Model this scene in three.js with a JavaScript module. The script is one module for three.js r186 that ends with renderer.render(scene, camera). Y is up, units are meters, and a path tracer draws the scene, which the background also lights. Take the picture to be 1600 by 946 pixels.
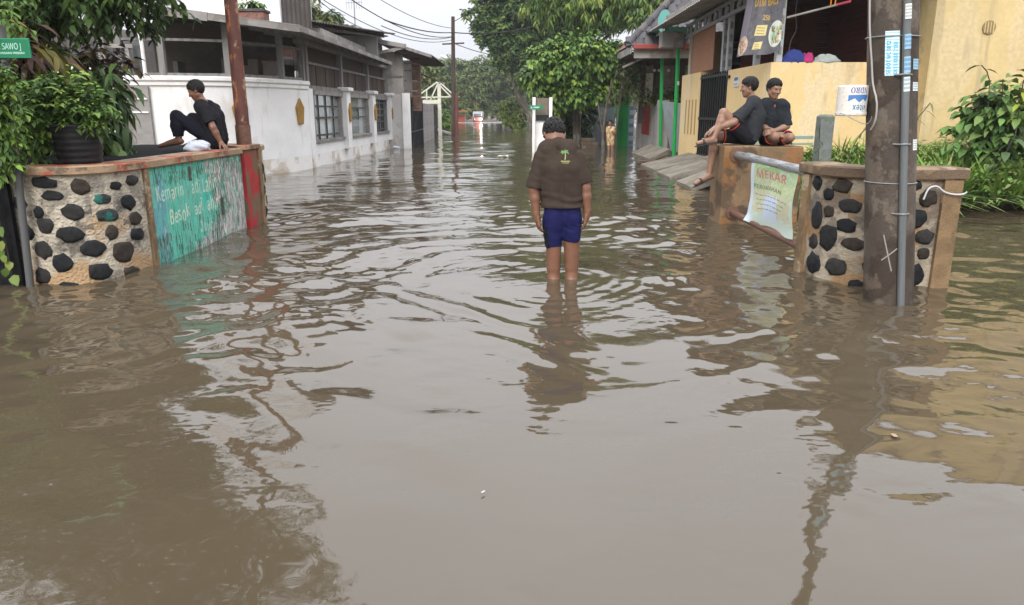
import * as THREE from 'three';
import { mergeGeometries, mergeVertices, toCreasedNormals } from 'three/addons/utils/BufferGeometryUtils.js';
import { RoundedBoxGeometry } from 'three/addons/geometries/RoundedBoxGeometry.js';

// ---------- camera, sky, sun, exposure ----------
const scene = new THREE.Scene();
const camera = new THREE.PerspectiveCamera(44.73, 1600 / 946, 0.05, 400);
camera.position.set(0, 1.28, 0);                       // water surface is y = 0, the flooded road lies 0.4 m below
camera.rotation.set(-14.57 * Math.PI / 180, 0, 0);
const renderer = new THREE.WebGLRenderer({ antialias: true });
renderer.toneMapping = THREE.LinearToneMapping;
renderer.toneMappingExposure = 1.84;
renderer.shadowMap.enabled = true;
{ // overcast sky: brighter overhead than at the horizon, faint cloud texture
  const w = 512, h = 256, data = new Float32Array(w * h * 4);
  for (let j = 0; j < h; j++) for (let i = 0; i < w; i++) {
    const el = (j + 0.5) / h * Math.PI - Math.PI / 2, az = i / w * Math.PI * 2, k = 4 * (j * w + i);
    const s = Math.max(0, Math.sin(el));
    const cl = 1 + 0.05 * Math.sin(3 * az + 5 * el) * Math.cos(el) + 0.035 * Math.sin(7 * az - 9 * el + 1.3) * Math.cos(el) + 0.02 * Math.sin(17 * az + 21 * el) * Math.cos(el);
    const L = 0.44 * (1 + 3.1 * s) * cl;
    const below = el < 0 ? Math.max(0.25, 1 + el * 3) : 1;
    data[k] = L * 0.95 * below; data[k + 1] = L * 0.97 * below; data[k + 2] = L * 1.03 * below; data[k + 3] = 1;
  }
  const sky = new THREE.DataTexture(data, w, h, THREE.RGBAFormat, THREE.FloatType);
  sky.mapping = THREE.EquirectangularReflectionMapping; sky.magFilter = THREE.LinearFilter; sky.wrapS = THREE.RepeatWrapping; sky.needsUpdate = true;
  scene.background = sky; scene.environment = sky;
}
const sun = new THREE.DirectionalLight(0xfffaf2, 1.5);
sun.position.set(-12, 33, 28); sun.target.position.set(0, 0, -18);
sun.castShadow = true; sun.shadow.radius = 60; sun.shadow.mapSize.set(2048, 2048);
Object.assign(sun.shadow.camera, { left: -50, right: 50, top: 60, bottom: -60, near: 1, far: 160 });
scene.add(sun, sun.target);
scene.fog = new THREE.FogExp2(0xd9dce2, 0.0006);

// ---------- small helpers ----------
let seed = 12345;
const rnd = () => { seed = (seed * 1664525 + 1013904223) >>> 0; return seed / 4294967296; };
const rr = (a, b) => a + (b - a) * rnd();
const reseed = s => { seed = s >>> 0; };
const V = (x, y, d) => new THREE.Vector3(x, y, -d);   // d: metres up the street
const lerp = (a, b, t) => a + (b - a) * t, clamp = (x, a = 0, b = 1) => Math.min(b, Math.max(a, x));
const smooth = (a, b, x) => { const t = clamp((x - a) / (b - a)); return t * t * (3 - 2 * t); };
const used = {};
const numbered = n => { const k = used[n] = (used[n] ?? -1) + 1; return k ? `${n}_${String(k).padStart(3, '0')}` : n; };
function hash3(x, y, z) { let h = (x * 374761393 + y * 668265263 + z * 2147483647) | 0; h = Math.imul(h ^ (h >>> 13), 1274126177); return ((h ^ (h >>> 16)) >>> 0) / 4294967296; }
function noise3(x, y, z) {
  const X = Math.floor(x), Y = Math.floor(y), Z = Math.floor(z); let u = x - X, v = y - Y, w = z - Z;
  u = u * u * (3 - 2 * u); v = v * v * (3 - 2 * v); w = w * w * (3 - 2 * w);
  const L = (a, b, t) => a + (b - a) * t;
  return L(L(L(hash3(X, Y, Z), hash3(X + 1, Y, Z), u), L(hash3(X, Y + 1, Z), hash3(X + 1, Y + 1, Z), u), v),
    L(L(hash3(X, Y, Z + 1), hash3(X + 1, Y, Z + 1), u), L(hash3(X, Y + 1, Z + 1), hash3(X + 1, Y + 1, Z + 1), u), v), w) * 2 - 1;
}
// periodic fractal noise field
function field(w, h, fx, fy, oct = 4, sd = 1, gain = 0.5) {
  const out = new Float32Array(w * h); let amp = 1, tot = 0;
  for (let o = 0; o < oct; o++) {
    const nx = fx << o, ny = fy << o;
    for (let j = 0; j < h; j++) {
      const y = j / h * ny, Y = Math.floor(y); let v = y - Y; v = v * v * (3 - 2 * v);
      for (let i = 0; i < w; i++) {
        const x = i / w * nx, X = Math.floor(x); let u = x - X; u = u * u * (3 - 2 * u);
        const a = hash3(X % nx, Y % ny, sd + o * 17), b = hash3((X + 1) % nx, Y % ny, sd + o * 17), c = hash3(X % nx, (Y + 1) % ny, sd + o * 17), d = hash3((X + 1) % nx, (Y + 1) % ny, sd + o * 17);
        out[j * w + i] += amp * (a + (b - a) * u + (c - a) * v + (a - b - c + d) * u * v);
      }
    }
    tot += amp; amp *= gain;
  }
  for (let i = 0; i < out.length; i++) out[i] /= tot;
  return out;
}
const toS = c => Math.round(255 * clamp(c <= 0.0031308 ? c * 12.92 : 1.055 * Math.pow(c, 1 / 2.4) - 0.055));
function texFrom(w, h, fn, srgb = true) {
  const d = new Uint8Array(w * h * 4);
  for (let j = 0; j < h; j++) for (let i = 0; i < w; i++) {
    const c = fn(i, j, j * w + i), k = 4 * (j * w + i);
    if (srgb) { d[k] = toS(c[0]); d[k + 1] = toS(c[1]); d[k + 2] = toS(c[2]); } else d[k] = d[k + 1] = d[k + 2] = Math.round(255 * clamp(c));
    d[k + 3] = 255;
  }
  const t = new THREE.DataTexture(d, w, h, THREE.RGBAFormat);
  t.wrapS = t.wrapT = THREE.RepeatWrapping; t.magFilter = THREE.LinearFilter; t.minFilter = THREE.LinearMipmapLinearFilter; t.generateMipmaps = true;
  if (srgb) t.colorSpace = THREE.SRGBColorSpace; t.needsUpdate = true; return t;
}
const mix3 = (a, b, t) => [lerp(a[0], b[0], t), lerp(a[1], b[1], t), lerp(a[2], b[2], t)];
// weathered surface: base colour with grain, plus blotches of other matter with an outline of their own
let surfSeed = 3, grainTex;
function grain() { if (!grainTex) { const g = field(512, 512, 8, 8, 5, 771), f = field(512, 512, 96, 96, 2, 772); grainTex = texFrom(512, 512, (i, j, k) => g[k] * 0.6 + f[k] * 0.4, false); } return grainTex; }
function surf({ base, vary = 0.2, blots = [], tile = [1.6, 1.6], rough = 0.8, bump = 0.004, size = 512, metal = 0, spec = 0.5 }) {
  surfSeed += 7; const w = size, h = size, sd = surfSeed;
  const g = field(w, h, 8, 8, 5, sd), fine = field(w, h, 96, 96, 2, sd + 3);
  const bl = blots.map((b, q) => field(w, h, b.fx ?? 4, b.fy ?? 4, 5, sd + 31 * (q + 1), 0.6));
  const map = texFrom(w, h, (i, j, k) => {
    let m = 1 + vary * ((g[k] - 0.5) * 1.6 + (fine[k] - 0.5) * 0.7), c = base.map(v => v * m);
    blots.forEach((b, q) => { const t = smooth(b.at - (b.soft ?? 0.04), b.at + (b.soft ?? 0.04), bl[q][k] + (fine[k] - 0.5) * 0.06); c = mix3(c, b.c.map(v => v * (0.85 + 0.3 * fine[k])), t * (b.amt ?? 1)); });
    return c;
  });
  map.repeat.set(1 / tile[0], 1 / tile[1]);
  const p = { map, roughness: rough, metalness: metal };
  if (bump) { const bt = grain().clone(); bt.repeat.set(1 / tile[0], 1 / tile[1]); p.bumpMap = bt; p.bumpScale = bump; }
  p.specularIntensity = spec; return new THREE.MeshPhysicalMaterial(p);
}
const plain = (r, g, b, rough = 0.7, metal = 0) => { const m = new THREE.MeshPhysicalMaterial({ roughness: rough, metalness: metal, specularIntensity: rough > 0.5 ? 0.4 : 0.9 }); m.color.setRGB(r, g, b); return m; };
function canvasTex(w, h, draw) {
  const c = document.createElement('canvas'); c.width = w; c.height = h; draw(c.getContext('2d'), w, h);
  const t = new THREE.CanvasTexture(c); t.colorSpace = THREE.SRGBColorSpace; return t;
}
// uv in metres from the dominant axis of each face
function uvm(g) {
  g = g.index ? g.toNonIndexed() : g; const p = g.attributes.position, n = p.count, uv = new Float32Array(n * 2);
  const a = new THREE.Vector3(), b = new THREE.Vector3(), c = new THREE.Vector3();
  for (let i = 0; i < n; i += 3) {
    a.fromBufferAttribute(p, i); b.fromBufferAttribute(p, i + 1); c.fromBufferAttribute(p, i + 2);
    const nn = b.clone().sub(a).cross(c.clone().sub(a)), ax = Math.abs(nn.x), ay = Math.abs(nn.y), az = Math.abs(nn.z);
    [a, b, c].forEach((v, q) => { uv[2 * (i + q)] = ax > ay && ax > az ? v.z : v.x; uv[2 * (i + q) + 1] = ay >= ax && ay >= az ? v.z : v.y; });
  }
  g.setAttribute('uv', new THREE.BufferAttribute(uv, 2)); return g;
}
const clean = g => { g = g.index ? g.toNonIndexed() : g; for (const k of Object.keys(g.attributes)) if (!['position', 'normal', 'uv'].includes(k)) g.deleteAttribute(k); if (!g.attributes.uv) g.setAttribute('uv', new THREE.BufferAttribute(new Float32Array(g.attributes.position.count * 2), 2)); return g; };
const join = gs => gs.length > 1 ? mergeGeometries(gs.map(clean)) : gs[0];
function add(name, geo, mat, parent) {
  const m = new THREE.Mesh(Array.isArray(geo) ? join(geo) : geo, mat); m.castShadow = m.receiveShadow = true;
  m.name = parent ? name : numbered(name); (parent ?? scene).add(m); return m;
}
function thing(name, label, category, group) {
  const o = new THREE.Group(); o.name = numbered(name); o.userData = { label, category }; if (group) o.userData.group = group; scene.add(o); return o;
}
function tag(o, label, category, group) { Object.assign(o.userData, { label, category }); if (group) o.userData.group = group; return o; }
function setting(o) { o.userData.kind = 'structure'; return o; }
function rebase(o, v) { for (const c of o.children) c.position.sub(v); o.position.copy(v); return o; }   // group origin to the thing's base
// box from ranges; d ranges run up the street
function bx(x0, x1, y0, y1, d0, d1, r = 0) {
  const w = x1 - x0, h = y1 - y0, dd = d1 - d0;
  const g = r ? new RoundedBoxGeometry(w, h, dd, 1, Math.min(r, w / 2.01, h / 2.01, dd / 2.01)) : new THREE.BoxGeometry(w, h, dd);
  g.translate((x0 + x1) / 2, (y0 + y1) / 2, -(d0 + d1) / 2); return uvm(g);
}
// beam with a rectangular section between two points
function beam(a, b, w, h, r = 0.004, roll = 0) {
  const dir = b.clone().sub(a), L = dir.length(); const g = uvm(r ? new RoundedBoxGeometry(w, h, L, 1, Math.min(r, w / 2.1, h / 2.1)) : new THREE.BoxGeometry(w, h, L));
  g.rotateZ(roll);
  const m = new THREE.Matrix4(), z = dir.normalize(), up = Math.abs(z.y) > 0.95 ? new THREE.Vector3(0, 0, 1) : new THREE.Vector3(0, 1, 0), x = up.clone().cross(z).normalize(), y = z.clone().cross(x);
  m.makeBasis(x, y, z).setPosition(a.clone().add(b).multiplyScalar(0.5)); return g.applyMatrix4(m);
}
function tube(pts, r, seg = 24, rad = 8, closed = false) {
  const c = new THREE.CatmullRomCurve3(pts); const g = new THREE.TubeGeometry(c, seg, Array.isArray(r) ? 1 : r, rad, closed);
  if (Array.isArray(r)) { // tapered
    const p = g.attributes.position;
    for (let i = 0; i <= seg; i++) { const q = c.getPointAt(i / seg), rad0 = r.length === 2 ? lerp(r[0], r[1], i / seg) : r[Math.min(r.length - 1, Math.round(i / seg * (r.length - 1)))];
      for (let j = 0; j <= rad; j++) { const k = i * (rad + 1) + j; p.setXYZ(k, q.x + (p.getX(k) - q.x) * rad0, q.y + (p.getY(k) - q.y) * rad0, q.z + (p.getZ(k) - q.z) * rad0); } }
  }
  return g;
}
function rod(a, b, r, rad = 10) { // capped cylinder
  const d = b.clone().sub(a), L = d.length(), g = new THREE.CylinderGeometry(Array.isArray(r) ? r[1] : r, Array.isArray(r) ? r[0] : r, L, rad);
  g.applyQuaternion(new THREE.Quaternion().setFromUnitVectors(new THREE.Vector3(0, 1, 0), d.normalize())); const c = a.clone().add(b).multiplyScalar(0.5); g.translate(c.x, c.y, c.z); return g;
}
// vertical prism over a plan polygon [[x,d],...]
function prism(poly, y0, y1, bevel = 0) {
  const s = new THREE.Shape(poly.map(([x, d]) => new THREE.Vector2(x, d)));
  const g = new THREE.ExtrudeGeometry(s, { depth: y1 - y0 - 2 * bevel, bevelEnabled: bevel > 0, bevelThickness: bevel, bevelSize: bevel, bevelOffset: -bevel, bevelSegments: 1, steps: 1 });
  g.translate(0, 0, bevel); g.rotateX(-Math.PI / 2); g.translate(0, y0, 0); return uvm(g);   // shape y (=d) ends at -z
}
function plan(pts, n = 6) { const c = new THREE.CatmullRomCurve3(pts.map(([x, d]) => new THREE.Vector3(x, d, 0))); return c.getPoints(n * (pts.length - 1)).map(p => [p.x, p.y]); }
// strip polygon along a plan path, off0 / off1 metres to the path's left
function strip(path, off0, off1) {
  const nrm = path.map((p, i) => { const a = path[Math.max(0, i - 1)], b = path[Math.min(path.length - 1, i + 1)], L = Math.hypot(b[0] - a[0], b[1] - a[1]); return [-(b[1] - a[1]) / L, (b[0] - a[0]) / L]; });
  return [...path.map((p, i) => [p[0] + nrm[i][0] * off0, p[1] + nrm[i][1] * off0]), ...path.map((p, i) => [p[0] + nrm[i][0] * off1, p[1] + nrm[i][1] * off1]).reverse()];
}
const along = (path, s) => { let a = 0; for (let i = 1; i < path.length; i++) { const L = Math.hypot(path[i][0] - path[i - 1][0], path[i][1] - path[i - 1][1]); if (s <= a + L || i === path.length - 1) { const t = (s - a) / L, tx = (path[i][0] - path[i - 1][0]) / L, td = (path[i][1] - path[i - 1][1]) / L; return { x: lerp(path[i - 1][0], path[i][0], t), d: lerp(path[i - 1][1], path[i][1], t), tx, td }; } a += L; } };
// ---------- ground and flood water ----------
const M = {};
M.soil = surf({ base: [0.1, 0.075, 0.05], vary: 0.5, tile: [2, 2], rough: 0.95, bump: 0.02 });
M.asphalt = surf({ base: [0.06, 0.057, 0.052], vary: 0.3, tile: [2, 2], rough: 0.9 });
setting(add('ground', uvm(new THREE.PlaneGeometry(400, 400).rotateX(-Math.PI / 2).translate(0, -0.42, -120)), M.soil));
setting(add('road', bx(-3.2, 3.6, -0.5, -0.4, -12, 88), M.asphalt));
M.farRoad = surf({ base: [0.2, 0.195, 0.185], vary: 0.2, tile: [3, 3], rough: 0.85 });
setting(add('far_road', prism([[-14, 84], [16, 84], [16, 104], [-14, 104]], -0.3, 0.06), M.farRoad));

// wave field of the flood: a long slack swell, wind ripples in patches, rings spreading from the wading person and his wake
const waves = []; reseed(77);
for (let i = 0; i < 46; i++) {
  const lam = 0.16 * Math.pow(1.062, i) * rr(0.92, 1.08), dirn = rr(-1, 1) * (i < 24 ? 1.15 : 0.8) + Math.PI / 2 + (i % 5 === 0 ? 0.5 : 0);
  waves.push({ k: 2 * Math.PI / lam, cx: Math.cos(dirn), cz: Math.sin(dirn), ph: rr(0, 6.283), s: lam, grp: i % 3, lam });
}
const pn = (x, z, f, o) => noise3(x * f + o, z * f - o, o * 1.7);
function waterHeight(x, d, cell) {
  // slope budget in patches: restless on the left and round the wader, nearly still in the near middle
  const near = Math.exp(-((x - 0.25) ** 2) / 1.1 - ((d - 2.1) ** 2) / 1.5);
  const left = Math.exp(-((x + 1.7) ** 2) / 2.0 - ((d - 4.9) ** 2) / 5.0);
  const chan = Math.exp(-((x - 4.2) ** 2) / 2.5 - ((d - 5.6) ** 2) / 8);
  const right = Math.exp(-((x - 1.7) ** 2) / 1.8 - ((d - 3.9) ** 2) / 0.9);
  const far = smooth(6, 14, d), mid = smooth(2.4, 3.6, d) * (1 - smooth(8, 12, d));
  const patch = 0.75 + 0.6 * pn(x, d, 0.42, 3.1) + 0.35 * pn(x, d, 1.1, 9.2);
  let amp = (0.021 + 0.038 * mid + 0.036 * left + 0.045 * right + 0.012 * chan + 0.004 * far) * Math.max(0.2, patch) * (1 - 0.5 * near);
  const g0 = 0.7 + 0.9 * pn(x, d, 0.55, 20.5), g1 = 0.7 + 0.9 * pn(x, d, 0.6, 41.5), g2 = 0.7 + 0.9 * pn(x, d, 0.5, 63.5);
  const wx = x + 0.10 * pn(x, d, 1.3, 5.5), wd = d + 0.10 * pn(x, d, 1.2, 15.5);
  let h = 0;
  for (const w of waves) {
    const vis = smooth(2.2, 4.2, w.lam / cell); if (vis <= 0) continue;
    const g = w.grp === 0 ? g0 : w.grp === 1 ? g1 : g2; if (g <= 0) continue;
    const long = w.lam > 0.8 ? 0.55 : w.lam < 0.3 ? 1.05 : 1;
    h += vis * long * Math.min(g, 1.5) * amp * 0.5 * Math.sin(w.k * (w.cx * wx + w.cz * wd) + w.ph) / w.k;
  }
  // rings round the wader, elongated backward along his path
  const dx = x - 0.42, dd = (d - 5.62) * (d < 5.62 ? 0.86 : 1), r = Math.hypot(dx, dd) + 0.10 * pn(x, d, 1.5, 7.7) + 0.05 * pn(x, d, 3.7, 17.7);
  if (r < 4.5 && cell < 0.13) {
    const env = smooth(0.05, 0.3, r) * Math.exp(-r * 0.75) * Math.max(0, 0.6 + 0.9 * pn(x, d, 1.1, 30));
    h += 0.0050 * env * Math.sin(r * (2 * Math.PI / (0.26 + 0.05 * r)) - 1.0) * smooth(1, 2, 0.25 / cell);
    h += 0.0032 * env * Math.sin(r * 2 * Math.PI / 0.13 + 1.5 + 2 * pn(x, d, 1, 4)) * smooth(2, 4, 0.13 / cell);
  }
  // broad rings that have travelled out, strongest to the left of him
  if (r > 0.6 && r < 4.6) { const side = 0.35 + 0.65 * smooth(0.6, -0.8, dx), e2 = smooth(0.6, 1.3, r) * (1 - smooth(2.6, 4.6, r)) * side * Math.max(0.15, 0.7 + 0.7 * pn(x, d, 0.7, 61)); h += 0.0075 * e2 * Math.sin(r * 2 * Math.PI / 0.62 + 1.3 * pn(x, d, 0.9, 81)) + 0.0032 * e2 * Math.sin(r * 2 * Math.PI / 0.33 + 2.0 * pn(x, d, 1.2, 86)); }
  // oblique wake crest running from the left wall to the near middle
  const t = (x + 2.3) / 2.6, line = 6.9 - 2.6 * t - 0.35 * t * t, e = (d - line) * 0.8;
  const wk = smooth(-0.25, 0.1, t) * (1 - smooth(0.85, 1.25, t)) * Math.exp(-(e * e) / 0.18);
  if (cell < 0.1) h += wk * 0.0065 * (0.6 + pn(x, d, 1.9, 33)) * Math.sin(e * 2 * Math.PI / 0.3 + 0.8 + 1.2 * pn(x, d, 1.1, 50));
  // the pole and the barrier throw small reflected rings
  for (const [ox, od, a] of [[2.66, 5.08, 0.004], [2.4, 8.3, 0.006]]) { const q = Math.hypot(x - ox, d - od); if (q < 2.5 && cell < 0.07) h += a * Math.exp(-q * 1.5) * Math.sin(q * 2 * Math.PI / 0.17 + 2 * pn(x, d, 1.4, 11)); }
  // swell long enough to bend the reflections
  h += 0.0085 * Math.sin(2.1 * x + 1.3 * d + 1.6 * pn(x, d, 0.7, 71)) * (0.5 + 0.5 * (1 - near)) + 0.0066 * Math.sin(-1.2 * x + 2.6 * d + 1.8 * pn(x, d, 0.6, 91)) * (0.55 + 0.45 * (1 - near));
  h += 0.0030 * (0.4 + 0.6 * pn(x, d, 0.8, 101)) * Math.sin(4.4 * x + 8.3 * d + 2.4 * pn(x, d, 1.0, 111)) + 0.0022 * (0.4 + 0.7 * pn(x, d, 0.9, 121)) * Math.sin(-6.5 * x + 9.5 * d + 2.2 * pn(x, d, 1.2, 131));
  h += 0.0070 * Math.exp(-((x - 1.05) ** 2) / 0.5 - ((d - 2.2) ** 2) / 0.6) * Math.sin(7.5 * x - 5.5 * d + 2.2 * pn(x, d, 1.6, 23));
  return h;
}
{
  const rows = [], cols = [];
  for (let d = -3; d < 110;) { rows.push(d); d += d < 0.6 ? 0.14 : d < 6 ? 0.0135 : 0.0135 * Math.pow(d / 6, 1.62); }
  for (let t = -1.25; t < 1.2501;) { cols.push(t); t += Math.abs(t) < 0.52 ? 0.00255 : 0.012; }
  const R = rows.length, C = cols.length, pos = new Float32Array(R * C * 3), nor = new Float32Array(R * C * 3), idx = new Uint32Array((R - 1) * (C - 1) * 6);
  const hh = new Float32Array(R * C), APEX = 4;
  for (let j = 0; j < R; j++) {
    const d = rows[j], stepD = j + 1 < R ? rows[j + 1] - d : 1;
    for (let i = 0; i < C; i++) {
      const x = cols[i] * (d + APEX), stepX = (i + 1 < C ? cols[i + 1] - cols[i] : 0.012) * (d + APEX), k = j * C + i;
      const y = waterHeight(x, d, Math.max(stepD, stepX)); hh[k] = y; pos[3 * k] = x; pos[3 * k + 1] = y; pos[3 * k + 2] = -d;
    }
  }
  const P = k => [pos[3 * k], pos[3 * k + 1], pos[3 * k + 2]];
  for (let j = 0; j < R; j++) for (let i = 0; i < C; i++) {
    const k = j * C + i, a = P(j * C + Math.max(0, i - 1)), b = P(j * C + Math.min(C - 1, i + 1)), c = P(Math.max(0, j - 1) * C + i), e = P(Math.min(R - 1, j + 1) * C + i);
    const ux = b[0] - a[0], uy = b[1] - a[1], uz = b[2] - a[2], vx = e[0] - c[0], vy = e[1] - c[1], vz = e[2] - c[2];
    let nx = uy * vz - uz * vy, ny = uz * vx - ux * vz, nz = ux * vy - uy * vx; const L = Math.hypot(nx, ny, nz) * (ny < 0 ? -1 : 1);
    nor[3 * k] = nx / L; nor[3 * k + 1] = ny / L; nor[3 * k + 2] = nz / L;
  }
  let q = 0;
  for (let j = 0; j + 1 < R; j++) for (let i = 0; i + 1 < C; i++) { const a = j * C + i; idx.set([a, a + 1, a + C, a + 1, a + C + 1, a + C], q); q += 6; }
  const g = new THREE.BufferGeometry();
  g.setAttribute('position', new THREE.BufferAttribute(pos, 3)); g.setAttribute('normal', new THREE.BufferAttribute(nor, 3));
  const uv = new Float32Array(R * C * 2); for (let k = 0; k < R * C; k++) { uv[2 * k] = pos[3 * k]; uv[2 * k + 1] = pos[3 * k + 2]; }
  g.setAttribute('uv', new THREE.BufferAttribute(uv, 2)); g.setIndex(new THREE.BufferAttribute(idx, 1));
  console.log('water', R, C, (R - 1) * (C - 1) * 2);
  const f1 = field(1024, 1024, 10, 14, 4, 5), f2 = field(1024, 1024, 3, 3, 3, 9);
  const rip = texFrom(1024, 1024, (i, j, k) => 0.5 + (f1[k] - 0.5) * clamp((f2[k] - 0.35) * 2.2), false); rip.repeat.set(1 / 2.3, 1 / 2.3);
  M.water = new THREE.MeshPhysicalMaterial({ roughness: 0.03, ior: 1.6, bumpMap: rip, bumpScale: 0.011 });
  M.water.color.setRGB(0.068, 0.0525, 0.033);
  setting(add('flood_water', g, M.water));
}
// ---------- stone garden walls at the street mouth ----------
M.mortar = surf({ base: [0.42, 0.37, 0.29], vary: 0.45, tile: [1.3, 1.3], rough: 0.8, bump: 0.028, blots: [{ c: [0.33, 0.19, 0.075], at: 0.56, fx: 3, fy: 3, soft: 0.08, amt: 0.75 }, { c: [0.17, 0.15, 0.125], at: 0.6, fx: 7, fy: 7, soft: 0.05, amt: 0.7 }, { c: [0.06, 0.055, 0.05], at: 0.68, fx: 12, fy: 12, soft: 0.05, amt: 0.7 }] });
M.trim = surf({ base: [0.19, 0.125, 0.066], vary: 0.45, tile: [0.8, 0.8], rough: 0.75, bump: 0.008, blots: [{ c: [0.13, 0.085, 0.05], at: 0.58, fx: 5, fy: 3, amt: 0.8 }, { c: [0.4, 0.33, 0.24], at: 0.62, fx: 4, fy: 6, amt: 0.7 }] });
M.capRed = surf({ base: [0.31, 0.21, 0.13], vary: 0.4, tile: [0.9, 0.9], rough: 0.7, bump: 0.006, blots: [{ c: [0.32, 0.05, 0.028], at: 0.47, fx: 5, fy: 4, amt: 0.85 }, { c: [0.09, 0.075, 0.05], at: 0.62, fx: 7, fy: 5, amt: 0.8 }] });
M.redPaint = surf({ base: [0.34, 0.028, 0.03], vary: 0.3, tile: [0.5, 0.7], rough: 0.55, bump: 0.004, blots: [{ c: [0.13, 0.1, 0.06], at: 0.53, fx: 3, fy: 3, amt: 0.95 }] });
M.stones = [[0.018, 0.0185, 0.0195], [0.03, 0.0285, 0.027], [0.014, 0.015, 0.017], [0.042, 0.033, 0.026]].map(b => surf({ base: b, vary: 0.7, tile: [0.25, 0.25], rough: 0.55, spec: 0.3, bump: 0.01, size: 128 }));
M.stoneGreen = surf({ base: [0.03, 0.032, 0.032], vary: 0.6, tile: [0.3, 0.3], rough: 0.5, bump: 0.01, size: 256, blots: [{ c: [0.02, 0.16, 0.13], at: 0.57, fx: 4, fy: 4, amt: 0.8 }] });
// a field stone bedded in mortar: irregular outline, low domed face (30 triangles)
function stoneGeo(w, h, proud, i) {
  reseed(900 + i * 37); const n = 13, out = [], pos = [], idx = [];
  for (let k = 0; k < n; k++) out.push(rr(0.82, 1.1));
  const ring = (s, z, jit) => { for (let k = 0; k < n; k++) { const a = k / n * 6.2832, e = 0.88; const cx = Math.sign(Math.cos(a)) * Math.pow(Math.abs(Math.cos(a)), e), cy = Math.sign(Math.sin(a)) * Math.pow(Math.abs(Math.sin(a)), e); pos.push(cx * w / 2 * out[k] * s, cy * h / 2 * out[k] * s, z + rr(-jit, jit)); } };
  ring(1.04, -0.03, 0); ring(0.98, proud * 0.35, 0.003); ring(0.66, proud, 0.006); pos.push(0, 0, proud * rr(0.9, 1.25));
  for (let r = 0; r < 2; r++) for (let k = 0; k < n; k++) { const a = r * n + k, b = r * n + (k + 1) % n; idx.push(a, b, a + n, b, b + n, a + n); }
  for (let k = 0; k < n; k++) idx.push(2 * n + k, 2 * n + (k + 1) % n, 3 * n);
  const g = new THREE.BufferGeometry(); g.setAttribute('position', new THREE.Float32BufferAttribute(pos, 3)); g.setIndex(idx); g.computeVertexNormals();
  const uv = []; for (let k = 0; k < pos.length; k += 3) uv.push(pos[k] + i * 0.13, pos[k + 1] + i * 0.29); g.setAttribute('uv', new THREE.Float32BufferAttribute(uv, 2)); return g;
}
function bedStones(parent, path, list, side, s0 = 0) {
  list.forEach(([s, y, w, h, green], i) => {
    const q = along(path, s), nx = -q.td * side, nd = q.tx * side;
    const g = stoneGeo(Math.min(w, 0.2) * 1.1, h * 1.1, rr(0.008, 0.017), i + s0); reseed(50 + i + s0);
    g.rotateZ(rr(-0.2, 0.2)); g.rotateY(Math.atan2(nx, -nd)); g.translate(q.x, y, -q.d);
    add('stone', g, green ? M.stoneGreen : M.stones[(i * 7 + s0) % 4], parent);
  });
}
const leftPath = plan([[-3.72, 5.47], [-3.4, 5.42], [-3.17, 5.54], [-3.05, 5.8], [-3.02, 6.08]]);
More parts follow.
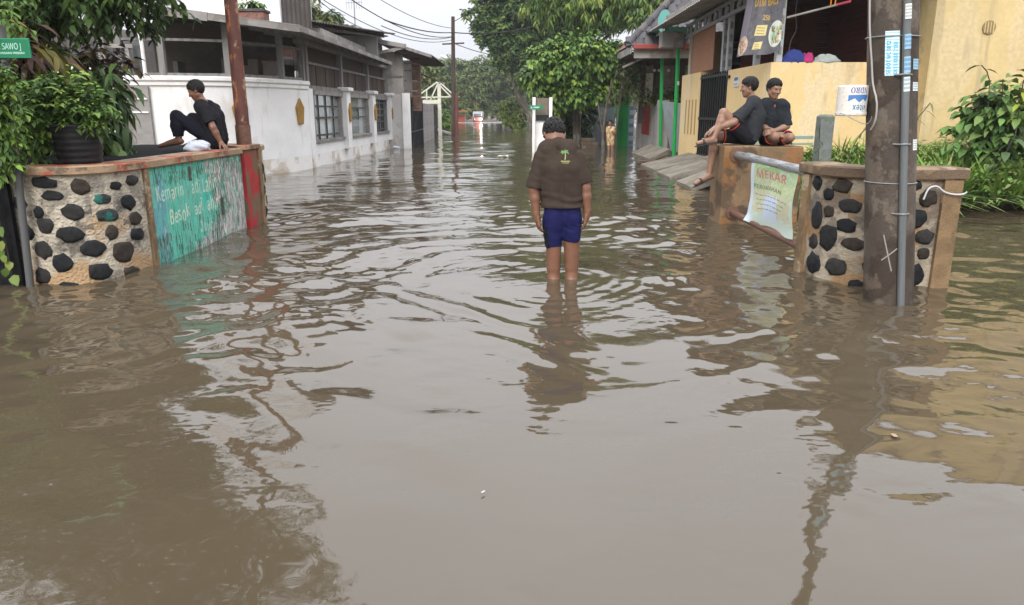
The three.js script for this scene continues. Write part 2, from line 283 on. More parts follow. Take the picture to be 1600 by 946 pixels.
{
  const w = thing('stone_wall', 'curved stone wall with green lettered panel and red pillar on the left', 'wall');
  // front path turns left round the corner: street lies on the path's right, so offsets to the left go into the wall
  add('mortar_wall', prism(strip(leftPath, 0, 0.2), -0.4, 0.83, 0), M.mortar, w);
  add('cap', prism(strip([[-3.74, 5.475], ...leftPath.slice(1), [-3.018, 6.16]], -0.035, 0.25), 0.826, 0.89, 0.008), M.capRed, w);
  add('corner_trim', bx(-3.1, -2.995, -0.4, 0.825, 6.07, 6.15, 0.012), M.trim, w);
  const panelTex = canvasTex(1024, 400, (c, W, H) => {
    reseed(4242); c.fillStyle = '#58b09a'; c.fillRect(0, 0, W, H);
    c.fillStyle = '#35b8a2'; c.fillRect(500, 150, 105, 50);
    for (let i = 0; i < 900; i++) { const x = rnd() * W; c.fillStyle = ['rgba(42,152,130,.35)', 'rgba(96,140,150,.3)', 'rgba(120,200,178,.3)'][i % 3]; c.fillRect(x, rnd() * H, rr(2, 12), rr(12, 90)); }
    for (let i = 0; i < 130; i++) { c.fillStyle = 'rgba(92,142,160,.33)'; c.fillRect(rr(0, 120), rnd() * H, rr(6, 26), rr(20, 80)); }
    // bare weathered plaster on the far part and along foot and top edge
    for (let i = 0; i < 2600; i++) { const u = rnd(), v = rnd(), lim = 0.60 + 0.12 * noise3(v * 5, 3, 1) + 0.06 * noise3(v * 17, 8, 1) - 0.35 * smooth(0.62, 1, v) ; if (u < lim) continue; c.fillStyle = ['rgba(196,184,184,.8)', 'rgba(178,166,168,.8)', 'rgba(150,142,140,.7)', 'rgba(206,196,192,.8)', 'rgba(120,122,112,.6)'][i % 5]; c.fillRect(u * W, v * H, rr(3, 16), rr(12, 60)); }
    const mold = (n, x0, x1, y0, y1, a) => { for (let i = 0; i < n; i++) { c.fillStyle = ['rgba(46,62,44,', 'rgba(34,40,32,', 'rgba(74,80,62,'][i % 3] + a + ')'; c.fillRect(rr(x0, x1), rr(y0, y1), rr(2, 8), rr(6, 44)); } };
    mold(300, 0, W, -20, 60, 0.5); mold(260, 0, W, 0, H, 0.3); mold(160, 640, 1024, 0, H, 0.3); mold(190, 600, 800, 60, 260, 0.5); mold(120, 560, 740, 220, 330, 0.45); mold(160, 0, 140, 260, 400, 0.4); mold(120, 200, 700, 330, 400, 0.35); mold(60, 780, 1024, 0, 120, .4); mold(90, 900, 1024, 200, 400, .3);
    c.fillStyle = '#3c403a'; c.fillRect(372, 18, 34, 62); c.fillStyle = '#34382f'; c.fillRect(700, 190, 40, 84);
    // uneven brush lettering: each letter set by hand, worn through in places
    const word = (t, x, y, sz, st = 1, al = 0.85) => { for (const ch of t) { c.save(); c.translate(x, y + rr(-5, 5)); c.rotate(rr(-0.07, 0.07)); c.scale(st * rr(0.88, 1.1), rr(0.9, 1.12)); c.font = `${sz}px sans-serif`; for (let k = 0; k < 4; k++) { c.fillStyle = `rgba(${214 + rr(-14, 10)},${216 + rr(-14, 8)},${196 + rr(-14, 8)},${al * 0.5})`; c.fillText(ch, rr(-3, 3), rr(-3, 3)); } x += c.measureText(ch).width * st * rr(0.95, 1.08) + 3; c.restore(); } };
    word('Kemarin', 60, 134, 76, 0.8, 0.75); word('adi', 392, 138, 76, 0.78, 0.6); word('Lahir', 505, 138, 84, 0.8, 0.75);
    word('Besok', 150, 234, 78, 0.86, 0.85); word('adi', 400, 226, 72, 0.86, 0.9); word('ahir', 540, 232, 80, 0.86, 0.85);
    word('Dunia', 440, 318, 70, 0.74, 0.6);
    // peeled flakes showing grey plaster, dark algae runs
    for (let i = 0; i < 70; i++) { c.fillStyle = ['rgba(150,146,138,.7)', 'rgba(120,122,112,.6)', 'rgba(178,170,164,.7)'][i % 3]; const x = rr(0, W), y = rr(0, H), r = rr(4, 15); c.beginPath(); for (let k = 0; k < 8; k++) { const a = k / 8 * 6.28, q = r * rr(0.5, 1.3); c.lineTo(x + Math.cos(a) * q * 0.6, y + Math.sin(a) * q * 1.5); } c.fill(); }
    for (let i = 0; i < 420; i++) { c.fillStyle = ['rgba(70,170,150,.55)', 'rgba(80,90,76,.45)', 'rgba(160,156,150,.4)'][i % 3]; c.fillRect(rr(40, 860), rr(60, 330), rr(2, 5), rr(8, 46)); }
    for (let i = 0; i < 40; i++) { c.fillStyle = 'rgba(24,34,28,.7)'; c.fillRect(rr(120, 640), rr(230, 360), rr(3, 7), rr(16, 60)); }
  });
  const pg = new THREE.PlaneGeometry(2.18, 0.86, 1, 1); pg.rotateY(Math.PI / 2); pg.translate(-3.022, 0.39, -7.24);
  M.panel = new THREE.MeshStandardMaterial({ map: panelTex, roughness: 0.72, bumpMap: M.mortar.bumpMap, bumpScale: 0.004 });
  add('panel_core', bx(-3.2, -3.03, -0.4, 0.825, 6.15, 8.33), M.mortar, w);
  const painted = add('painted_panel', pg, M.panel, w); painted.userData.label = 'flaking green panel with white hand lettering';
  add('panel_cap', prism([[-3.25, 6.16], [-2.985, 6.16], [-2.985, 8.31], [-3.25, 8.31]], 0.826, 0.888, 0.006), M.capRed, w);
  const pil = add('pillar', bx(-3.22, -2.975, -0.4, 0.86, 8.325, 8.74, 0.01), M.redPaint, w); pil.userData.label = 'red pillar with peeling paint';
  add('pillar_cap', bx(-3.26, -2.95, 0.862, 0.915, 8.3, 8.8, 0.01), M.capRed, w);
  add('pillar_trim', bx(-3.15, -2.955, -0.4, 0.858, 8.745, 8.83, 0.01), M.trim, w);
  const far = plan([[-2.99, 8.84], [-3.04, 9.12], [-3.22, 9.38], [-3.6, 9.52]]);
  add('far_wall', prism(strip(far, 0, 0.2), -0.4, 0.83), M.mortar, w);
  add('far_cap', prism(strip(far, -0.03, 0.24), 0.833, 0.89, 0.008), M.capRed, w);
  bedStones(w, leftPath, [[0.299, 0.775, 0.17, 0.085], [0.534, 0.739, 0.129, 0.112], [0.813, 0.723, 0.102, 0.061], [1.0, 0.75, 0.15, 0.084], [0.349, 0.681, 0.14, 0.072], [0.679, 0.633, 0.128, 0.074, 1], [0.923, 0.585, 0.15, 0.125], [0.465, 0.553, 0.139, 0.12], [0.705, 0.506, 0.165, 0.095, 1], [0.985, 0.447, 0.15, 0.113], [0.232, 0.556, 0.075, 0.093], [0.264, 0.463, 0.115, 0.114], [0.43, 0.391, 0.17, 0.12], [0.72, 0.372, 0.1, 0.11], [0.975, 0.319, 0.15, 0.1], [0.217, 0.279, 0.13, 0.137], [0.563, 0.268, 0.17, 0.12], [0.8, 0.205, 0.19, 0.165], [0.345, 0.177, 0.134, 0.145], [0.175, 0.078, 0.125, 0.126], [0.59, 0.089, 0.165, 0.12], [0.852, 0.043, 0.16, 0.07], [0.36, 0.0, 0.139, 0.06], [0.08, 0.62, 0.12, 0.1], [0.1, 0.4, 0.12, 0.12]], -1);
  bedStones(w, far, [[0.12, 0.62, 0.12, 0.15], [0.14, 0.36, 0.13, 0.12], [0.13, 0.1, 0.14, 0.12], [0.3, 0.5, 0.12, 0.14], [0.32, 0.22, 0.14, 0.13]], -1, 60);
  rebase(w, V(-3.1, -0.4, 7.2));
}
const rightPath = plan([[2.40, 6.08], [2.44, 5.72], [2.62, 5.5], [2.95, 5.42], [3.28, 5.43]]);
{
  const w = thing('stone_wall', 'curved stone wall with brown cap behind the concrete utility pole', 'wall');
  M.capBrown = surf({ base: [0.22, 0.155, 0.095], vary: 0.4, tile: [0.8, 0.8], rough: 0.75, bump: 0.008, blots: [{ c: [0.11, 0.075, 0.05], at: 0.57, fx: 4, fy: 4, amt: 0.8 }, { c: [0.36, 0.28, 0.19], at: 0.63, fx: 5, fy: 5, amt: 0.6 }] });
  M.mortarDirty = surf({ base: [0.31, 0.265, 0.2], vary: 0.5, tile: [1.1, 1.1], rough: 0.75, bump: 0.014, blots: [{ c: [0.24, 0.13, 0.05], at: 0.57, fx: 3, fy: 3, soft: 0.08, amt: 0.8 }, { c: [0.1, 0.085, 0.07], at: 0.58, fx: 6, fy: 6, soft: 0.06, amt: 0.75 }] });
  add('mortar_wall', prism(strip(rightPath, 0, 0.2), -0.4, 0.80), M.mortarDirty, w);
  add('cap', prism(strip([[2.398, 6.13], ...rightPath.slice(1, -1), [3.32, 5.43]], -0.04, 0.25), 0.796, 0.882, 0.012), M.capBrown, w);
  add('side_trim', prism(strip(rightPath.filter(p => p[1] > 5.93), -0.025, 0.1), -0.4, 0.794, 0.006), M.trim, w);
  add('side_trim', prism(strip([[3.15, 5.422], [3.29, 5.43]], -0.03, 0.16), -0.4, 0.794, 0.006), M.trim, w);
  bedStones(w, rightPath, [[0.225, 0.735, 0.14, 0.11], [0.489, 0.735, 0.145, 0.1], [0.383, 0.66, 0.094, 0.093], [0.568, 0.59, 0.158, 0.106], [0.27, 0.485, 0.14, 0.19], [0.398, 0.53, 0.092, 0.087], [0.551, 0.44, 0.141, 0.107], [0.26, 0.268, 0.12, 0.119], [0.415, 0.33, 0.153, 0.19], [0.621, 0.306, 0.16, 0.094], [0.287, 0.104, 0.17, 0.164], [0.511, 0.11, 0.159, 0.132], [0.671, 0.0, 0.105, 0.066], [1.1, 0.665, 0.128, 0.118], [1.031, 0.511, 0.152, 0.133], [1.11, 0.376, 0.14, 0.11], [1.0, 0.27, 0.08, 0.12], [1.12, 0.247, 0.096, 0.087], [1.08, 0.088, 0.139, 0.154], [1.0, 0.755, 0.08, 0.07], [0.75, 0.7, 0.14, 0.1], [0.8, 0.52, 0.15, 0.12], [0.78, 0.33, 0.12, 0.13], [0.88, 0.18, 0.14, 0.12], [0.9, 0.4, 0.1, 0.09], [0.9, 0.66, 0.1, 0.1], [0.76, 0.14, 0.12, 0.1]], -1, 120);
  rebase(w, V(2.8, -0.4, 5.6));
}
// ---------- concrete barrier post and the two pipes between post and wall ----------
M.wetConc = surf({ base: [0.19, 0.125, 0.068], vary: 0.4, tile: [0.9, 0.9], rough: 0.65, bump: 0.008, blots: [{ c: [0.065, 0.045, 0.028], at: 0.54, fx: 3, fy: 3, soft: 0.06, amt: 0.8 }, { c: [0.25, 0.11, 0.035], at: 0.6, fx: 4, fy: 3, soft: 0.07, amt: 0.7 }] });
M.galv = surf({ base: [0.34, 0.35, 0.36], vary: 0.35, tile: [0.4, 0.4], rough: 0.42, metal: 0.65, bump: 0.002, size: 256, blots: [{ c: [0.16, 0.15, 0.14], at: 0.58, fx: 4, fy: 4, amt: 0.8 }] });
M.rustPipe = surf({ base: [0.16, 0.085, 0.06], vary: 0.5, tile: [0.4, 0.4], rough: 0.6, bump: 0.003, size: 256, metal: 0.15 });
{
  const p = thing('concrete_post', 'stained concrete barrier post under the two seated people', 'post');
  const g = bx(2.44, 2.86, -0.4, 0.9, 8.62, 9.14, 0.02); add('post_block', g, M.wetConc, p);
  add('side_block', bx(2.862, 3.42, -0.4, 0.885, 8.78, 9.16, 0.02), M.wetConc, p);
  rebase(p, V(2.8, -0.4, 8.8));
  const up = thing('pipe_rail', 'grey galvanised upper pipe holding the small green banner', 'pipe');
  add('pipe', rod(V(2.59, 0.795, 8.63), V(2.47, 0.79, 6.13), 0.044, 18), M.galv, up);
  add('collar', rod(V(2.577, 0.795, 8.18), V(2.565, 0.795, 7.98), 0.05, 18), M.galv, up);
  add('flange', rod(V(2.592, 0.795, 8.64), V(2.59, 0.795, 8.6), 0.085, 18), M.rustPipe, up);
  const lo = thing('pipe_rail', 'rusty brown lower pipe just above the water by the banner', 'pipe');
  add('pipe', rod(V(2.58, 0.135, 8.63), V(2.47, 0.16, 6.13), 0.036, 16), M.rustPipe, lo);
  add('flange', rod(V(2.582, 0.135, 8.64), V(2.579, 0.135, 8.59), 0.075, 18), M.rustPipe, lo);
}
{ // small vinyl banner hung over the upper pipe
  const tex = canvasTex(512, 768, (c, W, H) => {
    reseed(31); c.fillStyle = '#c3d2c6'; c.fillRect(0, 0, W, H);
    c.fillStyle = '#a9c79a'; c.fillRect(0, 40, W, 190); c.fillStyle = '#93bd78'; c.fillRect(60, 60, 380, 60); c.fillStyle = '#b9c795'; c.fillRect(0, 215, W, 150); c.fillStyle = '#c4c3a8'; c.fillRect(30, 365, W - 60, 250);
    for (let i = 0; i < 700; i++) { c.fillStyle = ['rgba(210,220,225,.35)', 'rgba(150,190,120,.25)', 'rgba(215,180,140,.25)', 'rgba(200,205,150,.25)'][i % 4]; c.fillRect(rr(0, W), rr(40, 640), rr(4, 40), rr(6, 40)); }
    c.fillStyle = '#c2cfe0'; c.fillRect(190, 400, 150, 300); c.fillStyle = '#c9d5e2'; c.fillRect(0, 0, 40, H);
    c.fillStyle = '#c2726a'; c.font = 'bold 118px sans-serif'; c.save(); c.translate(70, 215); c.scale(0.84, 1.15); c.fillText('MEKAR', 0, 0); c.restore();
    c.fillStyle = '#5a5f58'; c.font = 'bold 58px sans-serif'; c.save(); c.translate(36, 345); c.scale(0.93, 1.1); c.fillText('PERUMAHAN', 0, 0); c.restore();
    c.fillStyle = '#6f7068'; for (let r = 0; r < 4; r++) for (let x = 60 + 16 * r; x < 440 - 26 * r;) { const l = rr(14, 46); c.fillRect(x, 410 + r * 52 + rr(-2, 2), l, 9); x += l + 9; } for (let i = 0; i < 260; i++) { c.fillStyle = ['rgba(205,214,210,.4)', 'rgba(178,196,160,.35)', 'rgba(150,140,110,.25)'][i % 3]; c.fillRect(rr(30, W - 40), rr(60, 380), rr(2, 7), rr(10, 60)); }
  });
  const nx = 16, ny = 26, a = V(2.58 - 0.047, 0.775, 7.86), b = V(2.487 - 0.047, 0.77, 6.36);
  const g = new THREE.PlaneGeometry(1, 1, nx, ny), p = g.attributes.position;
  for (let i = 0; i < p.count; i++) {
    const u = p.getX(i) + 0.5, v = 0.5 - p.getY(i), drop = 0.62 - 0.06 * u + 0.02 * Math.sin(u * 9);
    const q = a.clone().lerp(b, u); q.y += 0.045 - (drop + 0.045) * v; const over = v < 0.06 ? (1 - v / 0.06) * 0.045 : 0;
    q.x += over - 0.012 * Math.sin(u * 13 + v * 2) * v - 0.01 * Math.sin(v * 8 + u * 4) - (u < 0.12 ? (v > 0.9 ? (v - 0.9) * 0.35 * (1 - u / 0.12) : 0) : 0); q.z += 0.05 * v * (u - 0.5) * -0.5 + (u > 0.8 ? 0.05 * smooth(0.75, 1, v) * (u - 0.8) * 5 : 0);
    p.setXYZ(i, q.x, q.y, q.z);
  }
  g.computeVertexNormals();
  M.banner1 = new THREE.MeshStandardMaterial({ map: tex, roughness: 0.45, side: THREE.DoubleSide });
  tag(add('small_banner', g, M.banner1), 'faded green and white banner hung on the grey pipe', 'banner');
}
// ---------- concrete utility pole with conduit, stickers and hanging things ----------
M.pole = surf({ base: [0.072, 0.057, 0.046], vary: 0.4, tile: [0.9, 1.3], rough: 0.72, bump: 0.006, blots: [{ c: [0.15, 0.125, 0.1], at: 0.6, fx: 7, fy: 6, amt: 0.7 }, { c: [0.04, 0.028, 0.021], at: 0.56, fx: 3, fy: 4, amt: 0.8 }, { c: [0.13, 0.1, 0.075], at: 0.58, fx: 5, fy: 5, amt: 0.7 }] });
{
  const p = thing('utility_pole', 'leaning brown concrete utility pole with stickers and grey conduit', 'pole');
  const base = V(2.69 + 0.11 * 0.4, -0.4, 5.1), lean = new THREE.Vector3(-0.111, 1, 0.0).normalize(), up = h => base.clone().addScaledVector(lean, h);
  const shaft = new THREE.LatheGeometry([[0, 0], [0.162, 0], [0.161, 0.6], [0.156, 1.5], [0.15, 2.6], [0.135, 5], [0.115, 8.6], [0, 8.6]].map(q => new THREE.Vector2(...q)), 28);
  const suv = shaft.attributes.uv, spos = shaft.attributes.position; for (let i = 0; i < suv.count; i++) suv.setXY(i, suv.getX(i) * 0.9, spos.getY(i));
  const Q = new THREE.Quaternion().setFromUnitVectors(new THREE.Vector3(0, 1, 0), lean);
  add('shaft', shaft.applyQuaternion(Q).translate(base.x, base.y, base.z), M.pole, p);
  M.conduit = surf({ base: [0.15, 0.16, 0.162], vary: 0.25, tile: [0.3, 0.6], rough: 0.5, metal: 0.3, bump: 0.001, size: 256 });
  const off = (h, ang, r) => up(h).add(new THREE.Vector3(Math.sin(ang) * r, 0, Math.cos(ang) * r));
  add('conduit', tube([off(0.1, -0.02, 0.184), off(1.0, -0.02, 0.182), off(2.0, -0.01, 0.178), off(2.9, 0, 0.172), off(4.6, 0.03, 0.162)], 0.024, 30, 10), M.conduit, p);
  for (const h of [1.02, 1.48, 1.92, 2.9]) add('conduit_clamp', tube([off(h, -0.38, 0.158), off(h, -0.2, 0.182), off(h + 0.002, -0.02, 0.21), off(h, 0.16, 0.182), off(h, 0.34, 0.158)], 0.006, 14, 6), M.galv, p);
  for (const h of [1.22, 2.16]) { const pts = []; for (let k = 0; k < 16; k++) pts.push(off(h, k / 16 * 6.283, 0.163)); add('wire_band', tube(pts, 0.004, 40, 6, true), M.galv, p); }
  // paper stickers wrapped on the shaft
  const sticker = (h0, h1, a0, a1, tex, r, label) => {
    const g = new THREE.PlaneGeometry(1, 1, 5, 4), q = g.attributes.position;
    for (let i = 0; i < q.count; i++) { const u = q.getX(i) + 0.5, v = q.getY(i) + 0.5, h = lerp(h0, h1, v), w = off(h, lerp(a0, a1, u), r - 0.0045 * h); q.setXYZ(i, w.x, w.y, w.z); }
    g.computeVertexNormals(); const m = add('sticker', g, new THREE.MeshStandardMaterial({ map: tex, roughness: 0.6 }), p); if (label) m.userData.label = label;
  };
  const adv = (bg, fg, s, rows, sd) => canvasTex(256, 128, (c, W, H) => { reseed(sd); c.fillStyle = bg; c.fillRect(0, 0, W, H); c.fillStyle = fg; c.font = `bold ${s}px sans-serif`; for (let r = 0; r < rows; r++) for (let x = 12; x < W - 24;) { const l = rr(14, 40); c.fillRect(x, 14 + r * (H - 20) / rows, l, (H - 20) / rows * 0.6); x += l + 8; } for (let i = 0; i < 60; i++) { c.fillStyle = 'rgba(120,110,95,.35)'; c.fillRect(rnd() * W, rnd() * H, rr(2, 18), rr(1, 5)); } });
  const tall = canvasTex(128, 512, (c, W, H) => { c.fillStyle = '#cfe2e6'; c.fillRect(0, 0, W, H); c.save(); c.translate(0, H); c.rotate(-Math.PI / 2); c.fillStyle = '#1d7fae'; c.font = 'bold 52px sans-serif'; c.fillText('SEDOT WC 0812', 18, 52); c.fillStyle = '#2f96bb'; c.fillText('0813 8888 7180', 18, 112); c.restore(); for (let y = 12; y < H; y += 40) { c.fillStyle = 'rgba(46,160,190,.35)'; c.fillRect(0, y, W, 14); } });
  sticker(1.915, 2.19, -0.75, -0.2, tall, 0.1635, 'tall white sticker with rows of blue print');
  const blue = adv('#8fb3c8', '#5b86a8', 20, 3, 5), wht = adv('#c9d2d4', '#8d9aa0', 20, 3, 6), wht2 = adv('#d4d6d2', '#9aa0a2', 20, 4, 7);
  sticker(1.955, 2.02, 0.42, 0.85, blue, 0.1655); sticker(1.82, 1.875, 0.42, 0.85, wht, 0.1655); sticker(1.44, 1.51, 0.5, 0.92, wht2, 0.1655);
  // stickers on the conduit
  for (const [h, t, c] of [[1.86, 0.09, wht], [1.98, 0.1, blue], [2.12, 0.09, blue], [2.3, 0.09, wht2]]) { const g = new THREE.CylinderGeometry(0.0265, 0.0265, t, 10, 1, true, -0.9, 1.8); const o = off(h, -0.01, 0.179); g.applyQuaternion(Q); g.translate(o.x, o.y, o.z); add('sticker', g, new THREE.MeshStandardMaterial({ map: c, roughness: 0.6 }), p); }
  // white paint cross
  M.whiteMark = surf({ base: [0.27, 0.25, 0.225], vary: 0.5, tile: [0.1, 0.1], rough: 0.8, bump: 0, size: 128 });
  for (const [h0, a0, h1, a1] of [[0.87, -0.68, 0.62, -0.36], [0.69, -0.75, 0.78, -0.14]]) { const pts = []; for (let k = 0; k <= 8; k++) { const h = lerp(h0, h1, k / 8); pts.push(off(h, lerp(a0, a1, k / 8), 0.1605)); } const g = tube(pts, 0.0055, 10, 5); add('paint_cross_stroke', g, M.whiteMark, p); }
  rebase(p, base);
  M.cable = plain(0.36, 0.34, 0.31, 0.6); M.cableDark = plain(0.02, 0.02, 0.02, 0.6);
  const c1 = add('hanging_cable', tube([off(4.4, -1.2, 0.16), off(3.2, -1.3, 0.17), off(2.5, -1.35, 0.175), off(2.2, -1.3, 0.18), off(2.0, -1.25, 0.17), off(1.86, -1.2, 0.165), off(1.75, -0.95, 0.185), off(1.62, -1.05, 0.175), off(1.57, -1.3, 0.165)], 0.0065, 60, 6), M.cable);
  tag(c1, 'pale cable running down the left side of the utility pole', 'cable');
  // upside-down paint bucket hung on the pole
  const bk = thing('paint_bucket', 'upside-down white paint bucket hung on the utility pole', 'bucket');
  const bt = canvasTex(1024, 256, (c, W, H) => { reseed(8); c.fillStyle = '#cfcac2'; c.fillRect(0, 0, W, H); for (let i = 0; i < 260; i++) { c.fillStyle = 'rgba(120,100,70,.18)'; c.fillRect(rnd() * W, rnd() * H, rr(3, 30), rr(2, 12)); } c.save(); c.translate(W, H); c.rotate(Math.PI); const x0 = W * 0.5 - 110; c.fillStyle = '#3f6fa8'; c.beginPath(); c.moveTo(x0 - 10, 150); c.lineTo(x0 + 30, 118); c.lineTo(x0 + 60, 140); c.lineTo(x0 + 110, 112); c.lineTo(x0 + 160, 145); c.lineTo(x0 + 230, 120); c.lineTo(x0 + 230, 172); c.lineTo(x0 - 10, 178); c.fill(); c.fillStyle = '#2d3f86'; c.font = 'bold 66px serif'; c.fillText('NDRO', x0 + 10, 234); c.fillStyle = '#2a6f96'; c.font = 'bold 72px sans-serif'; c.fillText('vitex', x0 + 6, 92); c.restore(); });
  const bl = new THREE.LatheGeometry([[0.078, 0.2], [0.09, 0.196], [0.096, 0.187], [0.096, 0.03], [0.1, 0.026], [0.1, 0.006], [0.095, 0], [0.09, 0.003]].map(q => new THREE.Vector2(...q)), 32);
  { const u = bl.attributes.uv, p = bl.attributes.position; for (let i = 0; i < u.count; i++) u.setXY(i, u.getX(i), clamp(p.getY(i) / 0.2, 0.02, 0.98)); } bl.rotateY(Math.PI * 1.02); const bc = off(1.66, -1.72, 0.262); const sh = bl.translate(bc.x, bc.y, bc.z);
  add('shell', sh, new THREE.MeshStandardMaterial({ map: bt, roughness: 0.5, side: THREE.DoubleSide }), bk);
  add('lid', rod(V(bc.x, bc.y + 0.193, -bc.z), V(bc.x, bc.y + 0.2, -bc.z), 0.082, 24), plain(0.55, 0.53, 0.5, 0.55), bk);
  add('handle', tube([V(bc.x - 0.1, bc.y + 0.02, -bc.z - 0.07), V(bc.x + 0.05, bc.y - 0.05, -bc.z - 0.14), V(bc.x + 0.13, bc.y + 0.02, -bc.z - 0.05)], 0.003, 16, 5), M.galv, bk);
  rebase(bk, bc);
  const c2 = add('white_cable', tube([V(2.99, 0.66, 5.36), V(3.02, 0.74, 5.36), V(3.075, 0.755, 5.365), V(3.14, 0.715, 5.37), V(3.22, 0.695, 5.375), V(3.29, 0.70, 5.375), V(3.305, 0.715, 5.37)], 0.0065, 40, 7), plain(0.5, 0.5, 0.51, 0.5));
  tag(c2, 'short white cable bent across the right stone wall', 'cable');
}
// ---------- left: street sign, leaning rusty pole, dark panel, box behind the wall, cloth ----------
{
  const s = thing('street_sign', 'green street name sign on a grey post at the left edge', 'street sign');
  add('post', rod(V(-3.63, -0.4, 5.36), V(-3.505, 1.85, 5.36), 0.026, 14), plain(0.11, 0.11, 0.11, 0.55, 0.3), s);
  const tex = canvasTex(384, 192, (c, W, H) => { c.fillStyle = '#0a6a48'; c.fillRect(0, 0, W, H); c.strokeStyle = '#0c8a5b'; c.lineWidth = 6; c.strokeRect(4, 4, W - 8, H - 8); c.fillStyle = '#aed0c2'; c.font = '88px sans-serif'; c.save(); c.translate(14, 108); c.scale(0.71, 1); c.fillText('JL. SAWO J', 0, 0); c.restore(); c.font = 'bold 30px sans-serif'; c.fillText('KELURAHAN PRIBARU', 14, 156); });
  const panel = add('sign_panel', bx(-3.56, -3.305, 1.635, 1.765, 5.318, 5.328, 0.003), plain(0.01, 0.18, 0.1, 0.4), s);
  const f = new THREE.PlaneGeometry(0.249, 0.124); f.translate(-3.4325, 1.70, -5.3165 + 0.0005); add('sign_face', f, new THREE.MeshStandardMaterial({ map: tex, roughness: 0.35 }), panel);
  rebase(s, V(-3.63, -0.4, 5.36));
  M.rustPole = surf({ base: [0.11, 0.045, 0.035], vary: 0.4, tile: [0.6, 0.8], rough: 0.6, bump: 0.003, metal: 0.1, blots: [{ c: [0.33, 0.12, 0.045], at: 0.6, fx: 5, fy: 4, amt: 0.85 }, { c: [0.3, 0.22, 0.15], at: 0.68, fx: 5, fy: 5, amt: 0.8 }] });
  const pole = thing('rusty_pole', 'tall rusty red metal pole rising beside the seated person in black', 'pole');
  const pg = new THREE.CylinderGeometry(0.062, 0.077, 6.6, 18); pg.rotateZ(0.006); pg.translate(-3.08, 0.86 + 3.3 - 0.4, -8.6); const pu = pg.attributes.uv; for (let i = 0; i < pu.count; i++) pu.setXY(i, pu.getX(i) * 0.46, pu.getY(i) * 6.6);
  add('shaft', pg, M.rustPole, pole); add('base_sleeve', rod(V(-3.064, 0.9, 8.6), V(-3.065, 1.13, 8.6), 0.084, 18), M.rustPipe, pole); rebase(pole, V(-3.08, 0.4, 8.6));
  M.blackSheet = surf({ base: [0.012, 0.012, 0.013], vary: 0.6, tile: [0.7, 0.7], rough: 0.9, bump: 0.004, size: 256, spec: 0.15 });
  const bp = thing('black_fence_panel', 'black metal fence panel at the left edge behind the sign post', 'fence');
  add('sheet', bx(-5.4, -3.72, -0.4, 1.05, 5.45, 5.475, 0.004), M.blackSheet, bp);
  for (const x of [-3.73, -4.5, -5.3]) add('upright', bx(x, x + 0.045, -0.4, 1.09, 5.40, 5.445, 0.004), M.blackSheet, bp);
  rebase(bp, V(-4.5, -0.4, 5.46));
  const tr = thing('black_trough', 'long black trough behind the wall under the bare feet', 'trough');
  add('tub', bx(-4.75, -3.28, 0.2, 0.872, 6.6, 9.6, 0.03), M.blackSheet, tr); add('rim', bx(-3.3, -3.255, 0.84, 0.884, 6.25, 8.1, 0.006), plain(0.45, 0.44, 0.42, 0.6), tr);
  add('leg', bx(-4.6, -4.4, -0.4, 0.2, 7, 9), M.blackSheet, tr); add('leg', bx(-3.6, -3.4, -0.4, 0.2, 7, 9), M.blackSheet, tr); rebase(tr, V(-4, -0.4, 8));
  reseed(17); const cl = new THREE.SphereGeometry(0.125, 24, 14), cp = cl.attributes.position;
  for (let i = 0; i < cp.count; i++) { const x = cp.getX(i), y = cp.getY(i), z = cp.getZ(i), n = 1 + 0.18 * noise3(x * 18, y * 18, z * 18) + 0.1 * noise3(x * 45, y * 45, z * 45); cp.setXYZ(i, x * n * 1.05, Math.max(-0.03, y * n * 0.6) , z * n * 0.9); }
  cl.computeVertexNormals(); cl.translate(-3.24, 0.918, -7.72);
  tag(add('cloth_bundle', cl, surf({ base: [0.5, 0.53, 0.6], vary: 0.3, tile: [0.2, 0.2], rough: 0.85, size: 128 })), 'crumpled white cloth on the wall beside the bare feet', 'cloth');
}
// ---------- white house on the left ----------
const S = { size: 512 };
M.white = surf({ base: [0.82, 0.81, 0.8], vary: 0.1, tile: [4, 2.6], rough: 0.7, bump: 0.004, blots: [{ c: [0.5, 0.42, 0.33], at: 0.66, fx: 4, fy: 3, soft: 0.07, amt: 0.25 }, { c: [0.5, 0.47, 0.43], at: 0.68, fx: 14, fy: 2, soft: 0.06, amt: 0.3 }] });
M.whiteFoot = surf({ base: [0.8, 0.78, 0.75], vary: 0.14, tile: [2.3, 1.4], rough: 0.75, bump: 0.006, blots: [{ c: [0.5, 0.38, 0.26], at: 0.56, fx: 5, fy: 4, soft: 0.08, amt: 0.55 }, { c: [0.4, 0.34, 0.27], at: 0.64, fx: 9, fy: 5, soft: 0.06, amt: 0.5 }] });
M.greyFrame = surf({ base: [0.22, 0.21, 0.2], vary: 0.25, tile: [0.8, 1.5], rough: 0.7, bump: 0.003, size: 256, blots: [{ c: [0.12, 0.1, 0.09], at: 0.62, fx: 6, fy: 3, amt: 0.6 }] });
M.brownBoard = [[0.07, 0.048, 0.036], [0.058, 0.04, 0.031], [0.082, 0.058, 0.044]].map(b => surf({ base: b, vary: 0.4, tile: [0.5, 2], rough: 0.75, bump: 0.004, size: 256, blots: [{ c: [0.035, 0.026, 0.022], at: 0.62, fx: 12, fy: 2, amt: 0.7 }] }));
M.roofGrey = surf({ base: [0.085, 0.074, 0.068], vary: 0.35, tile: [1.5, 1.5], rough: 0.8, bump: 0.004, blots: [{ c: [0.07, 0.06, 0.055], at: 0.56, fx: 5, fy: 5, amt: 0.7 }] });
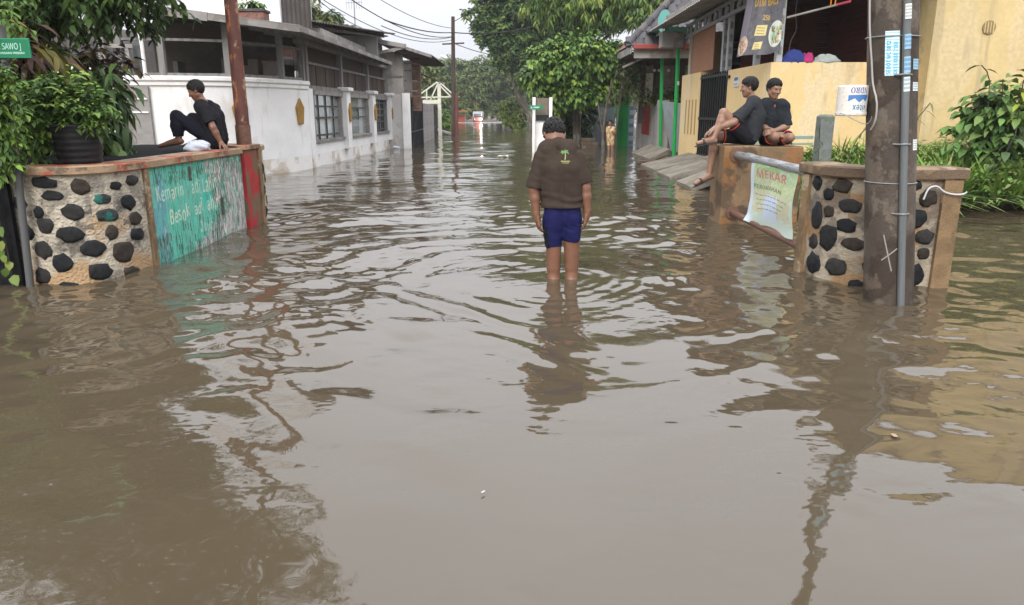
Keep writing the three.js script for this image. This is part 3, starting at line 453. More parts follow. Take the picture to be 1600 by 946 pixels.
M.fascia = surf({ base: [0.27, 0.255, 0.24], vary: 0.25, tile: [1.2, 0.6], rough: 0.75, bump: 0.003, size: 256, blots: [{ c: [0.17, 0.15, 0.13], at: 0.57, fx: 7, fy: 3, amt: 0.7 }] });
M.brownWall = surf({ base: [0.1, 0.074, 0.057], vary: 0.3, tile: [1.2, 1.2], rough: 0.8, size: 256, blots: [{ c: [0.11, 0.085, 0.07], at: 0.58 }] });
M.ochre = surf({ base: [0.33, 0.19, 0.045], vary: 0.3, tile: [0.4, 0.4], rough: 0.7, size: 128 });
M.dark = plain(0.02, 0.019, 0.018, 0.85); M.black = plain(0.012, 0.012, 0.013, 0.4, 0.2);
M.glass = new THREE.MeshPhysicalMaterial({ roughness: 0.05, transmission: 1, thickness: 0, ior: 1.5 }); M.glass.color.setRGB(0.9, 0.92, 0.92);
M.greyWall = surf({ base: [0.33, 0.31, 0.29], vary: 0.25, tile: [2, 2], rough: 0.85, bump: 0.005, blots: [{ c: [0.2, 0.17, 0.14], at: 0.58, fx: 6, fy: 3, amt: 0.6 }, { c: [0.42, 0.4, 0.38], at: 0.63, fx: 4, fy: 4, amt: 0.6 }] });
const fA = [-4.61, 17.32], fu = [0.0244, 0.9997];
const fm = new THREE.Matrix4().makeBasis(new THREE.Vector3(fu[1], 0, fu[0]), new THREE.Vector3(0, 1, 0), new THREE.Vector3(-fu[0], 0, fu[1])).setPosition(fA[0], 0, -fA[1]);
const fb = (s0, s1, y0, y1, o0, o1, r = 0) => bx(o0, o1, y0, y1, s0, s1, r).applyMatrix4(fm);   // box in facade terms
const fp = (s, y, o) => V(o, y, s).applyMatrix4(fm);
// corrugated sheet between four corners (a-b along the waves' run, a-c across the waves)
function corrug(a, b, c, period = 0.18, amp = 0.02) {
  const ab = b.clone().sub(a), ac = c.clone().sub(a), n = Math.max(4, Math.round(ac.length() / period * 4)), nn = ab.clone().cross(ac).normalize(); if (nn.y < 0) nn.negate();
  const pos = [], uv = [], idx = [];
  for (let side = 0; side < 2; side++) for (let i = 0; i <= n; i++) for (let j = 0; j <= 1; j++) { const p = a.clone().addScaledVector(ac, i / n).addScaledVector(ab, j).addScaledVector(nn, amp * Math.sin(i / 4 * 2 * Math.PI) - side * 0.008); pos.push(p.x, p.y, p.z); uv.push(i / n * ac.length(), j * ab.length()); }
  const K = (n + 1) * 2; for (let s = 0; s < 2; s++) for (let i = 0; i < n; i++) { const q = s * K + i * 2; idx.push(q, q + 1, q + 2, q + 1, q + 3, q + 2); }
  for (let i = 0; i < n; i++) for (const j of [0, 1]) { const q = i * 2 + j; idx.push(q, q + 2, q + K, q + 2, q + 2 + K, q + K); }
  const g = new THREE.BufferGeometry(); g.setAttribute('position', new THREE.Float32BufferAttribute(pos, 3)); g.setAttribute('uv', new THREE.Float32BufferAttribute(uv, 2)); g.setIndex(idx); return toCreasedNormals(g, 0.6);
}
function plaqueGeo(w, h) { const s = new THREE.Shape(); s.moveTo(-w / 2, h * 0.16); s.lineTo(0, h / 2); s.lineTo(w / 2, h * 0.16); s.lineTo(w * 0.3, -h / 2); s.lineTo(-w * 0.3, -h / 2); s.closePath(); return new THREE.ExtrudeGeometry(s, { depth: 0.04, bevelEnabled: true, bevelThickness: 0.01, bevelSize: 0.012, bevelSegments: 1 }); }
{
  const h = thing('white_house', 'white house with rounded front wall and grey sheet roof on the left', 'house');
  const front = plan([[-9.6, 14.9], [-8.2, 14.75], [-6.9, 14.68], [-6.0, 14.85], [-5.35, 15.35], [-4.85, 16.4], [-4.62, 17.3]], 8);
  add('wall', prism(strip(front, 0, 0.2), 0.3, 1.84), M.white, h); add('wall_foot', prism(strip(front, -0.0, 0.2), -0.4, 0.3), M.whiteFoot, h);
  add('wall_cap', prism(strip(front, -0.07, 0.28), 1.842, 1.94, 0.02), M.white, h);
  add('wall_moulding', prism(strip(front, -0.035, 0.02), 1.76, 1.84, 0.008), M.white, h);
  for (const [s, w] of [[4.3, 0.3], [6.1, 0.3]]) { const total = s; const q = along(front, total), g = plaqueGeo(w, 0.52); g.rotateY(Math.atan2(q.td, q.tx)); g.translate(q.x, 1.28, -q.d); add('plaque', g, M.ochre, h); }
  // street facade
  add('wall_foot', fb(0.0, 9.9, -0.4, 0.3, -0.2, 0), M.whiteFoot, h);
  add('wall', fb(0.0, 9.9, 0.3, 0.56, -0.2, 0), M.white, h);
  const spans = [[0.36, 3.0], [3.42, 6.35], [6.77, 9.35]];
  for (const [s0, s1] of [[0, 0.36], ...[3.0, 6.35, 9.35].map(s => [s, s + 0.42])]) {
    const p = add('pillar', fb(s0, s1, 0.3, 1.8, -0.2, s0 ? 0.14 : -0.001, 0.015), M.white, h); if (!s0) continue; add('capital', fb(s0 - 0.06, s1 + 0.06, 1.8, 1.9, -0.22, 0.22, 0.025), M.white, p);
    add('plaque', plaqueGeo(0.26, 0.46).rotateY(Math.PI / 2).translate(0.135, 1.25, -(s0 + s1) / 2).applyMatrix4(fm), M.ochre, p);
  }
  M.greyPane = surf({ base: [0.5, 0.5, 0.49], vary: 0.25, tile: [1, 1], rough: 0.5, bump: 0.002, size: 256 });
  spans.forEach(([a, b], k) => {
    const win = add('window_frame', [fb(a, b, 1.66, 1.76, -0.12, 0.04), fb(a, b, 0.56, 0.62, -0.1, 0.06), fb(a, a + 0.1, 0.62, 1.66, -0.12, 0.0), fb(b - 0.1, b, 0.62, 1.66, -0.12, 0.0)], k === 2 ? M.greyFrame : M.fascia, h);
    add('window_back', fb(a + 0.1, b - 0.1, 0.62, 1.66, -0.135, -0.105), k === 2 ? M.greyFrame : M.greyPane, win);
    add('pane', fb(a + 0.1, b - 0.1, 0.62, 1.66, -0.1, -0.096), M.glass, win);
    const bars = k === 0 ? [0.22, 0.5, 0.78] : k === 1 ? [0.3, 0.62] : [0.12, 0.28, 0.44, 0.6, 0.76, 0.9];
    for (const t of bars) add('bar', fb(lerp(a + 0.1, b - 0.1, t) - 0.015, lerp(a + 0.1, b - 0.1, t) + 0.015, k === 1 ? 1.05 : 0.62, k === 1 ? 1.4 : 1.66, -0.092, -0.068), M.black, win);
    for (const y of k === 1 ? [1.12, 1.38] : k === 0 ? [0.72, 1.13, 1.4] : [0.7, 0.95, 1.15, 1.35, 1.55]) add('bar', fb(a + 0.3, b - 0.3, y - 0.022, y + 0.022, -0.066, -0.04), M.black, win);
  });
  add('lintel', fb(0, 9.9, 1.763, 1.86, -0.2, -0.002), M.greyFrame, h);
  // upper storey: boards, rail, dark sheets coloured for the shaded opening
  for (const s of [-0.02, 3.12, 6.42, 9.45]) add('upper_post', fb(s, s + 0.16, 1.862, 2.95, -0.17, 0.0), M.greyFrame, h);
  reseed(5); for (const [a, b] of [[0.14, 3.12], [3.28, 6.42], [6.58, 9.45]]) { const n = 7; for (let k = 0; k < n; k++) add('board', fb(lerp(a, b, k / n) + 0.006, lerp(a, b, (k + 1) / n) - 0.006, 1.862, 2.33, -0.11 - 0.012 * (k % 2), -0.08 - 0.012 * (k % 2)), M.brownBoard[Math.floor(rnd() * 3)], h); add('rail', fb(a, b, 2.332, 2.385, -0.12, -0.05), M.greyFrame, h); add('opening_shade_sheet', fb(a, b, 2.387, 2.9, -0.14, -0.13), M.brownBoard[1], h); }
  add('top_beam', fb(-0.3, 9.7, 2.72, 2.82, -0.19, 0.02), M.greyFrame, h);
  // upper front gallery above the rounded wall: framed glazing in front of a dark room
  const pf = [[-7.55, 14.9], [-6.75, 14.92], [-5.62, 15.28], [-4.92, 16.4], [-4.7, 17.2]];
  for (const [x, d] of pf) add('gallery_post', bx(x - 0.06, x + 0.06, 1.942, 2.95, d - 0.06, d + 0.06), M.greyFrame, h);
  for (let k = 0; k + 1 < pf.length; k++) {
    const [x0, d0] = pf[k], [x1, d1] = pf[k + 1]; const a = V(x0, 1.975, d0), b = V(x1, 1.975, d1);
    add('gallery_sill', beam(a, b, 0.09, 0.06), M.greyFrame, h); add('gallery_rail', beam(V(x0, 2.62, d0), V(x1, 2.62, d1), 0.05, 0.05), M.greyFrame, h);
    add('pane', beam(V(x0, 2.3, d0), V(x1, 2.3, d1), 0.006, 0.6, 0), M.glass, h);
  }
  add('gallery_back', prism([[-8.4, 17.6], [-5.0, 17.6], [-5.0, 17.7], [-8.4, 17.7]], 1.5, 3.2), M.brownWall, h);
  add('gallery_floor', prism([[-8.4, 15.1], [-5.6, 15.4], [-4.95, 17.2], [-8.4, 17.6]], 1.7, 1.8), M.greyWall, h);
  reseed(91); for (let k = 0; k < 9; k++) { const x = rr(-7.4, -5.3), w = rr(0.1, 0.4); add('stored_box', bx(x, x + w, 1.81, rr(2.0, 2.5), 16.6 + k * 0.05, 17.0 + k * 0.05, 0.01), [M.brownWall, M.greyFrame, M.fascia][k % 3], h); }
  // left end: side door, framed opening and white wall
  add('door', bx(-7.45, -6.95, 0.2, 1.74, 14.6, 14.66), M.fascia, h); for (const y of [1.5, 1.25]) add('door_rail', bx(-7.42, -6.98, y, y + 0.03, 14.575, 14.598), M.white, h);
  add('side_wall', bx(-9.5, -7.56, -0.4, 2.12, 14.4, 14.56), M.white, h);
  const vent = add('vent_window', bx(-8.0, -7.72, 0.82, 1.06, 14.35, 14.39), M.white, h); for (let k = 0; k < 3; k++) add('vent_slot_shade', bx(-7.97 + k * 0.09, -7.9 + k * 0.09, 0.85, 1.03, 14.34, 14.348), M.greyFrame, vent);  // slots are surface strips, coloured for the shade inside
  add('side_frame', beam(V(-7.72, 1.95, 14.6), V(-7.75, 2.9, 14.7), 0.12, 0.12), M.greyFrame, h); add('side_frame', beam(V(-7.3, 1.96, 14.75), V(-7.32, 2.5, 14.75), 0.07, 0.07), M.fascia, h); add('side_frame', beam(V(-7.75, 2.48, 14.7), V(-7.2, 2.48, 14.75), 0.07, 0.07), M.fascia, h);
  add('downpipe', tube([V(-7.2, 2.8, 14.62), V(-7.02, 2.76, 14.62), V(-6.98, 2.6, 14.62), V(-6.97, 1.96, 14.62)], 0.035, 24, 8), M.white, h);
  // sheet roof sloping to the street, with boards along its edges
  add('roof_sheet', corrug(V(-8.6, 3.42, 14.7), V(-4.0, 2.84, 14.7), V(-8.6, 3.42, 25.6), 0.2, 0.022), M.roofGrey, h);
  add('bargeboard', beam(V(-8.6, 3.36, 14.72), V(-5.72, 3.0, 14.72), 0.04, 0.16), M.fascia, h); add('bargeboard', beam(V(-5.715, 3.0, 14.722), V(-4.0, 2.785, 14.722), 0.04, 0.12), M.fascia, h);
  add('eave_board', beam(V(-4.0, 2.79, 14.75), V(-3.98, 2.81, 25.6), 0.035, 0.1), M.fascia, h);
  for (let k = 0; k < 12; k++) add('rafter', beam(V(-5.4, 2.94, 15.1 + k * 0.93), V(-4.03, 2.775, 15.1 + k * 0.93), 0.05, 0.08), M.greyFrame, h);
  // taller white block behind, its side sheeting and the second roof
  add('upper_block', bx(-7.5, -5.62, 2.8, 6, 19.0, 22), M.white, h); add('side_sheet', corrug(V(-5.6, 2.9, 19.1), V(-5.6, 5.6, 19.1), V(-5.02, 2.9, 19.6), 0.12, 0.012), M.roofGrey, h);
  add('roof_sheet', corrug(V(-7.4, 3.56, 19.8), V(-5.55, 3.5, 19.8), V(-6.2, 3.9, 27.4), 0.2, 0.022), M.roofGrey, h);
  add('roof_sheet', corrug(V(-5.6, 3.52, 19.6), V(-4.95, 3.46, 19.6), V(-4.75, 3.98, 27.4), 0.2, 0.022), M.roofGrey, h);
  add('bargeboard', beam(V(-5.6, 3.42, 19.55), V(-4.5, 3.86, 27.3), 0.05, 0.16), M.fascia, h);
  add('upper_wall', bx(-6.2, -4.55, 2.7, 3.75, 26.2, 27.2), M.greyWall, h); add('upper_wall', bx(-8, -4.9, 2.6, 3.35, 20, 26), M.greyWall, h);
  add('back_wall', bx(-9.6, -9.4, -0.4, 3.2, 15, 26), M.greyWall, h);
  rebase(h, V(-6.5, -0.4, 20));
  const pl = thing('flower_box', 'brick red flower box on the white house roof', 'planter');
  add('box', prism([[-5.95, 16.9], [-5.36, 16.9], [-5.36, 17.3], [-5.95, 17.3]], 3.1, 3.36, 0.01), surf({ base: [0.26, 0.12, 0.09], vary: 0.4, tile: [0.4, 0.4], size: 256, blots: [{ c: [0.13, 0.09, 0.08], at: 0.57 }] }), pl); add('rim', bx(-5.98, -5.33, 3.362, 3.42, 16.87, 17.33, 0.01), M.roofGrey, pl); rebase(pl, V(-5.65, 3.1, 17.1));
  const an = thing('roof_antenna', 'thin television antenna standing on the grey roof', 'antenna');
  add('mast', rod(V(-5.22, 3.9, 26), V(-5.22, 5.0, 26), 0.02, 6), M.galv, an); add('boom', rod(V(-5.5, 4.75, 26), V(-4.95, 4.78, 26), 0.012, 6), M.galv, an); for (let k = 0; k < 7; k++) add('element', rod(V(-5.48 + k * 0.085, 4.55, 26), V(-5.48 + k * 0.085, 4.98, 26), 0.007, 5), M.galv, an); rebase(an, V(-5.22, 3.9, 26));
}
{ // grey neighbour with gable canopy
  const h = thing('grey_house', 'grey plastered house with canopy roof beyond the white house', 'house');
  add('wall', bx(-8, -3.62, -0.4, 1.86, 26.8, 27.0), surf({ base: [0.55, 0.53, 0.51], vary: 0.15, tile: [2.5, 2.5], blots: [{ c: [0.36, 0.32, 0.27], at: 0.6, fx: 5, fy: 3, soft: 0.06, amt: 0.6 }] }), h); add('gate_pillar', bx(-3.86, -3.58, -0.4, 1.9, 26.72, 26.796, 0.01), M.white, h);
  add('upper_wall', bx(-4.75, -3.84, 1.862, 3.3, 27.05, 27.2), M.greyWall, h); add('mid_ledge', bx(-4.75, -3.82, 2.46, 2.5, 27.0, 27.048), M.greyFrame, h);
  add('brick_column', bx(-3.7, -3.4, 1.3, 3.15, 28.4, 28.7), surf({ base: [0.22, 0.12, 0.085], vary: 0.5, tile: [0.5, 0.5], size: 256, blots: [{ c: [0.12, 0.09, 0.07], at: 0.56, fx: 4, fy: 12 }] }), h);
  add('inner_wall', bx(-7, -3.9, 1.8, 3.2, 30, 30.2), M.greyWall, h);
  for (const y of [2.0, 2.35, 2.7, 2.95]) add('shelf_bar', beam(V(-3.86, y, 27.6), V(-3.45, y, 27.9), 0.04, 0.05), M.greyFrame, h);
  add('canopy_sheet', corrug(V(-4.9, 3.72, 26.4), V(-2.75, 3.14, 26.4), V(-4.9, 3.72, 32), 0.2, 0.022), M.roofGrey, h);
  add('canopy_beam', beam(V(-4.62, 3.6, 26.36), V(-3.6, 3.42, 26.36), 0.06, 0.14), M.fascia, h); add('canopy_beam', beam(V(-4.62, 3.2, 26.4), V(-3.6, 3.4, 26.4), 0.05, 0.1), M.fascia, h); add('eave_board', beam(V(-3.6, 3.36, 26.38), V(-2.74, 3.1, 26.4), 0.04, 0.1), M.greyFrame, h);
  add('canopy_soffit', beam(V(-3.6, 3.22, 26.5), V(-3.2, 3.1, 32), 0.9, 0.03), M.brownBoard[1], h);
  add('second_canopy', corrug(V(-4.2, 2.95, 30), V(-2.95, 2.45, 30), V(-4.2, 2.95, 33), 0.2, 0.02), M.roofGrey, h);
  rebase(h, V(-5, -0.4, 28));
  const gatePart = (t, a, b, y0, y1, n, mat) => { for (let k = 0; k <= n; k++) { const p = a.clone().lerp(b, k / n); add('bar', bx(p.x - 0.02, p.x + 0.02, y0, y1, -p.z - 0.02, -p.z + 0.02), mat, t); } for (const y of [y0 + 0.05, lerp(y0, y1, 0.36), y1 - 0.04]) add('cross_bar', beam(new THREE.Vector3(a.x, y, a.z), new THREE.Vector3(b.x, y, b.z), 0.03, 0.05), mat, t); };
  const g = thing('black_gate', 'black barred metal gate beside the grey house', 'gate');
  gatePart(g, V(-3.66, 0, 26.95), V(-3.82, 0, 32.4), -0.15, 1.8, 11, M.black); add('backing', beam(V(-3.74, 0.8, 26.98), V(-3.9, 0.8, 32.4), 0.015, 1.6, 0), plain(0.14, 0.16, 0.165, 0.5), g); rebase(g, V(-3.74, -0.15, 29.6));
  const w = thing('white_gate_panels', 'white sheet gate panels left of the far small carport', 'gate');
  for (let k = 0; k < 3; k++) add('panel', beam(V(-3.84 - 0.04 * k, 0.72, 32.5 + 1.9 * k), V(-3.88 - 0.04 * k, 0.72, 34.35 + 1.9 * k), 0.06, 1.8), M.fascia, w); rebase(w, V(-3.9, -0.2, 35.2));
  const dg = thing('dark_gate', 'dark barred gate under the white carport frame', 'gate'); gatePart(dg, V(-3.98, 0, 38.2), V(-4.06, 0, 41), -0.15, 1.62, 12, M.black); rebase(dg, V(-4.02, -0.15, 39.6));
  const c = thing('carport_frame', 'small white carport roof frame on a cream post', 'carport');
  M.cream = plain(0.55, 0.53, 0.45, 0.7);
  add('post', bx(-4.02, -3.84, -0.4, 2.7, 41.2, 41.4), M.cream, c); add('lintel', beam(V(-5.1, 1.78, 41.3), V(-3.85, 1.78, 41.25), 0.16, 0.2), M.cream, c);
  for (const [a, b] of [[[-5.3, 1.95], [-3.95, 2.85]], [[-3.95, 2.85], [-3.1, 2.1]], [[-4.6, 1.9], [-4.6, 2.4]], [[-4.4, 1.9], [-3.95, 2.8]], [[-3.95, 2.7], [-3.3, 2.05]], [[-5.3, 2.0], [-3.2, 2.05]]]) add('truss_bar', beam(V(a[0], a[1], 41.2), V(b[0], b[1], 41.2), 0.06, 0.07), M.cream, c);
  for (const [x, y] of [[-5.3, 1.95], [-3.95, 2.85], [-3.1, 2.1]]) add('purlin', beam(V(x, y, 41.1), V(x, y, 45), 0.05, 0.05), M.cream, c); rebase(c, V(-3.93, -0.4, 41.3));
  const lg = add('grey_plank', beam(V(-4.3, 0.3, 43), V(-3.0, 0.03, 40.6), 0.1, 0.12), M.fascia); tag(lg, 'long pale plank lying in the water by the far pole', 'plank');
}
{ // far wooden utility pole
  const p = thing('utility_pole', 'slim dark utility pole standing in the flooded street far away', 'pole');
  add('shaft', rod(V(-3.02, -0.4, 39), V(-2.94, 5.85, 39), [0.13, 0.09], 10), M.brownBoard[1], p); add('brown_casing', rod(V(-2.86, -0.4, 38.98), V(-2.84, 2.1, 38.98), 0.09, 10), surf({ base: [0.13, 0.05, 0.04], vary: 0.4, size: 128 }), p);
  add('cross_arm', beam(V(-3.5, 4.55, 39), V(-2.4, 4.6, 39), 0.07, 0.07), M.brownBoard[0], p); add('lamp_arm', rod(V(-2.97, 3.8, 38.95), V(-3.3, 3.9, 38.7), 0.02, 6), M.galv, p); add('lamp_head', new THREE.CapsuleGeometry(0.08, 0.22, 4, 8).rotateZ(1.2).translate(-3.4, 3.9, -38.65), plain(0.6, 0.6, 0.6, 0.4), p);
  rebase(p, V(-3.02, -0.4, 39));
  M.wire = plain(0.02, 0.02, 0.022, 0.6);
  const wire = (a, b, sag, label, r = 0.016) => { const pts = []; for (let k = 0; k <= 14; k++) { const t = k / 14, q = a.clone().lerp(b, t); q.y -= sag * 4 * t * (1 - t); pts.push(q); } tag(add('overhead_wire', tube(pts, r, 28, 5), M.wire), label, 'wire', 'overhead wires over the street'); };
  wire(V(-2.95, 5.3, 39), V(-6.5, 6.6, 14), 0.85, 'upper overhead wire sagging from the far pole over the grey roofs', 0.013);
  wire(V(-3.0, 4.9, 39), V(-6.6, 6.5, 14), 1.15, 'thick lower overhead wire sagging from the far pole over the roofs', 0.018);
  wire(V(-3.0, 4.75, 39), V(-7.2, 6.3, 14), 1.3, 'overhead wire with the deepest sag left of the far pole', 0.013);
  wire(V(-4.6, 4.2, 27.5), V(-2.95, 4.9, 39), 0.25, 'short overhead wire from the canopy roof up to the far pole');
  wire(V(-4.5, 4.4, 27.5), V(-2.95, 5.1, 39), 0.15, 'upper short overhead wire from the canopy roof to the far pole', 0.024);
  wire(V(-2.94, 5.6, 39), V(1.5, 7.2, 30), 0.2, 'overhead wire rising right from the far pole top to the tree');
  wire(V(-2.94, 5.1, 39), V(1.6, 5.6, 40), 0.2, 'thick overhead wire running right from the far pole into the tree', 0.026);
  wire(V(-2.94, 4.6, 39), V(2.0, 4.2, 42), 0.35, 'lowest overhead wire running right from the far pole', 0.018);
  wire(V(-4.0, 2.6, 41.3), V(3.0, 3.6, 60), 0.9, 'thin low wire hanging across the street from the carport', 0.014);
  wire(V(-6.0, 5.2, 19.2), V(-5.0, 4.0, 27), 0.3, 'thin wire from the white upper wall down to the roof', 0.012);
}
// ---------- yellow house with terrace on the right ----------
M.yellow = surf({ base: [0.66, 0.485, 0.24], vary: 0.12, tile: [3, 3], rough: 0.75, bump: 0.004, blots: [{ c: [0.62, 0.52, 0.36], at: 0.66, fx: 9, fy: 3, soft: 0.06, amt: 0.6 }, { c: [0.42, 0.3, 0.15], at: 0.68, fx: 8, fy: 3, soft: 0.06, amt: 0.5 }] });
M.yellowOld = surf({ base: [0.55, 0.42, 0.21], vary: 0.18, tile: [4.5, 4.5], rough: 0.85, bump: 0.006, size: 1024, blots: [{ c: [0.55, 0.44, 0.27], at: 0.56, fx: 10, fy: 2, soft: 0.09, amt: 0.6 }, { c: [0.32, 0.26, 0.17], at: 0.6, fx: 16, fy: 2, soft: 0.06, amt: 0.5 }, { c: [0.26, 0.2, 0.12], at: 0.68, fx: 6, fy: 6, soft: 0.05, amt: 0.5 }] });
M.alu = surf({ base: [0.36, 0.37, 0.38], vary: 0.15, tile: [0.6, 0.6], rough: 0.45, metal: 0.3, bump: 0.001, size: 256 });
M.maroon = [[0.11, 0.03, 0.022], [0.1, 0.027, 0.02], [0.12, 0.034, 0.024]].map(b => surf({ base: b, vary: 0.25, tile: [1.6, 0.5], rough: 0.6, bump: 0.002, size: 256, blots: [{ c: [0.07, 0.022, 0.018], at: 0.6, fx: 3, fy: 6, amt: 0.6 }] }));
M.blind = [[0.34, 0.17, 0.1], [0.31, 0.155, 0.09]].map(b => surf({ base: b, vary: 0.2, tile: [1, 0.3], rough: 0.8, size: 128 }));
{
  const h = thing('yellow_house', 'pale yellow house with open terrace behind the two seated people', 'house');
  add('street_wall', bx(4.3, 4.48, -0.4, 2.15, 17.5, 19.4), M.yellow, h);
  add('street_wall', bx(4.3, 4.48, -0.4, 2.07, 12.98, 15.3), M.yellow, h);
  add('front_wall', bx(4.3, 6.72, -0.4, 2.07, 12.8, 12.978), M.yellow, h);
  add('side_wall', bx(4.48, 7.4, -0.4, 3.2, 19.4, 19.6), M.yellow, h);
  for (let k = 0; k < 4; k++) add('wall_slit', bx(4.288, 4.299, 0.75, 1.55, 17.75 + k * 0.33, 17.83 + k * 0.33), plain(0.34, 0.24, 0.11, 0.8), h);
  const g = add('gate_leaf', bx(4.33, 4.37, 0.18, 2.05, 15.32, 17.48), plain(0.014, 0.015, 0.018, 0.4, 0.2), h);
  for (let k = 0; k < 12; k++) add('gate_bar', bx(4.298, 4.328, 0.2, 2.08, 15.36 + k * 0.185, 15.4 + k * 0.185), M.black, g); for (const y of [0.3, 1.1, 1.98]) add('gate_bar', bx(4.285, 4.297, y, y + 0.05, 15.32, 17.48), M.black, g);
  add('hinge', bx(4.26, 4.3, 1.92, 1.97, 15.12, 15.3, 0.005), M.black, h);
  const pl = add('number_plate', bx(4.28, 4.299, 1.74, 1.93, 14.5, 14.82), plain(0.55, 0.56, 0.58, 0.5), h); add('plate_print', bx(4.276, 4.2795, 1.85, 1.91, 14.55, 14.77), plain(0.08, 0.1, 0.16, 0.5), pl); add('plate_print', bx(4.276, 4.2795, 1.77, 1.8, 14.55, 14.77), plain(0.3, 0.32, 0.36, 0.5), pl);
  // light metal posts, grey plates coloured for the shaded slot holes, pierced roof beam
  const post = (x, d, y0, y1) => { const p = add('terrace_post', bx(x - 0.05, x + 0.05, y0, y1, d - 0.06, d + 0.06, 0.006), M.alu, h); for (let y = y0 + 0.12; y < y1 - 0.2; y += 0.24) add('post_slot_shade', bx(x - 0.028, x + 0.028, y, y + 0.13, d - 0.066, d - 0.0605), M.greyFrame, p); };
  post(4.4, 18.85, 2.152, 3.2); post(4.4, 16.05, 2.05, 3.2); post(4.42, 15.75, 2.05, 3.2); post(4.4, 13.9, 2.072, 3.3); post(4.44, 12.9, 2.072, 3.4);
  const rb = add('roof_beam', [beam(V(4.32, 3.06, 19.3), V(4.32, 3.2, 12.6), 0.05, 0.07), beam(V(4.32, 3.3, 19.3), V(4.32, 3.44, 12.6), 0.05, 0.06)], M.alu, h);
  for (let k = 0; k < 16; k++) { const d = 19.2 - k * 0.42, y = 3.095 + (19.3 - d) / 6.7 * 0.14; add('beam_strut', beam(V(4.32, y, d), V(4.32, y + 0.17, d - (k % 2 ? 0.0 : 0.12)), 0.04, 0.16), M.alu, rb); }
  add('roof', prism([[3.85, 12.2], [7.6, 12.2], [7.6, 19.6], [3.85, 19.6]], 3.5, 3.58), M.fascia, h); add('eave_sheet', corrug(V(4.4, 3.52, 12.2), V(3.5, 3.3, 12.2), V(4.4, 3.48, 19.8), 0.16, 0.015), M.fascia, h);
  add('end_box', bx(3.72, 4.28, 2.82, 3.2, 19.3, 19.7, 0.02), M.fascia, h);
  add('ceiling', bx(4.5, 7.4, 3.42, 3.46, 13, 19.4), M.brownBoard[0], h);
  // terrace back and side walls clad in thin red-brown boards
  reseed(44); for (let k = 0; k < 20; k++) add('cladding_board', bx(4.9, 7.4, 1.4 + k * 0.1, 1.494 + k * 0.1, 16.5 - (k % 2) * 0.006, 16.54), M.maroon[Math.floor(rnd() * 3)], h);
  for (let k = 0; k < 20; k++) add('cladding_board', bx(6.64 + (k % 2) * 0.006, 6.69, 1.4 + k * 0.1, 1.494 + k * 0.1, 13.0, 16.37), M.maroon[Math.floor(rnd() * 3)], h);
  add('inner_post', bx(6.05, 6.4, 1.4, 3.4, 16.38, 16.49), M.maroon[0], h);
  add('side_room', bx(4.95, 7.4, 1.2, 3.4, 17.5, 17.6), M.brownBoard[1], h); for (const y of [2.3, 2.6, 2.75]) add('shelf', bx(4.8, 5.6, y, y + 0.03, 17.2, 17.48), M.greyFrame, h);
  add('terrace_floor', bx(4.5, 7.4, 1.1, 1.2, 13, 19.4), M.greyWall, h);
  const bl = thing('roller_blind', 'reddish bamboo roller blind closing the terrace beside the grey posts', 'blind');
  for (let k = 0; k < 36; k++) add('slat', bx(4.36, 4.372 + 0.004 * (k % 2), 2.17 + k * 0.0265, 2.195 + k * 0.0265, 16.75, 18.72), M.blind[k % 2], bl); rebase(bl, V(4.36, 2.17, 17.7));
  rebase(h, V(5.5, -0.4, 16));
  // big dark banner hung on the terrace corner
  const tex = canvasTex(768, 1024, (c, W, H) => {
    reseed(12); c.fillStyle = '#5b5a60'; c.fillRect(0, 0, W, H); for (let i = 0; i < 600; i++) { c.fillStyle = ['rgba(70,70,78,.3)', 'rgba(105,102,108,.25)', 'rgba(60,60,66,.3)'][i % 3]; c.fillRect(rnd() * W, rnd() * H, rr(8, 70), rr(8, 70)); }
    c.fillStyle = '#77727c'; c.fillRect(0, 0, 150, H);
    c.save(); c.translate(190, 440); c.rotate(-0.10); c.fillStyle = '#b98f2e'; c.font = 'bold 150px sans-serif'; c.scale(0.72, 1); c.fillText('DIM BALI', 0, 0); c.restore();
    c.fillStyle = '#c0a04c'; c.font = 'bold 88px sans-serif'; c.fillText('250', 370, 590);
    const plate = (x, y, w, h) => { c.fillStyle = '#cdbf83'; c.beginPath(); c.moveTo(x + 20, y); c.lineTo(x + w, y - 14); c.lineTo(x + w - 20, y + h); c.lineTo(x, y + h + 10); c.fill(); c.fillStyle = 'rgba(120,100,50,.55)'; for (let r = 0; r < 3; r++) c.fillRect(x + 30, y + 22 + r * h / 3.4, w - 80, h / 9); };
    plate(270, 660, 210, 120); plate(270, 870, 150, 80);
    c.fillStyle = '#b9a79c'; c.beginPath(); c.ellipse(95, 900, 100, 120, 0, 0, 7); c.fill(); for (let i = 0; i < 60; i++) { c.fillStyle = ['#a97f72', '#cbbbab', '#8f6a5e', '#c7a58d'][i % 4]; c.beginPath(); c.arc(95 + rr(-70, 70), 900 + rr(-85, 85), rr(8, 22), 0, 7); c.fill(); }
    c.fillStyle = '#c6ccc4'; c.beginPath(); c.ellipse(660, 780, 140, 170, 0, 0, 7); c.fill(); for (let i = 0; i < 80; i++) { c.fillStyle = ['#8fae8c', '#bfae8f', '#8f7a60', '#a8c0a0', '#6f5c48'][i % 5]; c.beginPath(); c.arc(665 + rr(-85, 95), 790 + rr(-110, 110), rr(10, 26), 0, 7); c.fill(); }
  });
  const g2 = new THREE.PlaneGeometry(1, 1, 24, 24), p = g2.attributes.position;
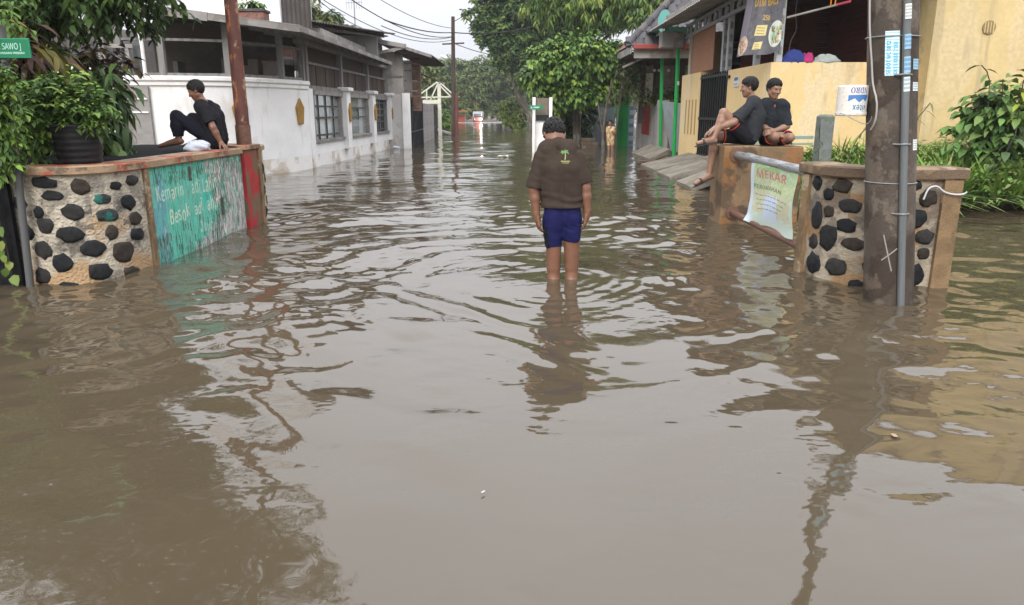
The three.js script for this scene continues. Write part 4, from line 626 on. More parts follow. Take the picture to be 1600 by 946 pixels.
  for (let i = 0; i < p.count; i++) { const u = p.getX(i) + 0.5, v = p.getY(i) + 0.5; const xl = lerp(3.66, 3.86, v), xr = lerp(4.42, 4.38, v), y = lerp(lerp(2.13, 2.24, u), 3.45, v); p.setXYZ(i, lerp(xl, xr, u), y + 0.02 * Math.sin(u * 7), -(12.72 + 0.05 * Math.sin(u * 8 + v) * (1 - v * 0.6) - 0.2 * (1 - v) * Math.max(0, 0.2 - u) * 3)); }
  g2.computeVertexNormals(); tag(add('food_banner', g2, new THREE.MeshStandardMaterial({ map: tex, roughness: 0.5, side: THREE.DoubleSide })), 'dark grey food banner with yellow letters hanging at the terrace', 'banner');
  // pole swinging under the terrace roof, laundry on the wall top
  const hp = thing('hanging_rod', 'long pale rod slung from orange straps under the terrace roof', 'rod');
  add('rod', rod(V(4.42, 2.74, 12.6), V(5.34, 2.965, 12.6), 0.018, 8), M.fascia, hp); add('red_end', rod(V(5.2, 2.932, 12.598), V(5.42, 2.985, 12.598), 0.022, 8), plain(0.3, 0.03, 0.05, 0.5), hp); for (const x of [5.1, 5.17]) add('strap', rod(V(x, 2.92, 12.59), V(x + 0.03, 3.5, 12.62), 0.012, 6), plain(0.5, 0.17, 0.02, 0.6), hp); rebase(hp, V(4.9, 2.85, 12.6));
  const cord = add('dangling_string', tube([V(5.1, 3.5, 14), V(5.06, 3.0, 14), V(5.1, 2.7, 14), V(5.02, 2.5, 14), V(5.0, 2.1, 14)], 0.008, 24, 5), M.fascia); tag(cord, 'thin pale cord hanging in front of the red-brown boards', 'string');
  const lump = (name, x0, x1, hgt, col, label, sd) => { const g = new THREE.SphereGeometry(1, 20, 12), q = g.attributes.position; for (let i = 0; i < q.count; i++) { const x = q.getX(i), y = q.getY(i), z = q.getZ(i), n = 1 + 0.28 * noise3(x * 2.2 + sd, y * 2.2, z * 2.2) + 0.1 * noise3(x * 6, y * 6 + sd, z * 6); q.setXYZ(i, x * n * (x1 - x0) / 2, Math.max(-0.2, y) * n * hgt * 0.8, z * n * 0.1); } g.computeVertexNormals(); g.translate((x0 + x1) / 2, 2.09, -12.89); tag(add(name, g, surf({ base: col, vary: 0.3, tile: [0.3, 0.3], rough: 0.85, size: 128 })), label, 'laundry'); };
  lump('folded_clothes', 4.5, 4.88, 0.2, [0.025, 0.04, 0.17], 'dark blue clothes heaped on the yellow wall top', 1);
  lump('folded_clothes', 4.83, 5.04, 0.17, [0.36, 0.03, 0.12], 'bright pink cloth on the yellow wall top', 5);
  lump('folded_clothes', 5.03, 5.46, 0.14, [0.3, 0.33, 0.31], 'pale grey folded cloth on the yellow wall top', 9);
}
{
  const t = thing('tall_building', 'tall stained yellow plaster wall filling the right background', 'building');
  add('wall', bx(6.7, 13.5, -0.4, 5.0, 12.4, 20), M.yellowOld, t); add('parapet', bx(6.6, 13.6, 5.0, 5.16, 12.3, 20), M.greyWall, t);
  const v = add('round_vent', rod(V(7.57, 2.57, 12.405), V(7.57, 2.57, 12.38), 0.105, 24), surf({ base: [0.3, 0.22, 0.11], vary: 0.3, tile: [0.2, 0.2], size: 128, blots: [{ c: [0.18, 0.12, 0.06], at: 0.55 }] }), t);
  for (let k = 0; k < 4; k++) add('vent_bar', bx(7.49 + k * 0.045, 7.505 + k * 0.045, 2.49, 2.65, 12.368, 12.379), M.yellowOld, v);
  rebase(t, V(9, -0.4, 15));
}
// ---------- ramps, garden post, rail ----------
const bankEdge = x => 9.0 + 1.0 * smooth(3.3, 6, x) - 0.3 * smooth(6.2, 8, x) + 0.22 * noise3(x * 1.3, 0, 5) + 0.1 * noise3(x * 4.1, 2, 5);
M.conc = surf({ base: [0.21, 0.19, 0.16], vary: 0.3, tile: [1.2, 1.2], rough: 0.8, bump: 0.006, blots: [{ c: [0.14, 0.115, 0.08], at: 0.56, fx: 4, fy: 4, amt: 0.7 }, { c: [0.09, 0.12, 0.04], at: 0.68, fx: 5, fy: 5, amt: 0.7 }] });
const ramp = (d0, d1, x0, y1, label, parts) => {
  const r = thing('concrete_ramp', label, 'ramp', 'concrete ramps along the right kerb'), g = new THREE.BufferGeometry(); r.userData.label = label;
  const sh = new THREE.Shape([[x0, -0.05], [x0, 0.03], [4.28, y1], [4.28, y1 - 0.13]].map(q => new THREE.Vector2(...q))); const e = new THREE.ExtrudeGeometry(sh, { depth: d1 - d0, bevelEnabled: true, bevelSize: 0.012, bevelThickness: 0.012, bevelSegments: 1 }); e.translate(0, 0, -d1); add('slab', uvm(e), M.conc, r);
  const s2 = new THREE.Shape([[x0 + 0.1, -0.4], [x0 + 0.1, -0.06], [4.26, y1 - 0.14], [4.26, -0.4]].map(q => new THREE.Vector2(...q)));
  for (const d of parts ? [d1 - 0.14] : [d0 + 0.02, d1 - 0.14]) { const w = new THREE.ExtrudeGeometry(s2, { depth: 0.12, bevelEnabled: false }); w.translate(0, 0, -d - 0.12); add('side_wall', uvm(w), M.conc, r); }
  rebase(r, V((x0 + 4.28) / 2, -0.4, (d0 + d1) / 2));
};
ramp(12.6, 13.7, 3.05, 0.5, 'nearest concrete ramp with a dark gap under it, by the hanging leg', true); ramp(14.6, 15.9, 3.1, 0.4, 'middle concrete ramp in front of the black gate', true); ramp(16.5, 18.2, 3.15, 0.3, 'third concrete ramp below the yellow wall slits', false); ramp(20.4, 23.4, 3.75, 0.28, 'far mossy concrete ramp between the green poles', false);
{
  const p = add('garden_post', prism([[4.25, 10.42], [4.44, 10.42], [4.44, 10.58], [4.25, 10.58]], -0.2, 1.24, 0.03), surf({ base: [0.15, 0.16, 0.155], vary: 0.35, tile: [0.6, 0.6], rough: 0.9, bump: 0.006, blots: [{ c: [0.09, 0.12, 0.07], at: 0.64, amt: 0.6 }] })); tag(p, 'short mossy grey concrete post standing in the weeds', 'post');
  const r = thing('green_rail', 'low pale green rail in front of the yellow wall', 'rail'); M.paleGreen = plain(0.2, 0.29, 0.25, 0.6); add('bar', beam(V(3.3, 0.92, 10.5), V(4.2, 0.93, 10.5), 0.03, 0.045), M.paleGreen, r); add('bar', beam(V(3.3, 0.84, 10.5), V(4.2, 0.84, 10.5), 0.03, 0.03), M.paleGreen, r); add('upright', beam(V(3.9, 0.1, 10.5), V(3.9, 0.9, 10.5), 0.03, 0.03), M.paleGreen, r); rebase(r, V(3.75, 0.1, 10.5));
  setting(add('weed_bank', (() => { const g = new THREE.PlaneGeometry(1, 1, 40, 24), q = g.attributes.position; for (let i = 0; i < q.count; i++) { const u = q.getX(i) + 0.5, v = q.getY(i) + 0.5, x = lerp(3.25, 14, u), d0 = bankEdge(x), d = lerp(d0 - 0.15, 12.9, v); q.setXYZ(i, x, -0.12 + 0.26 * smooth(0, 0.25, v) + 0.35 * smooth(0.2, 0.8, v) + 0.05 * noise3(x * 2, d * 2, 1), -d); } g.computeVertexNormals(); return uvm(g); })(), M.soil));
}
// ---------- green pole awning, tiled house, grey garden wall with red gate ----------
{
  M.greenPaint = surf({ base: [0.018, 0.3, 0.07], vary: 0.2, tile: [0.5, 0.5], rough: 0.45, bump: 0.001, size: 128 });
  const a = thing('green_awning', 'bright green pole awning with pale roof ends beside the yellow wall', 'awning');
  add('pole', rod(V(4.58, -0.4, 23.1), V(4.47, 3.36, 23.1), 0.052, 12), M.greenPaint, a); add('pole', rod(V(4.24, -0.2, 19.6), V(4.2, 3.2, 19.6), 0.05, 12), M.greenPaint, a); add('white_band', rod(V(4.225, 1.93, 19.6), V(4.224, 2.02, 19.6), 0.052, 12), M.white, a);
  add('sheet', corrug(V(3.95, 3.35, 19.6), V(3.95, 3.62, 25), V(5.2, 3.3, 19.6), 0.15, 0.012), plain(0.03, 0.24, 0.18, 0.4), a); add('edge_bar', beam(V(3.9, 3.3, 19.8), V(4.45, 3.5, 25), 0.04, 0.05), M.fascia, a); add('sign_plate', new THREE.CylinderGeometry(0.22, 0.22, 0.03, 20).scale(0.8, 1, 1.4).rotateX(Math.PI / 2).translate(4.0, 3.55, -20.5), plain(0.1, 0.3, 0.27, 0.5), a); add('sign_leaf', new THREE.SphereGeometry(0.1, 12, 8).scale(0.5, 1.6, 0.15).rotateZ(-0.3).translate(4.05, 3.56, -20.46), plain(0.5, 0.42, 0.25, 0.6), a); rebase(a, V(4.5, -0.2, 22));
  M.tiles = [[0.075, 0.07, 0.075], [0.06, 0.056, 0.06], [0.09, 0.08, 0.08], [0.052, 0.048, 0.054]].map(b => surf({ base: b, vary: 0.4, tile: [0.3, 0.3], rough: 0.7, bump: 0.004, size: 128 }));
  M.roofRed = surf({ base: [0.24, 0.12, 0.1], vary: 0.3, tile: [0.8, 0.5], rough: 0.8, bump: 0.01, size: 256, blots: [{ c: [0.16, 0.09, 0.08], at: 0.55, fx: 6, fy: 10 }] });
  const h = thing('tiled_house', 'house with dark tiled roof and red gutter behind the green poles', 'house');
  // hip roof over x 3.5..9, d 23..33: near slope built tile by tile
  const e0 = [3.45, 3.22, 22.6], apex = [5.7, 5.3, 25.2];
  for (let r = 0; r < 9; r++) for (let k = 0; k < 15; k++) {
    const t = r / 9, y = lerp(3.24, 5.2, t), d = lerp(22.6, 25.1, t), x = 3.45 + k * 0.27 + (r % 2) * 0.1, xmin = lerp(3.42, 5.6, t); if (x < xmin) continue;
    const g = new THREE.CylinderGeometry(0.16, 0.17, 0.44, 6, 1, true, -Math.PI / 2 * 0.95, Math.PI * 0.95); g.scale(0.86, 1, 0.26); g.rotateX(-0.9); g.translate(x, y, -d); add('roof_tile', g, M.tiles[(k * 5 + r * 3) % 4], h);
  }
  const slope = pts => { const g = new THREE.BufferGeometry(); g.setAttribute('position', new THREE.Float32BufferAttribute(pts.flat(), 3)); g.computeVertexNormals(); return uvm(g); };
  const P3 = (x, y, d) => [x, y, -d];
  add('roof_underlay', slope([P3(3.4, 3.12, 22.55), P3(8, 3.12, 22.55), P3(8, 5.14, 25.1), P3(3.4, 3.12, 22.55), P3(8, 5.14, 25.1), P3(5.6, 5.14, 25.1)]), M.tiles[1], h);
  add('red_roof_slope', slope([P3(3.4, 3.14, 22.5), P3(5.6, 5.2, 25.1), P3(5.6, 5.2, 26), P3(3.4, 3.14, 22.5), P3(5.6, 5.2, 26), P3(3.4, 3.14, 27.6)]), M.roofRed, h);
  for (let k = 0; k < 11; k++) { const t = k / 10.5; add('ridge_tile', new THREE.CylinderGeometry(0.1, 0.12, 0.36, 8, 1).rotateX(-0.95).rotateY(-0.72).translate(lerp(3.45, 5.6, t), lerp(3.26, 5.3, t), -lerp(22.6, 25.1, t)), M.tiles[k % 4], h); }
  add('red_ridge', beam(V(5.6, 5.26, 25.1), V(5.6, 5.26, 26.1), 0.16, 0.12), M.roofRed, h);
  const redG = plain(0.26, 0.06, 0.05, 0.55); add('gutter', bx(3.5, 7.5, 3.02, 3.16, 22.3, 22.45, 0.02), redG, h); add('fascia_board', bx(3.55, 7.4, 2.78, 3.1, 22.5, 22.54), M.fascia, h); add('side_fascia', beam(V(3.45, 3.0, 22.5), V(3.45, 3.0, 27.6), 0.05, 0.2), M.fascia, h);
  add('bracket', beam(V(3.3, 2.55, 23), V(4.3, 3.0, 23), 0.06, 0.06), M.fascia, h);
  for (const [x, w] of [[4.18, 0.16], [4.62, 0.26], [5.3, 0.3]]) add('porch_column', bx(x, x + w, 0.9, 2.85, 24.9, 25.15), M.brownBoard[1], h);
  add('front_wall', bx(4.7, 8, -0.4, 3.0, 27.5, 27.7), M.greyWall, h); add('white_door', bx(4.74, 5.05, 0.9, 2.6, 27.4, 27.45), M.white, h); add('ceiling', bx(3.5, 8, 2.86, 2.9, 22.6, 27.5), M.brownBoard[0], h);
  for (const x of [4.85, 5.0, 5.3]) add('lamp_globe', new THREE.SphereGeometry(0.05, 10, 8).translate(x - 0.3, 2.55, -24.6), plain(0.7, 0.68, 0.6, 0.4), h);
  rebase(h, V(5.5, -0.4, 26));
  const w = thing('grey_garden_wall', 'stained grey garden wall with small red gate under the tiled roof', 'wall');
  add('wall', bx(4.58, 4.78, -0.4, 1.52, 23.6, 25.2), M.greyWall, w); add('low_wall', bx(4.58, 4.74, -0.4, 0.5, 25.2, 27.2), M.greyWall, w); add('pier', bx(4.5, 4.82, -0.4, 1.62, 23.3, 23.6, 0.01), M.greyWall, w);
  const rg = add('red_gate', bx(4.63, 4.66, 0.5, 1.5, 25.24, 26.9), plain(0.3, 0.05, 0.045, 0.6), w); for (let k = 0; k < 7; k++) add('gate_bar', bx(4.6, 4.628, 0.5, 1.54, 25.28 + k * 0.25, 25.34 + k * 0.25), plain(0.34, 0.06, 0.05, 0.6), rg); add('end_pier', bx(4.52, 4.8, -0.4, 1.55, 27.2, 27.5), M.greyWall, w); rebase(w, V(4.68, -0.4, 25));
  const ls = add('leaning_sheet', beam(V(5.05, 0.75, 21.2), V(4.62, 0.85, 22.6), 0.03, 1.5, 0.004, -0.28), surf({ base: [0.3, 0.34, 0.35], vary: 0.2, size: 256 })); tag(ls, 'pale grey sheet leaning between the two green poles', 'sheet');
}
{ // green gate pillar, lavender gate leaves, tiled pillar, white gate, low brick wall
  const g = thing('green_gate_pillar', 'bright green gate pillar with wider top near the standing child', 'pillar');
  add('shaft', bx(3.98, 4.4, -0.4, 1.62, 28.6, 29.0, 0.02), M.greenPaint, g); add('top', bx(3.86, 4.5, 1.62, 1.84, 28.5, 29.1, 0.04), M.greenPaint, g); add('rib', bx(4.14, 4.22, -0.3, 1.6, 28.57, 28.598, 0.005), M.greenPaint, g); rebase(g, V(4.2, -0.4, 28.8));
  M.lav = surf({ base: [0.5, 0.51, 0.68], vary: 0.15, tile: [1, 1], rough: 0.6, bump: 0.002, size: 256, blots: [{ c: [0.36, 0.37, 0.42], at: 0.6 }] });
  const l = thing('lavender_gate', 'lavender sheet gate leaves behind the child and thin trees', 'gate');
  for (const [a, b] of [[3.12, 3.58], [3.6, 3.94]]) { const p = add('gate_leaf', bx(a, b, 0.1, 1.5, 29.2, 29.24, 0.005), M.lav, l); add('leaf_frame', [bx(a, b, 1.46, 1.52, 29.16, 29.198), bx(a, b, 0.85, 0.89, 29.16, 29.198), bx(a, a + 0.03, 0.1, 1.46, 29.16, 29.198)], plain(0.1, 0.12, 0.2, 0.5), p); } rebase(l, V(3.5, 0.1, 29.2));
  const tp = thing('tiled_pillar', 'narrow blue patterned pillar right of the green pillar', 'pillar'); add('core', bx(4.45, 4.66, -0.4, 1.5, 28.9, 29.1), M.lav, tp); for (let k = 0; k < 9; k++) add('tile', bx(4.47, 4.64, 0.05 + k * 0.16, 0.19 + k * 0.16, 28.88, 28.898, 0.005), k % 2 ? M.lav : plain(0.18, 0.2, 0.28, 0.4), tp); add('lamp_top', bx(4.47, 4.64, 1.502, 1.7, 28.92, 29.08, 0.02), plain(0.5, 0.36, 0.2, 0.6), tp); rebase(tp, V(4.55, -0.4, 29));
  const wg = thing('white_gate_wall', 'white gate wall with brown slatted window just left of the wading person', 'wall');
  add('wall', bx(0.72, 1.6, -0.4, 0.98, 24.6, 24.75), M.white, wg); add('post', bx(0.66, 0.76, -0.4, 1.72, 24.5, 24.598, 0.006), M.white, wg); add('post', bx(1.2, 1.3, 0.98, 1.72, 24.5, 24.598, 0.006), M.white, wg);
  const slatM = plain(0.2, 0.16, 0.13, 0.8); for (let k = 0; k < 9; k++) add('slat', bx(0.79 + k * 0.045, 0.825 + k * 0.045, 1.0, 1.7, 24.56, 24.6), slatM, wg); add('black_lattice', bx(0.78, 1.19, 0.99, 1.17, 24.53, 24.558), M.black, wg); rebase(wg, V(1.1, -0.4, 24.6));
  const ss = thing('street_sign', 'tiny green street sign on the white gate post far away', 'street sign'); add('post', rod(V(0.71, -0.4, 24.3), V(0.71, 1.5, 24.3), 0.03, 8), M.white, ss); add('sign_panel', bx(0.56, 0.98, 1.34, 1.47, 24.24, 24.26, 0.004), plain(0.01, 0.2, 0.12, 0.4), ss); const sf = new THREE.PlaneGeometry(0.4, 0.11); sf.translate(0.77, 1.405, -24.237); add('sign_face', sf, new THREE.MeshStandardMaterial({ map: canvasTex(256, 64, (c, W, H) => { c.fillStyle = '#0a7d52'; c.fillRect(0, 0, W, H); c.fillStyle = '#d8ebe2'; c.font = 'bold 40px sans-serif'; c.fillText('JL. SAWO', 20, 46); }), roughness: 0.4 }), ss); rebase(ss, V(0.71, -0.4, 24.3));
  const lw = thing('low_brick_wall', 'low worn brick wall under the broad leaved tree', 'wall'); const bm = [[0.16, 0.1, 0.07], [0.2, 0.15, 0.11], [0.13, 0.1, 0.08]].map(b => surf({ base: b, vary: 0.4, size: 128 })); reseed(8);
  add('core', bx(2.35, 3.0, -0.4, 0.35, 27.02, 27.2), M.conc, lw); for (let r = 0; r < 3; r++) for (let k = 0; k < 4; k++) add('brick', bx(2.34 + k * 0.165 + (r % 2) * 0.05, 2.49 + k * 0.165 + (r % 2) * 0.05, 0.0 + r * 0.115, 0.1 + r * 0.115, 26.97 + rr(0, 0.015), 27.015, 0.008), bm[(r + k) % 3], lw); rebase(lw, V(2.67, -0.4, 27.1));
}
{ // far small truck facing the camera with one lit headlamp
  const t = thing('small_truck', 'small red and white truck with a lit headlamp at the far end', 'truck'); const red = plain(0.2, 0.04, 0.035, 0.6), wh = plain(0.38, 0.38, 0.4, 0.6);
  add('cab', bx(-4.75, -3.1, 0.25, 1.0, 86, 87.6, 0.12), red, t); add('cargo_box', bx(-4.9, -3.0, 0.7, 2.0, 87.7, 90.4, 0.05), wh, t); add('windscreen', bx(-4.6, -3.25, 1.0, 1.6, 86.3, 86.36, 0.02), plain(0.05, 0.06, 0.07, 0.15), t); add('cab_roof', bx(-4.7, -3.15, 1.0, 1.75, 86.37, 87.6, 0.1), wh, t);
  for (const x of [-4.6, -3.3]) { const w = add('wheel', rod(V(x - 0.1, 0.2, 86.7), V(x + 0.1, 0.2, 86.7), 0.3, 16), M.dark, t); add('hub', rod(V(x - 0.11, 0.2, 86.7), V(x + 0.11, 0.2, 86.7), 0.14, 10), M.galv, w); }
  const hl = new THREE.MeshStandardMaterial({ emissive: 0xfff4dd, emissiveIntensity: 3.5, roughness: 0.3 }); add('headlamp', new THREE.SphereGeometry(0.16, 12, 8).translate(-3.3, 0.62, -85.98), hl, t); add('headlamp', new THREE.SphereGeometry(0.1, 12, 8).translate(-4.5, 0.62, -85.98), plain(0.5, 0.5, 0.5, 0.2), t);
  rebase(t, V(-3.95, 0.06, 88)); t.scale.setScalar(0.62); const pl = new THREE.PointLight(0xfff4dd, 6, 0, 2); pl.position.set(-3.54, 0.42, -86.5); pl.castShadow = true; scene.add(pl);
  const s = thing('market_stall', 'red and orange stall beside the far truck', 'stall'); add('counter', bx(-7.2, -5.4, 0.06, 0.9, 88, 89, 0.05), plain(0.3, 0.07, 0.04, 0.6), s); add('awning', beam(V(-7.4, 1.2, 87.6), V(-5.2, 1.35, 87.6), 1.2, 0.08), plain(0.4, 0.13, 0.05, 0.7), s); for (const x of [-7.2, -5.4]) add('leg', rod(V(x, 0.06, 87.6), V(x, 1.25, 87.6), 0.04, 6), M.galv, s); rebase(s, V(-6.3, 0.06, 88.3));
}
// ---------- vegetation ----------
function leafGeo(w, droop = 0.25, fold = 0.35) { // unit length along +z, 8 triangles, folded on the midrib and drooping
  const st = [[0, 0], [0.3, 0.95], [0.65, 0.8], [1, 0]], y = t => -droop * t * t, P = [], I = [];
  P.push(0, 0, 0); for (const [t, k] of [st[1], st[2]]) P.push(0, y(t), t, -w / 2 * k, y(t) + w * fold * 0.5 * k, t, w / 2 * k, y(t) + w * fold * 0.5 * k, t); P.push(0, y(1), 1);
  I.push(0, 1, 2, 0, 3, 1, 2, 1, 4, 2, 4, 5, 1, 3, 6, 1, 6, 4, 5, 4, 7, 4, 6, 7);
  const g = new THREE.BufferGeometry(); g.setAttribute('position', new THREE.Float32BufferAttribute(P, 3)); g.setIndex(I); g.computeVertexNormals(); return g;
}
function leafMat(rough = 0.55, trans = 0.3) { return new THREE.MeshPhysicalMaterial({ roughness: rough, specularIntensity: 0.6, transmission: trans, thickness: 0, side: THREE.DoubleSide, ior: 1.4 }); }
M.leaf = leafMat(); M.leafGloss = leafMat(0.42, 0.25);
M.bark = surf({ base: [0.1, 0.082, 0.065], vary: 0.5, tile: [0.5, 0.8], rough: 0.9, bump: 0.015, size: 256, blots: [{ c: [0.17, 0.16, 0.13], at: 0.6, fx: 6, fy: 4 }] });
const _m = new THREE.Matrix4(), _c = new THREE.Color();
function crown(parent, name, lobes, o) {
  const list = [], cols = [];
  for (const [cx, cy, cd, rx, ry, rz, n] of lobes) for (let i = 0; i < n; i++) {
    let u = new THREE.Vector3(rr(-1, 1), rr(-1, 1), rr(-1, 1)); if (u.lengthSq() > 1) { i--; continue; } const dir = u.clone().normalize();
    const rad = Math.pow(rnd(), o.fill ?? 0.42) * (1 + 0.22 * noise3(dir.x * 2.3 + cx, dir.y * 2.3 + cy, dir.z * 2.3 + cd));
    const tip = new THREE.Vector3(cx + dir.x * rx * rad, cy + dir.y * ry * rad, -cd + dir.z * rz * rad); if (o.floor !== undefined && tip.y < o.floor) continue;
    const tw = dir.clone().add(new THREE.Vector3(rr(-0.6, 0.6), rr(-0.4, 0.5) - (o.hang ?? 0.3), rr(-0.6, 0.6))).normalize();
    const col = o.cols[Math.floor(Math.pow(rnd(), o.bias ?? 1) * o.cols.length)], shade = rr(0.8, 1.22), k = o.cluster ?? 6, L0 = rr(o.len[0], o.len[1]);
    for (let q = 0; q < k; q++) {
      const a = q * 2.4 + rnd(), side = new THREE.Vector3(Math.cos(a), rr(-0.3, 0.3), Math.sin(a)), d = tw.clone().multiplyScalar(o.along ?? 0.5).addScaledVector(side, 0.9).add(new THREE.Vector3(0, -(o.droop ?? 0.35), 0)).normalize();
      const L = L0 * rr(0.7, 1.15), p = tip.clone().addScaledVector(tw, (q / k - 0.5) * L0 * (o.spread ?? 1.6));
      const nUp = new THREE.Vector3(rr(-0.5, 0.5), 1, rr(-0.5, 0.5)), x = nUp.clone().cross(d).normalize(), y = d.clone().cross(x);
      list.push(new THREE.Matrix4().makeBasis(x.multiplyScalar(L), y.multiplyScalar(L), d.clone().multiplyScalar(L)).setPosition(p)); cols.push(col, shade * rr(0.88, 1.12));
    }
  }
  const im = new THREE.InstancedMesh(o.geo, o.mat ?? M.leaf, list.length); im.name = name; im.castShadow = im.receiveShadow = true;
  list.forEach((m, i) => { im.setMatrixAt(i, m); const c = cols[2 * i], s = cols[2 * i + 1]; im.setColorAt(i, _c.setRGB(c[0] * s, c[1] * s, c[2] * s)); });
  im.userData.kind = 'stuff'; parent.add(im); return list.length;
}
const limb = (pts, r0, r1, seg = 14) => tube(pts, [r0, r1], seg, 8);
let nLeaves = 0;
const LG = { long: leafGeo(0.26, 0.4), mid: leafGeo(0.42, 0.25), broad: leafGeo(0.58, 0.3), blade: leafGeo(0.07, 0.5, 0.2), tuft: mergeGeometries([leafGeo(0.45, 0.2), leafGeo(0.42, 0.3).rotateY(1.7).translate(0.15, 0.05, 0.1), leafGeo(0.45, 0.25).rotateY(-1.6).translate(-0.1, -0.05, 0.3), leafGeo(0.4, 0.2).rotateX(0.9).rotateY(0.6).translate(0, 0.1, 0.5)]) };
function tree(name, label, at, trunk, branches, lobes, o, group, cat = 'tree') {
  const t = thing(name, label, cat, group); if (trunk) add('trunk', limb(...trunk), o.bark ?? M.bark, t); for (const b of branches) add('branch', limb(...b), o.bark ?? M.bark, t);
  nLeaves += crown(t, 'crown', lobes, o); rebase(t, at); return t;
}
const DG = [[0.045, 0.085, 0.022], [0.065, 0.115, 0.03], [0.032, 0.06, 0.02], [0.1, 0.16, 0.04]], MG = [[0.1, 0.18, 0.036], [0.075, 0.145, 0.032], [0.14, 0.24, 0.045], [0.19, 0.28, 0.05], [0.06, 0.115, 0.028]], FG = [[0.11, 0.165, 0.05], [0.15, 0.2, 0.055], [0.085, 0.14, 0.045], [0.19, 0.2, 0.055]];
reseed(2024);
// left garden
tree('garden_tree', 'large dark leafed tree overhanging the top left garden', V(-5.7, 0, 9), [[V(-5.7, -0.4, 9), V(-5.6, 1, 9), V(-5.4, 2.2, 8.9), V(-5.2, 3.6, 8.8)], 0.16, 0.09],
  [[[V(-5.5, 1.8, 8.9), V(-4.6, 2.5, 8.2), V(-3.9, 2.8, 7.8)], 0.06, 0.02], [[V(-5.4, 2.2, 8.9), V(-6.4, 3, 8.4), V(-7, 3.4, 8)], 0.06, 0.02], [[V(-5.3, 3, 8.8), V(-4.4, 4.2, 8.6), V(-3.4, 5, 8.3)], 0.05, 0.02]],
  [[-5.0, 3.2, 8.3, 1.5, 1.15, 1.5, 900], [-6.6, 2.9, 8.2, 1.4, 1.3, 1.6, 800], [-4.15, 2.75, 8.1, 0.95, 0.7, 1.0, 480], [-5.4, 4.8, 8.6, 1.9, 1.4, 1.9, 900], [-3.7, 4.6, 8.2, 1.35, 1.1, 1.4, 620], [-4.4, 6.0, 8.4, 1.6, 1.0, 1.6, 520], [-5.6, 2.15, 7.9, 1.0, 0.55, 0.9, 330], [-3.0, 5.6, 7.6, 1.0, 0.7, 1.0, 240]],
  { geo: LG.mid, len: [0.085, 0.145], cols: DG, cluster: 10, hang: 0.4, floor: 1.62, mat: M.leafGloss, spread: 2.2 });
tree('mango_shrub', 'dark shrub with long drooping leaves behind the black pot', V(-4.35, 0.2, 7.6), [[V(-4.35, -0.2, 7.6), V(-4.3, 0.8, 7.6), V(-4.25, 1.5, 7.5)], 0.03, 0.012], [[[V(-4.3, 0.9, 7.6), V(-4.1, 1.2, 7.4), V(-3.95, 1.3, 7.3)], 0.014, 0.006]],
  [[-4.35, 1.45, 7.5, 0.42, 0.42, 0.4, 70], [-4.1, 1.2, 7.4, 0.33, 0.3, 0.3, 42], [-4.6, 1.15, 7.5, 0.35, 0.35, 0.3, 40], [-3.9, 1.47, 7.35, 0.24, 0.2, 0.22, 34], [-4.05, 1.02, 7.2, 0.26, 0.14, 0.2, 24]], { geo: LG.long, len: [0.14, 0.24], cols: DG, cluster: 7, droop: 0.7, along: 0.9, mat: M.leafGloss }, undefined, 'shrub');
tree('broad_shrub', 'bright green leafy shrub at the left edge beside the street sign', V(-4.1, 0, 5.9), [[V(-4.1, -0.2, 5.9), V(-4.05, 0.7, 5.85), V(-3.9, 1.3, 5.8)], 0.035, 0.015], [[[V(-4.05, 0.7, 5.85), V(-3.8, 1.1, 5.7)], 0.02, 0.008]],
  [[-4.0, 1.25, 5.85, 0.42, 0.36, 0.3, 150], [-3.75, 1.12, 5.75, 0.26, 0.24, 0.18, 80], [-4.4, 1.7, 5.9, 0.5, 0.4, 0.35, 130], [-3.95, 2.0, 5.9, 0.34, 0.22, 0.25, 70], [-4.5, 0.95, 5.9, 0.5, 0.4, 0.3, 110], [-3.62, 1.2, 5.28, 0.24, 0.26, 0.1, 110], [-3.55, 1.48, 5.27, 0.18, 0.14, 0.1, 55], [-3.75, 1.88, 5.3, 0.3, 0.1, 0.12, 50], [-3.66, 0.98, 5.28, 0.16, 0.14, 0.08, 40]], { geo: LG.mid, len: [0.045, 0.085], cols: MG, cluster: 9, floor: 0.82, bias: 1.2, spread: 2 }, undefined, 'shrub');
tree('croton_shrub', 'yellowish and reddish leaved shrub between the sign and the pot', V(-4.7, 0, 6.9), [[V(-4.7, -0.2, 6.9), V(-4.65, 0.8, 6.9), V(-4.5, 1.6, 6.8)], 0.03, 0.012], [],
  [[-4.25, 1.72, 6.7, 0.42, 0.3, 0.3, 44], [-4.6, 1.6, 6.8, 0.4, 0.35, 0.3, 40]], { geo: LG.long, len: [0.16, 0.27], cols: [[0.13, 0.12, 0.03], [0.09, 0.1, 0.03], [0.08, 0.045, 0.03], [0.16, 0.13, 0.03], [0.06, 0.028, 0.024]], cluster: 6, droop: 0.6, along: 0.6 }, undefined, 'shrub');
tree('purple_shrub', 'brownish purple leaved shrub right of the yellowish shrub', V(-4.3, 0.2, 8.3), [[V(-4.3, -0.2, 8.3), V(-4.25, 1, 8.3), V(-4.2, 1.6, 8.2)], 0.02, 0.01], [], [[-4.3, 1.72, 7.9, 0.45, 0.26, 0.3, 60]], { geo: LG.mid, len: [0.09, 0.16], cols: [[0.07, 0.035, 0.028], [0.05, 0.028, 0.025], [0.1, 0.07, 0.03]], cluster: 6, mat: M.leaf }, undefined, 'shrub');
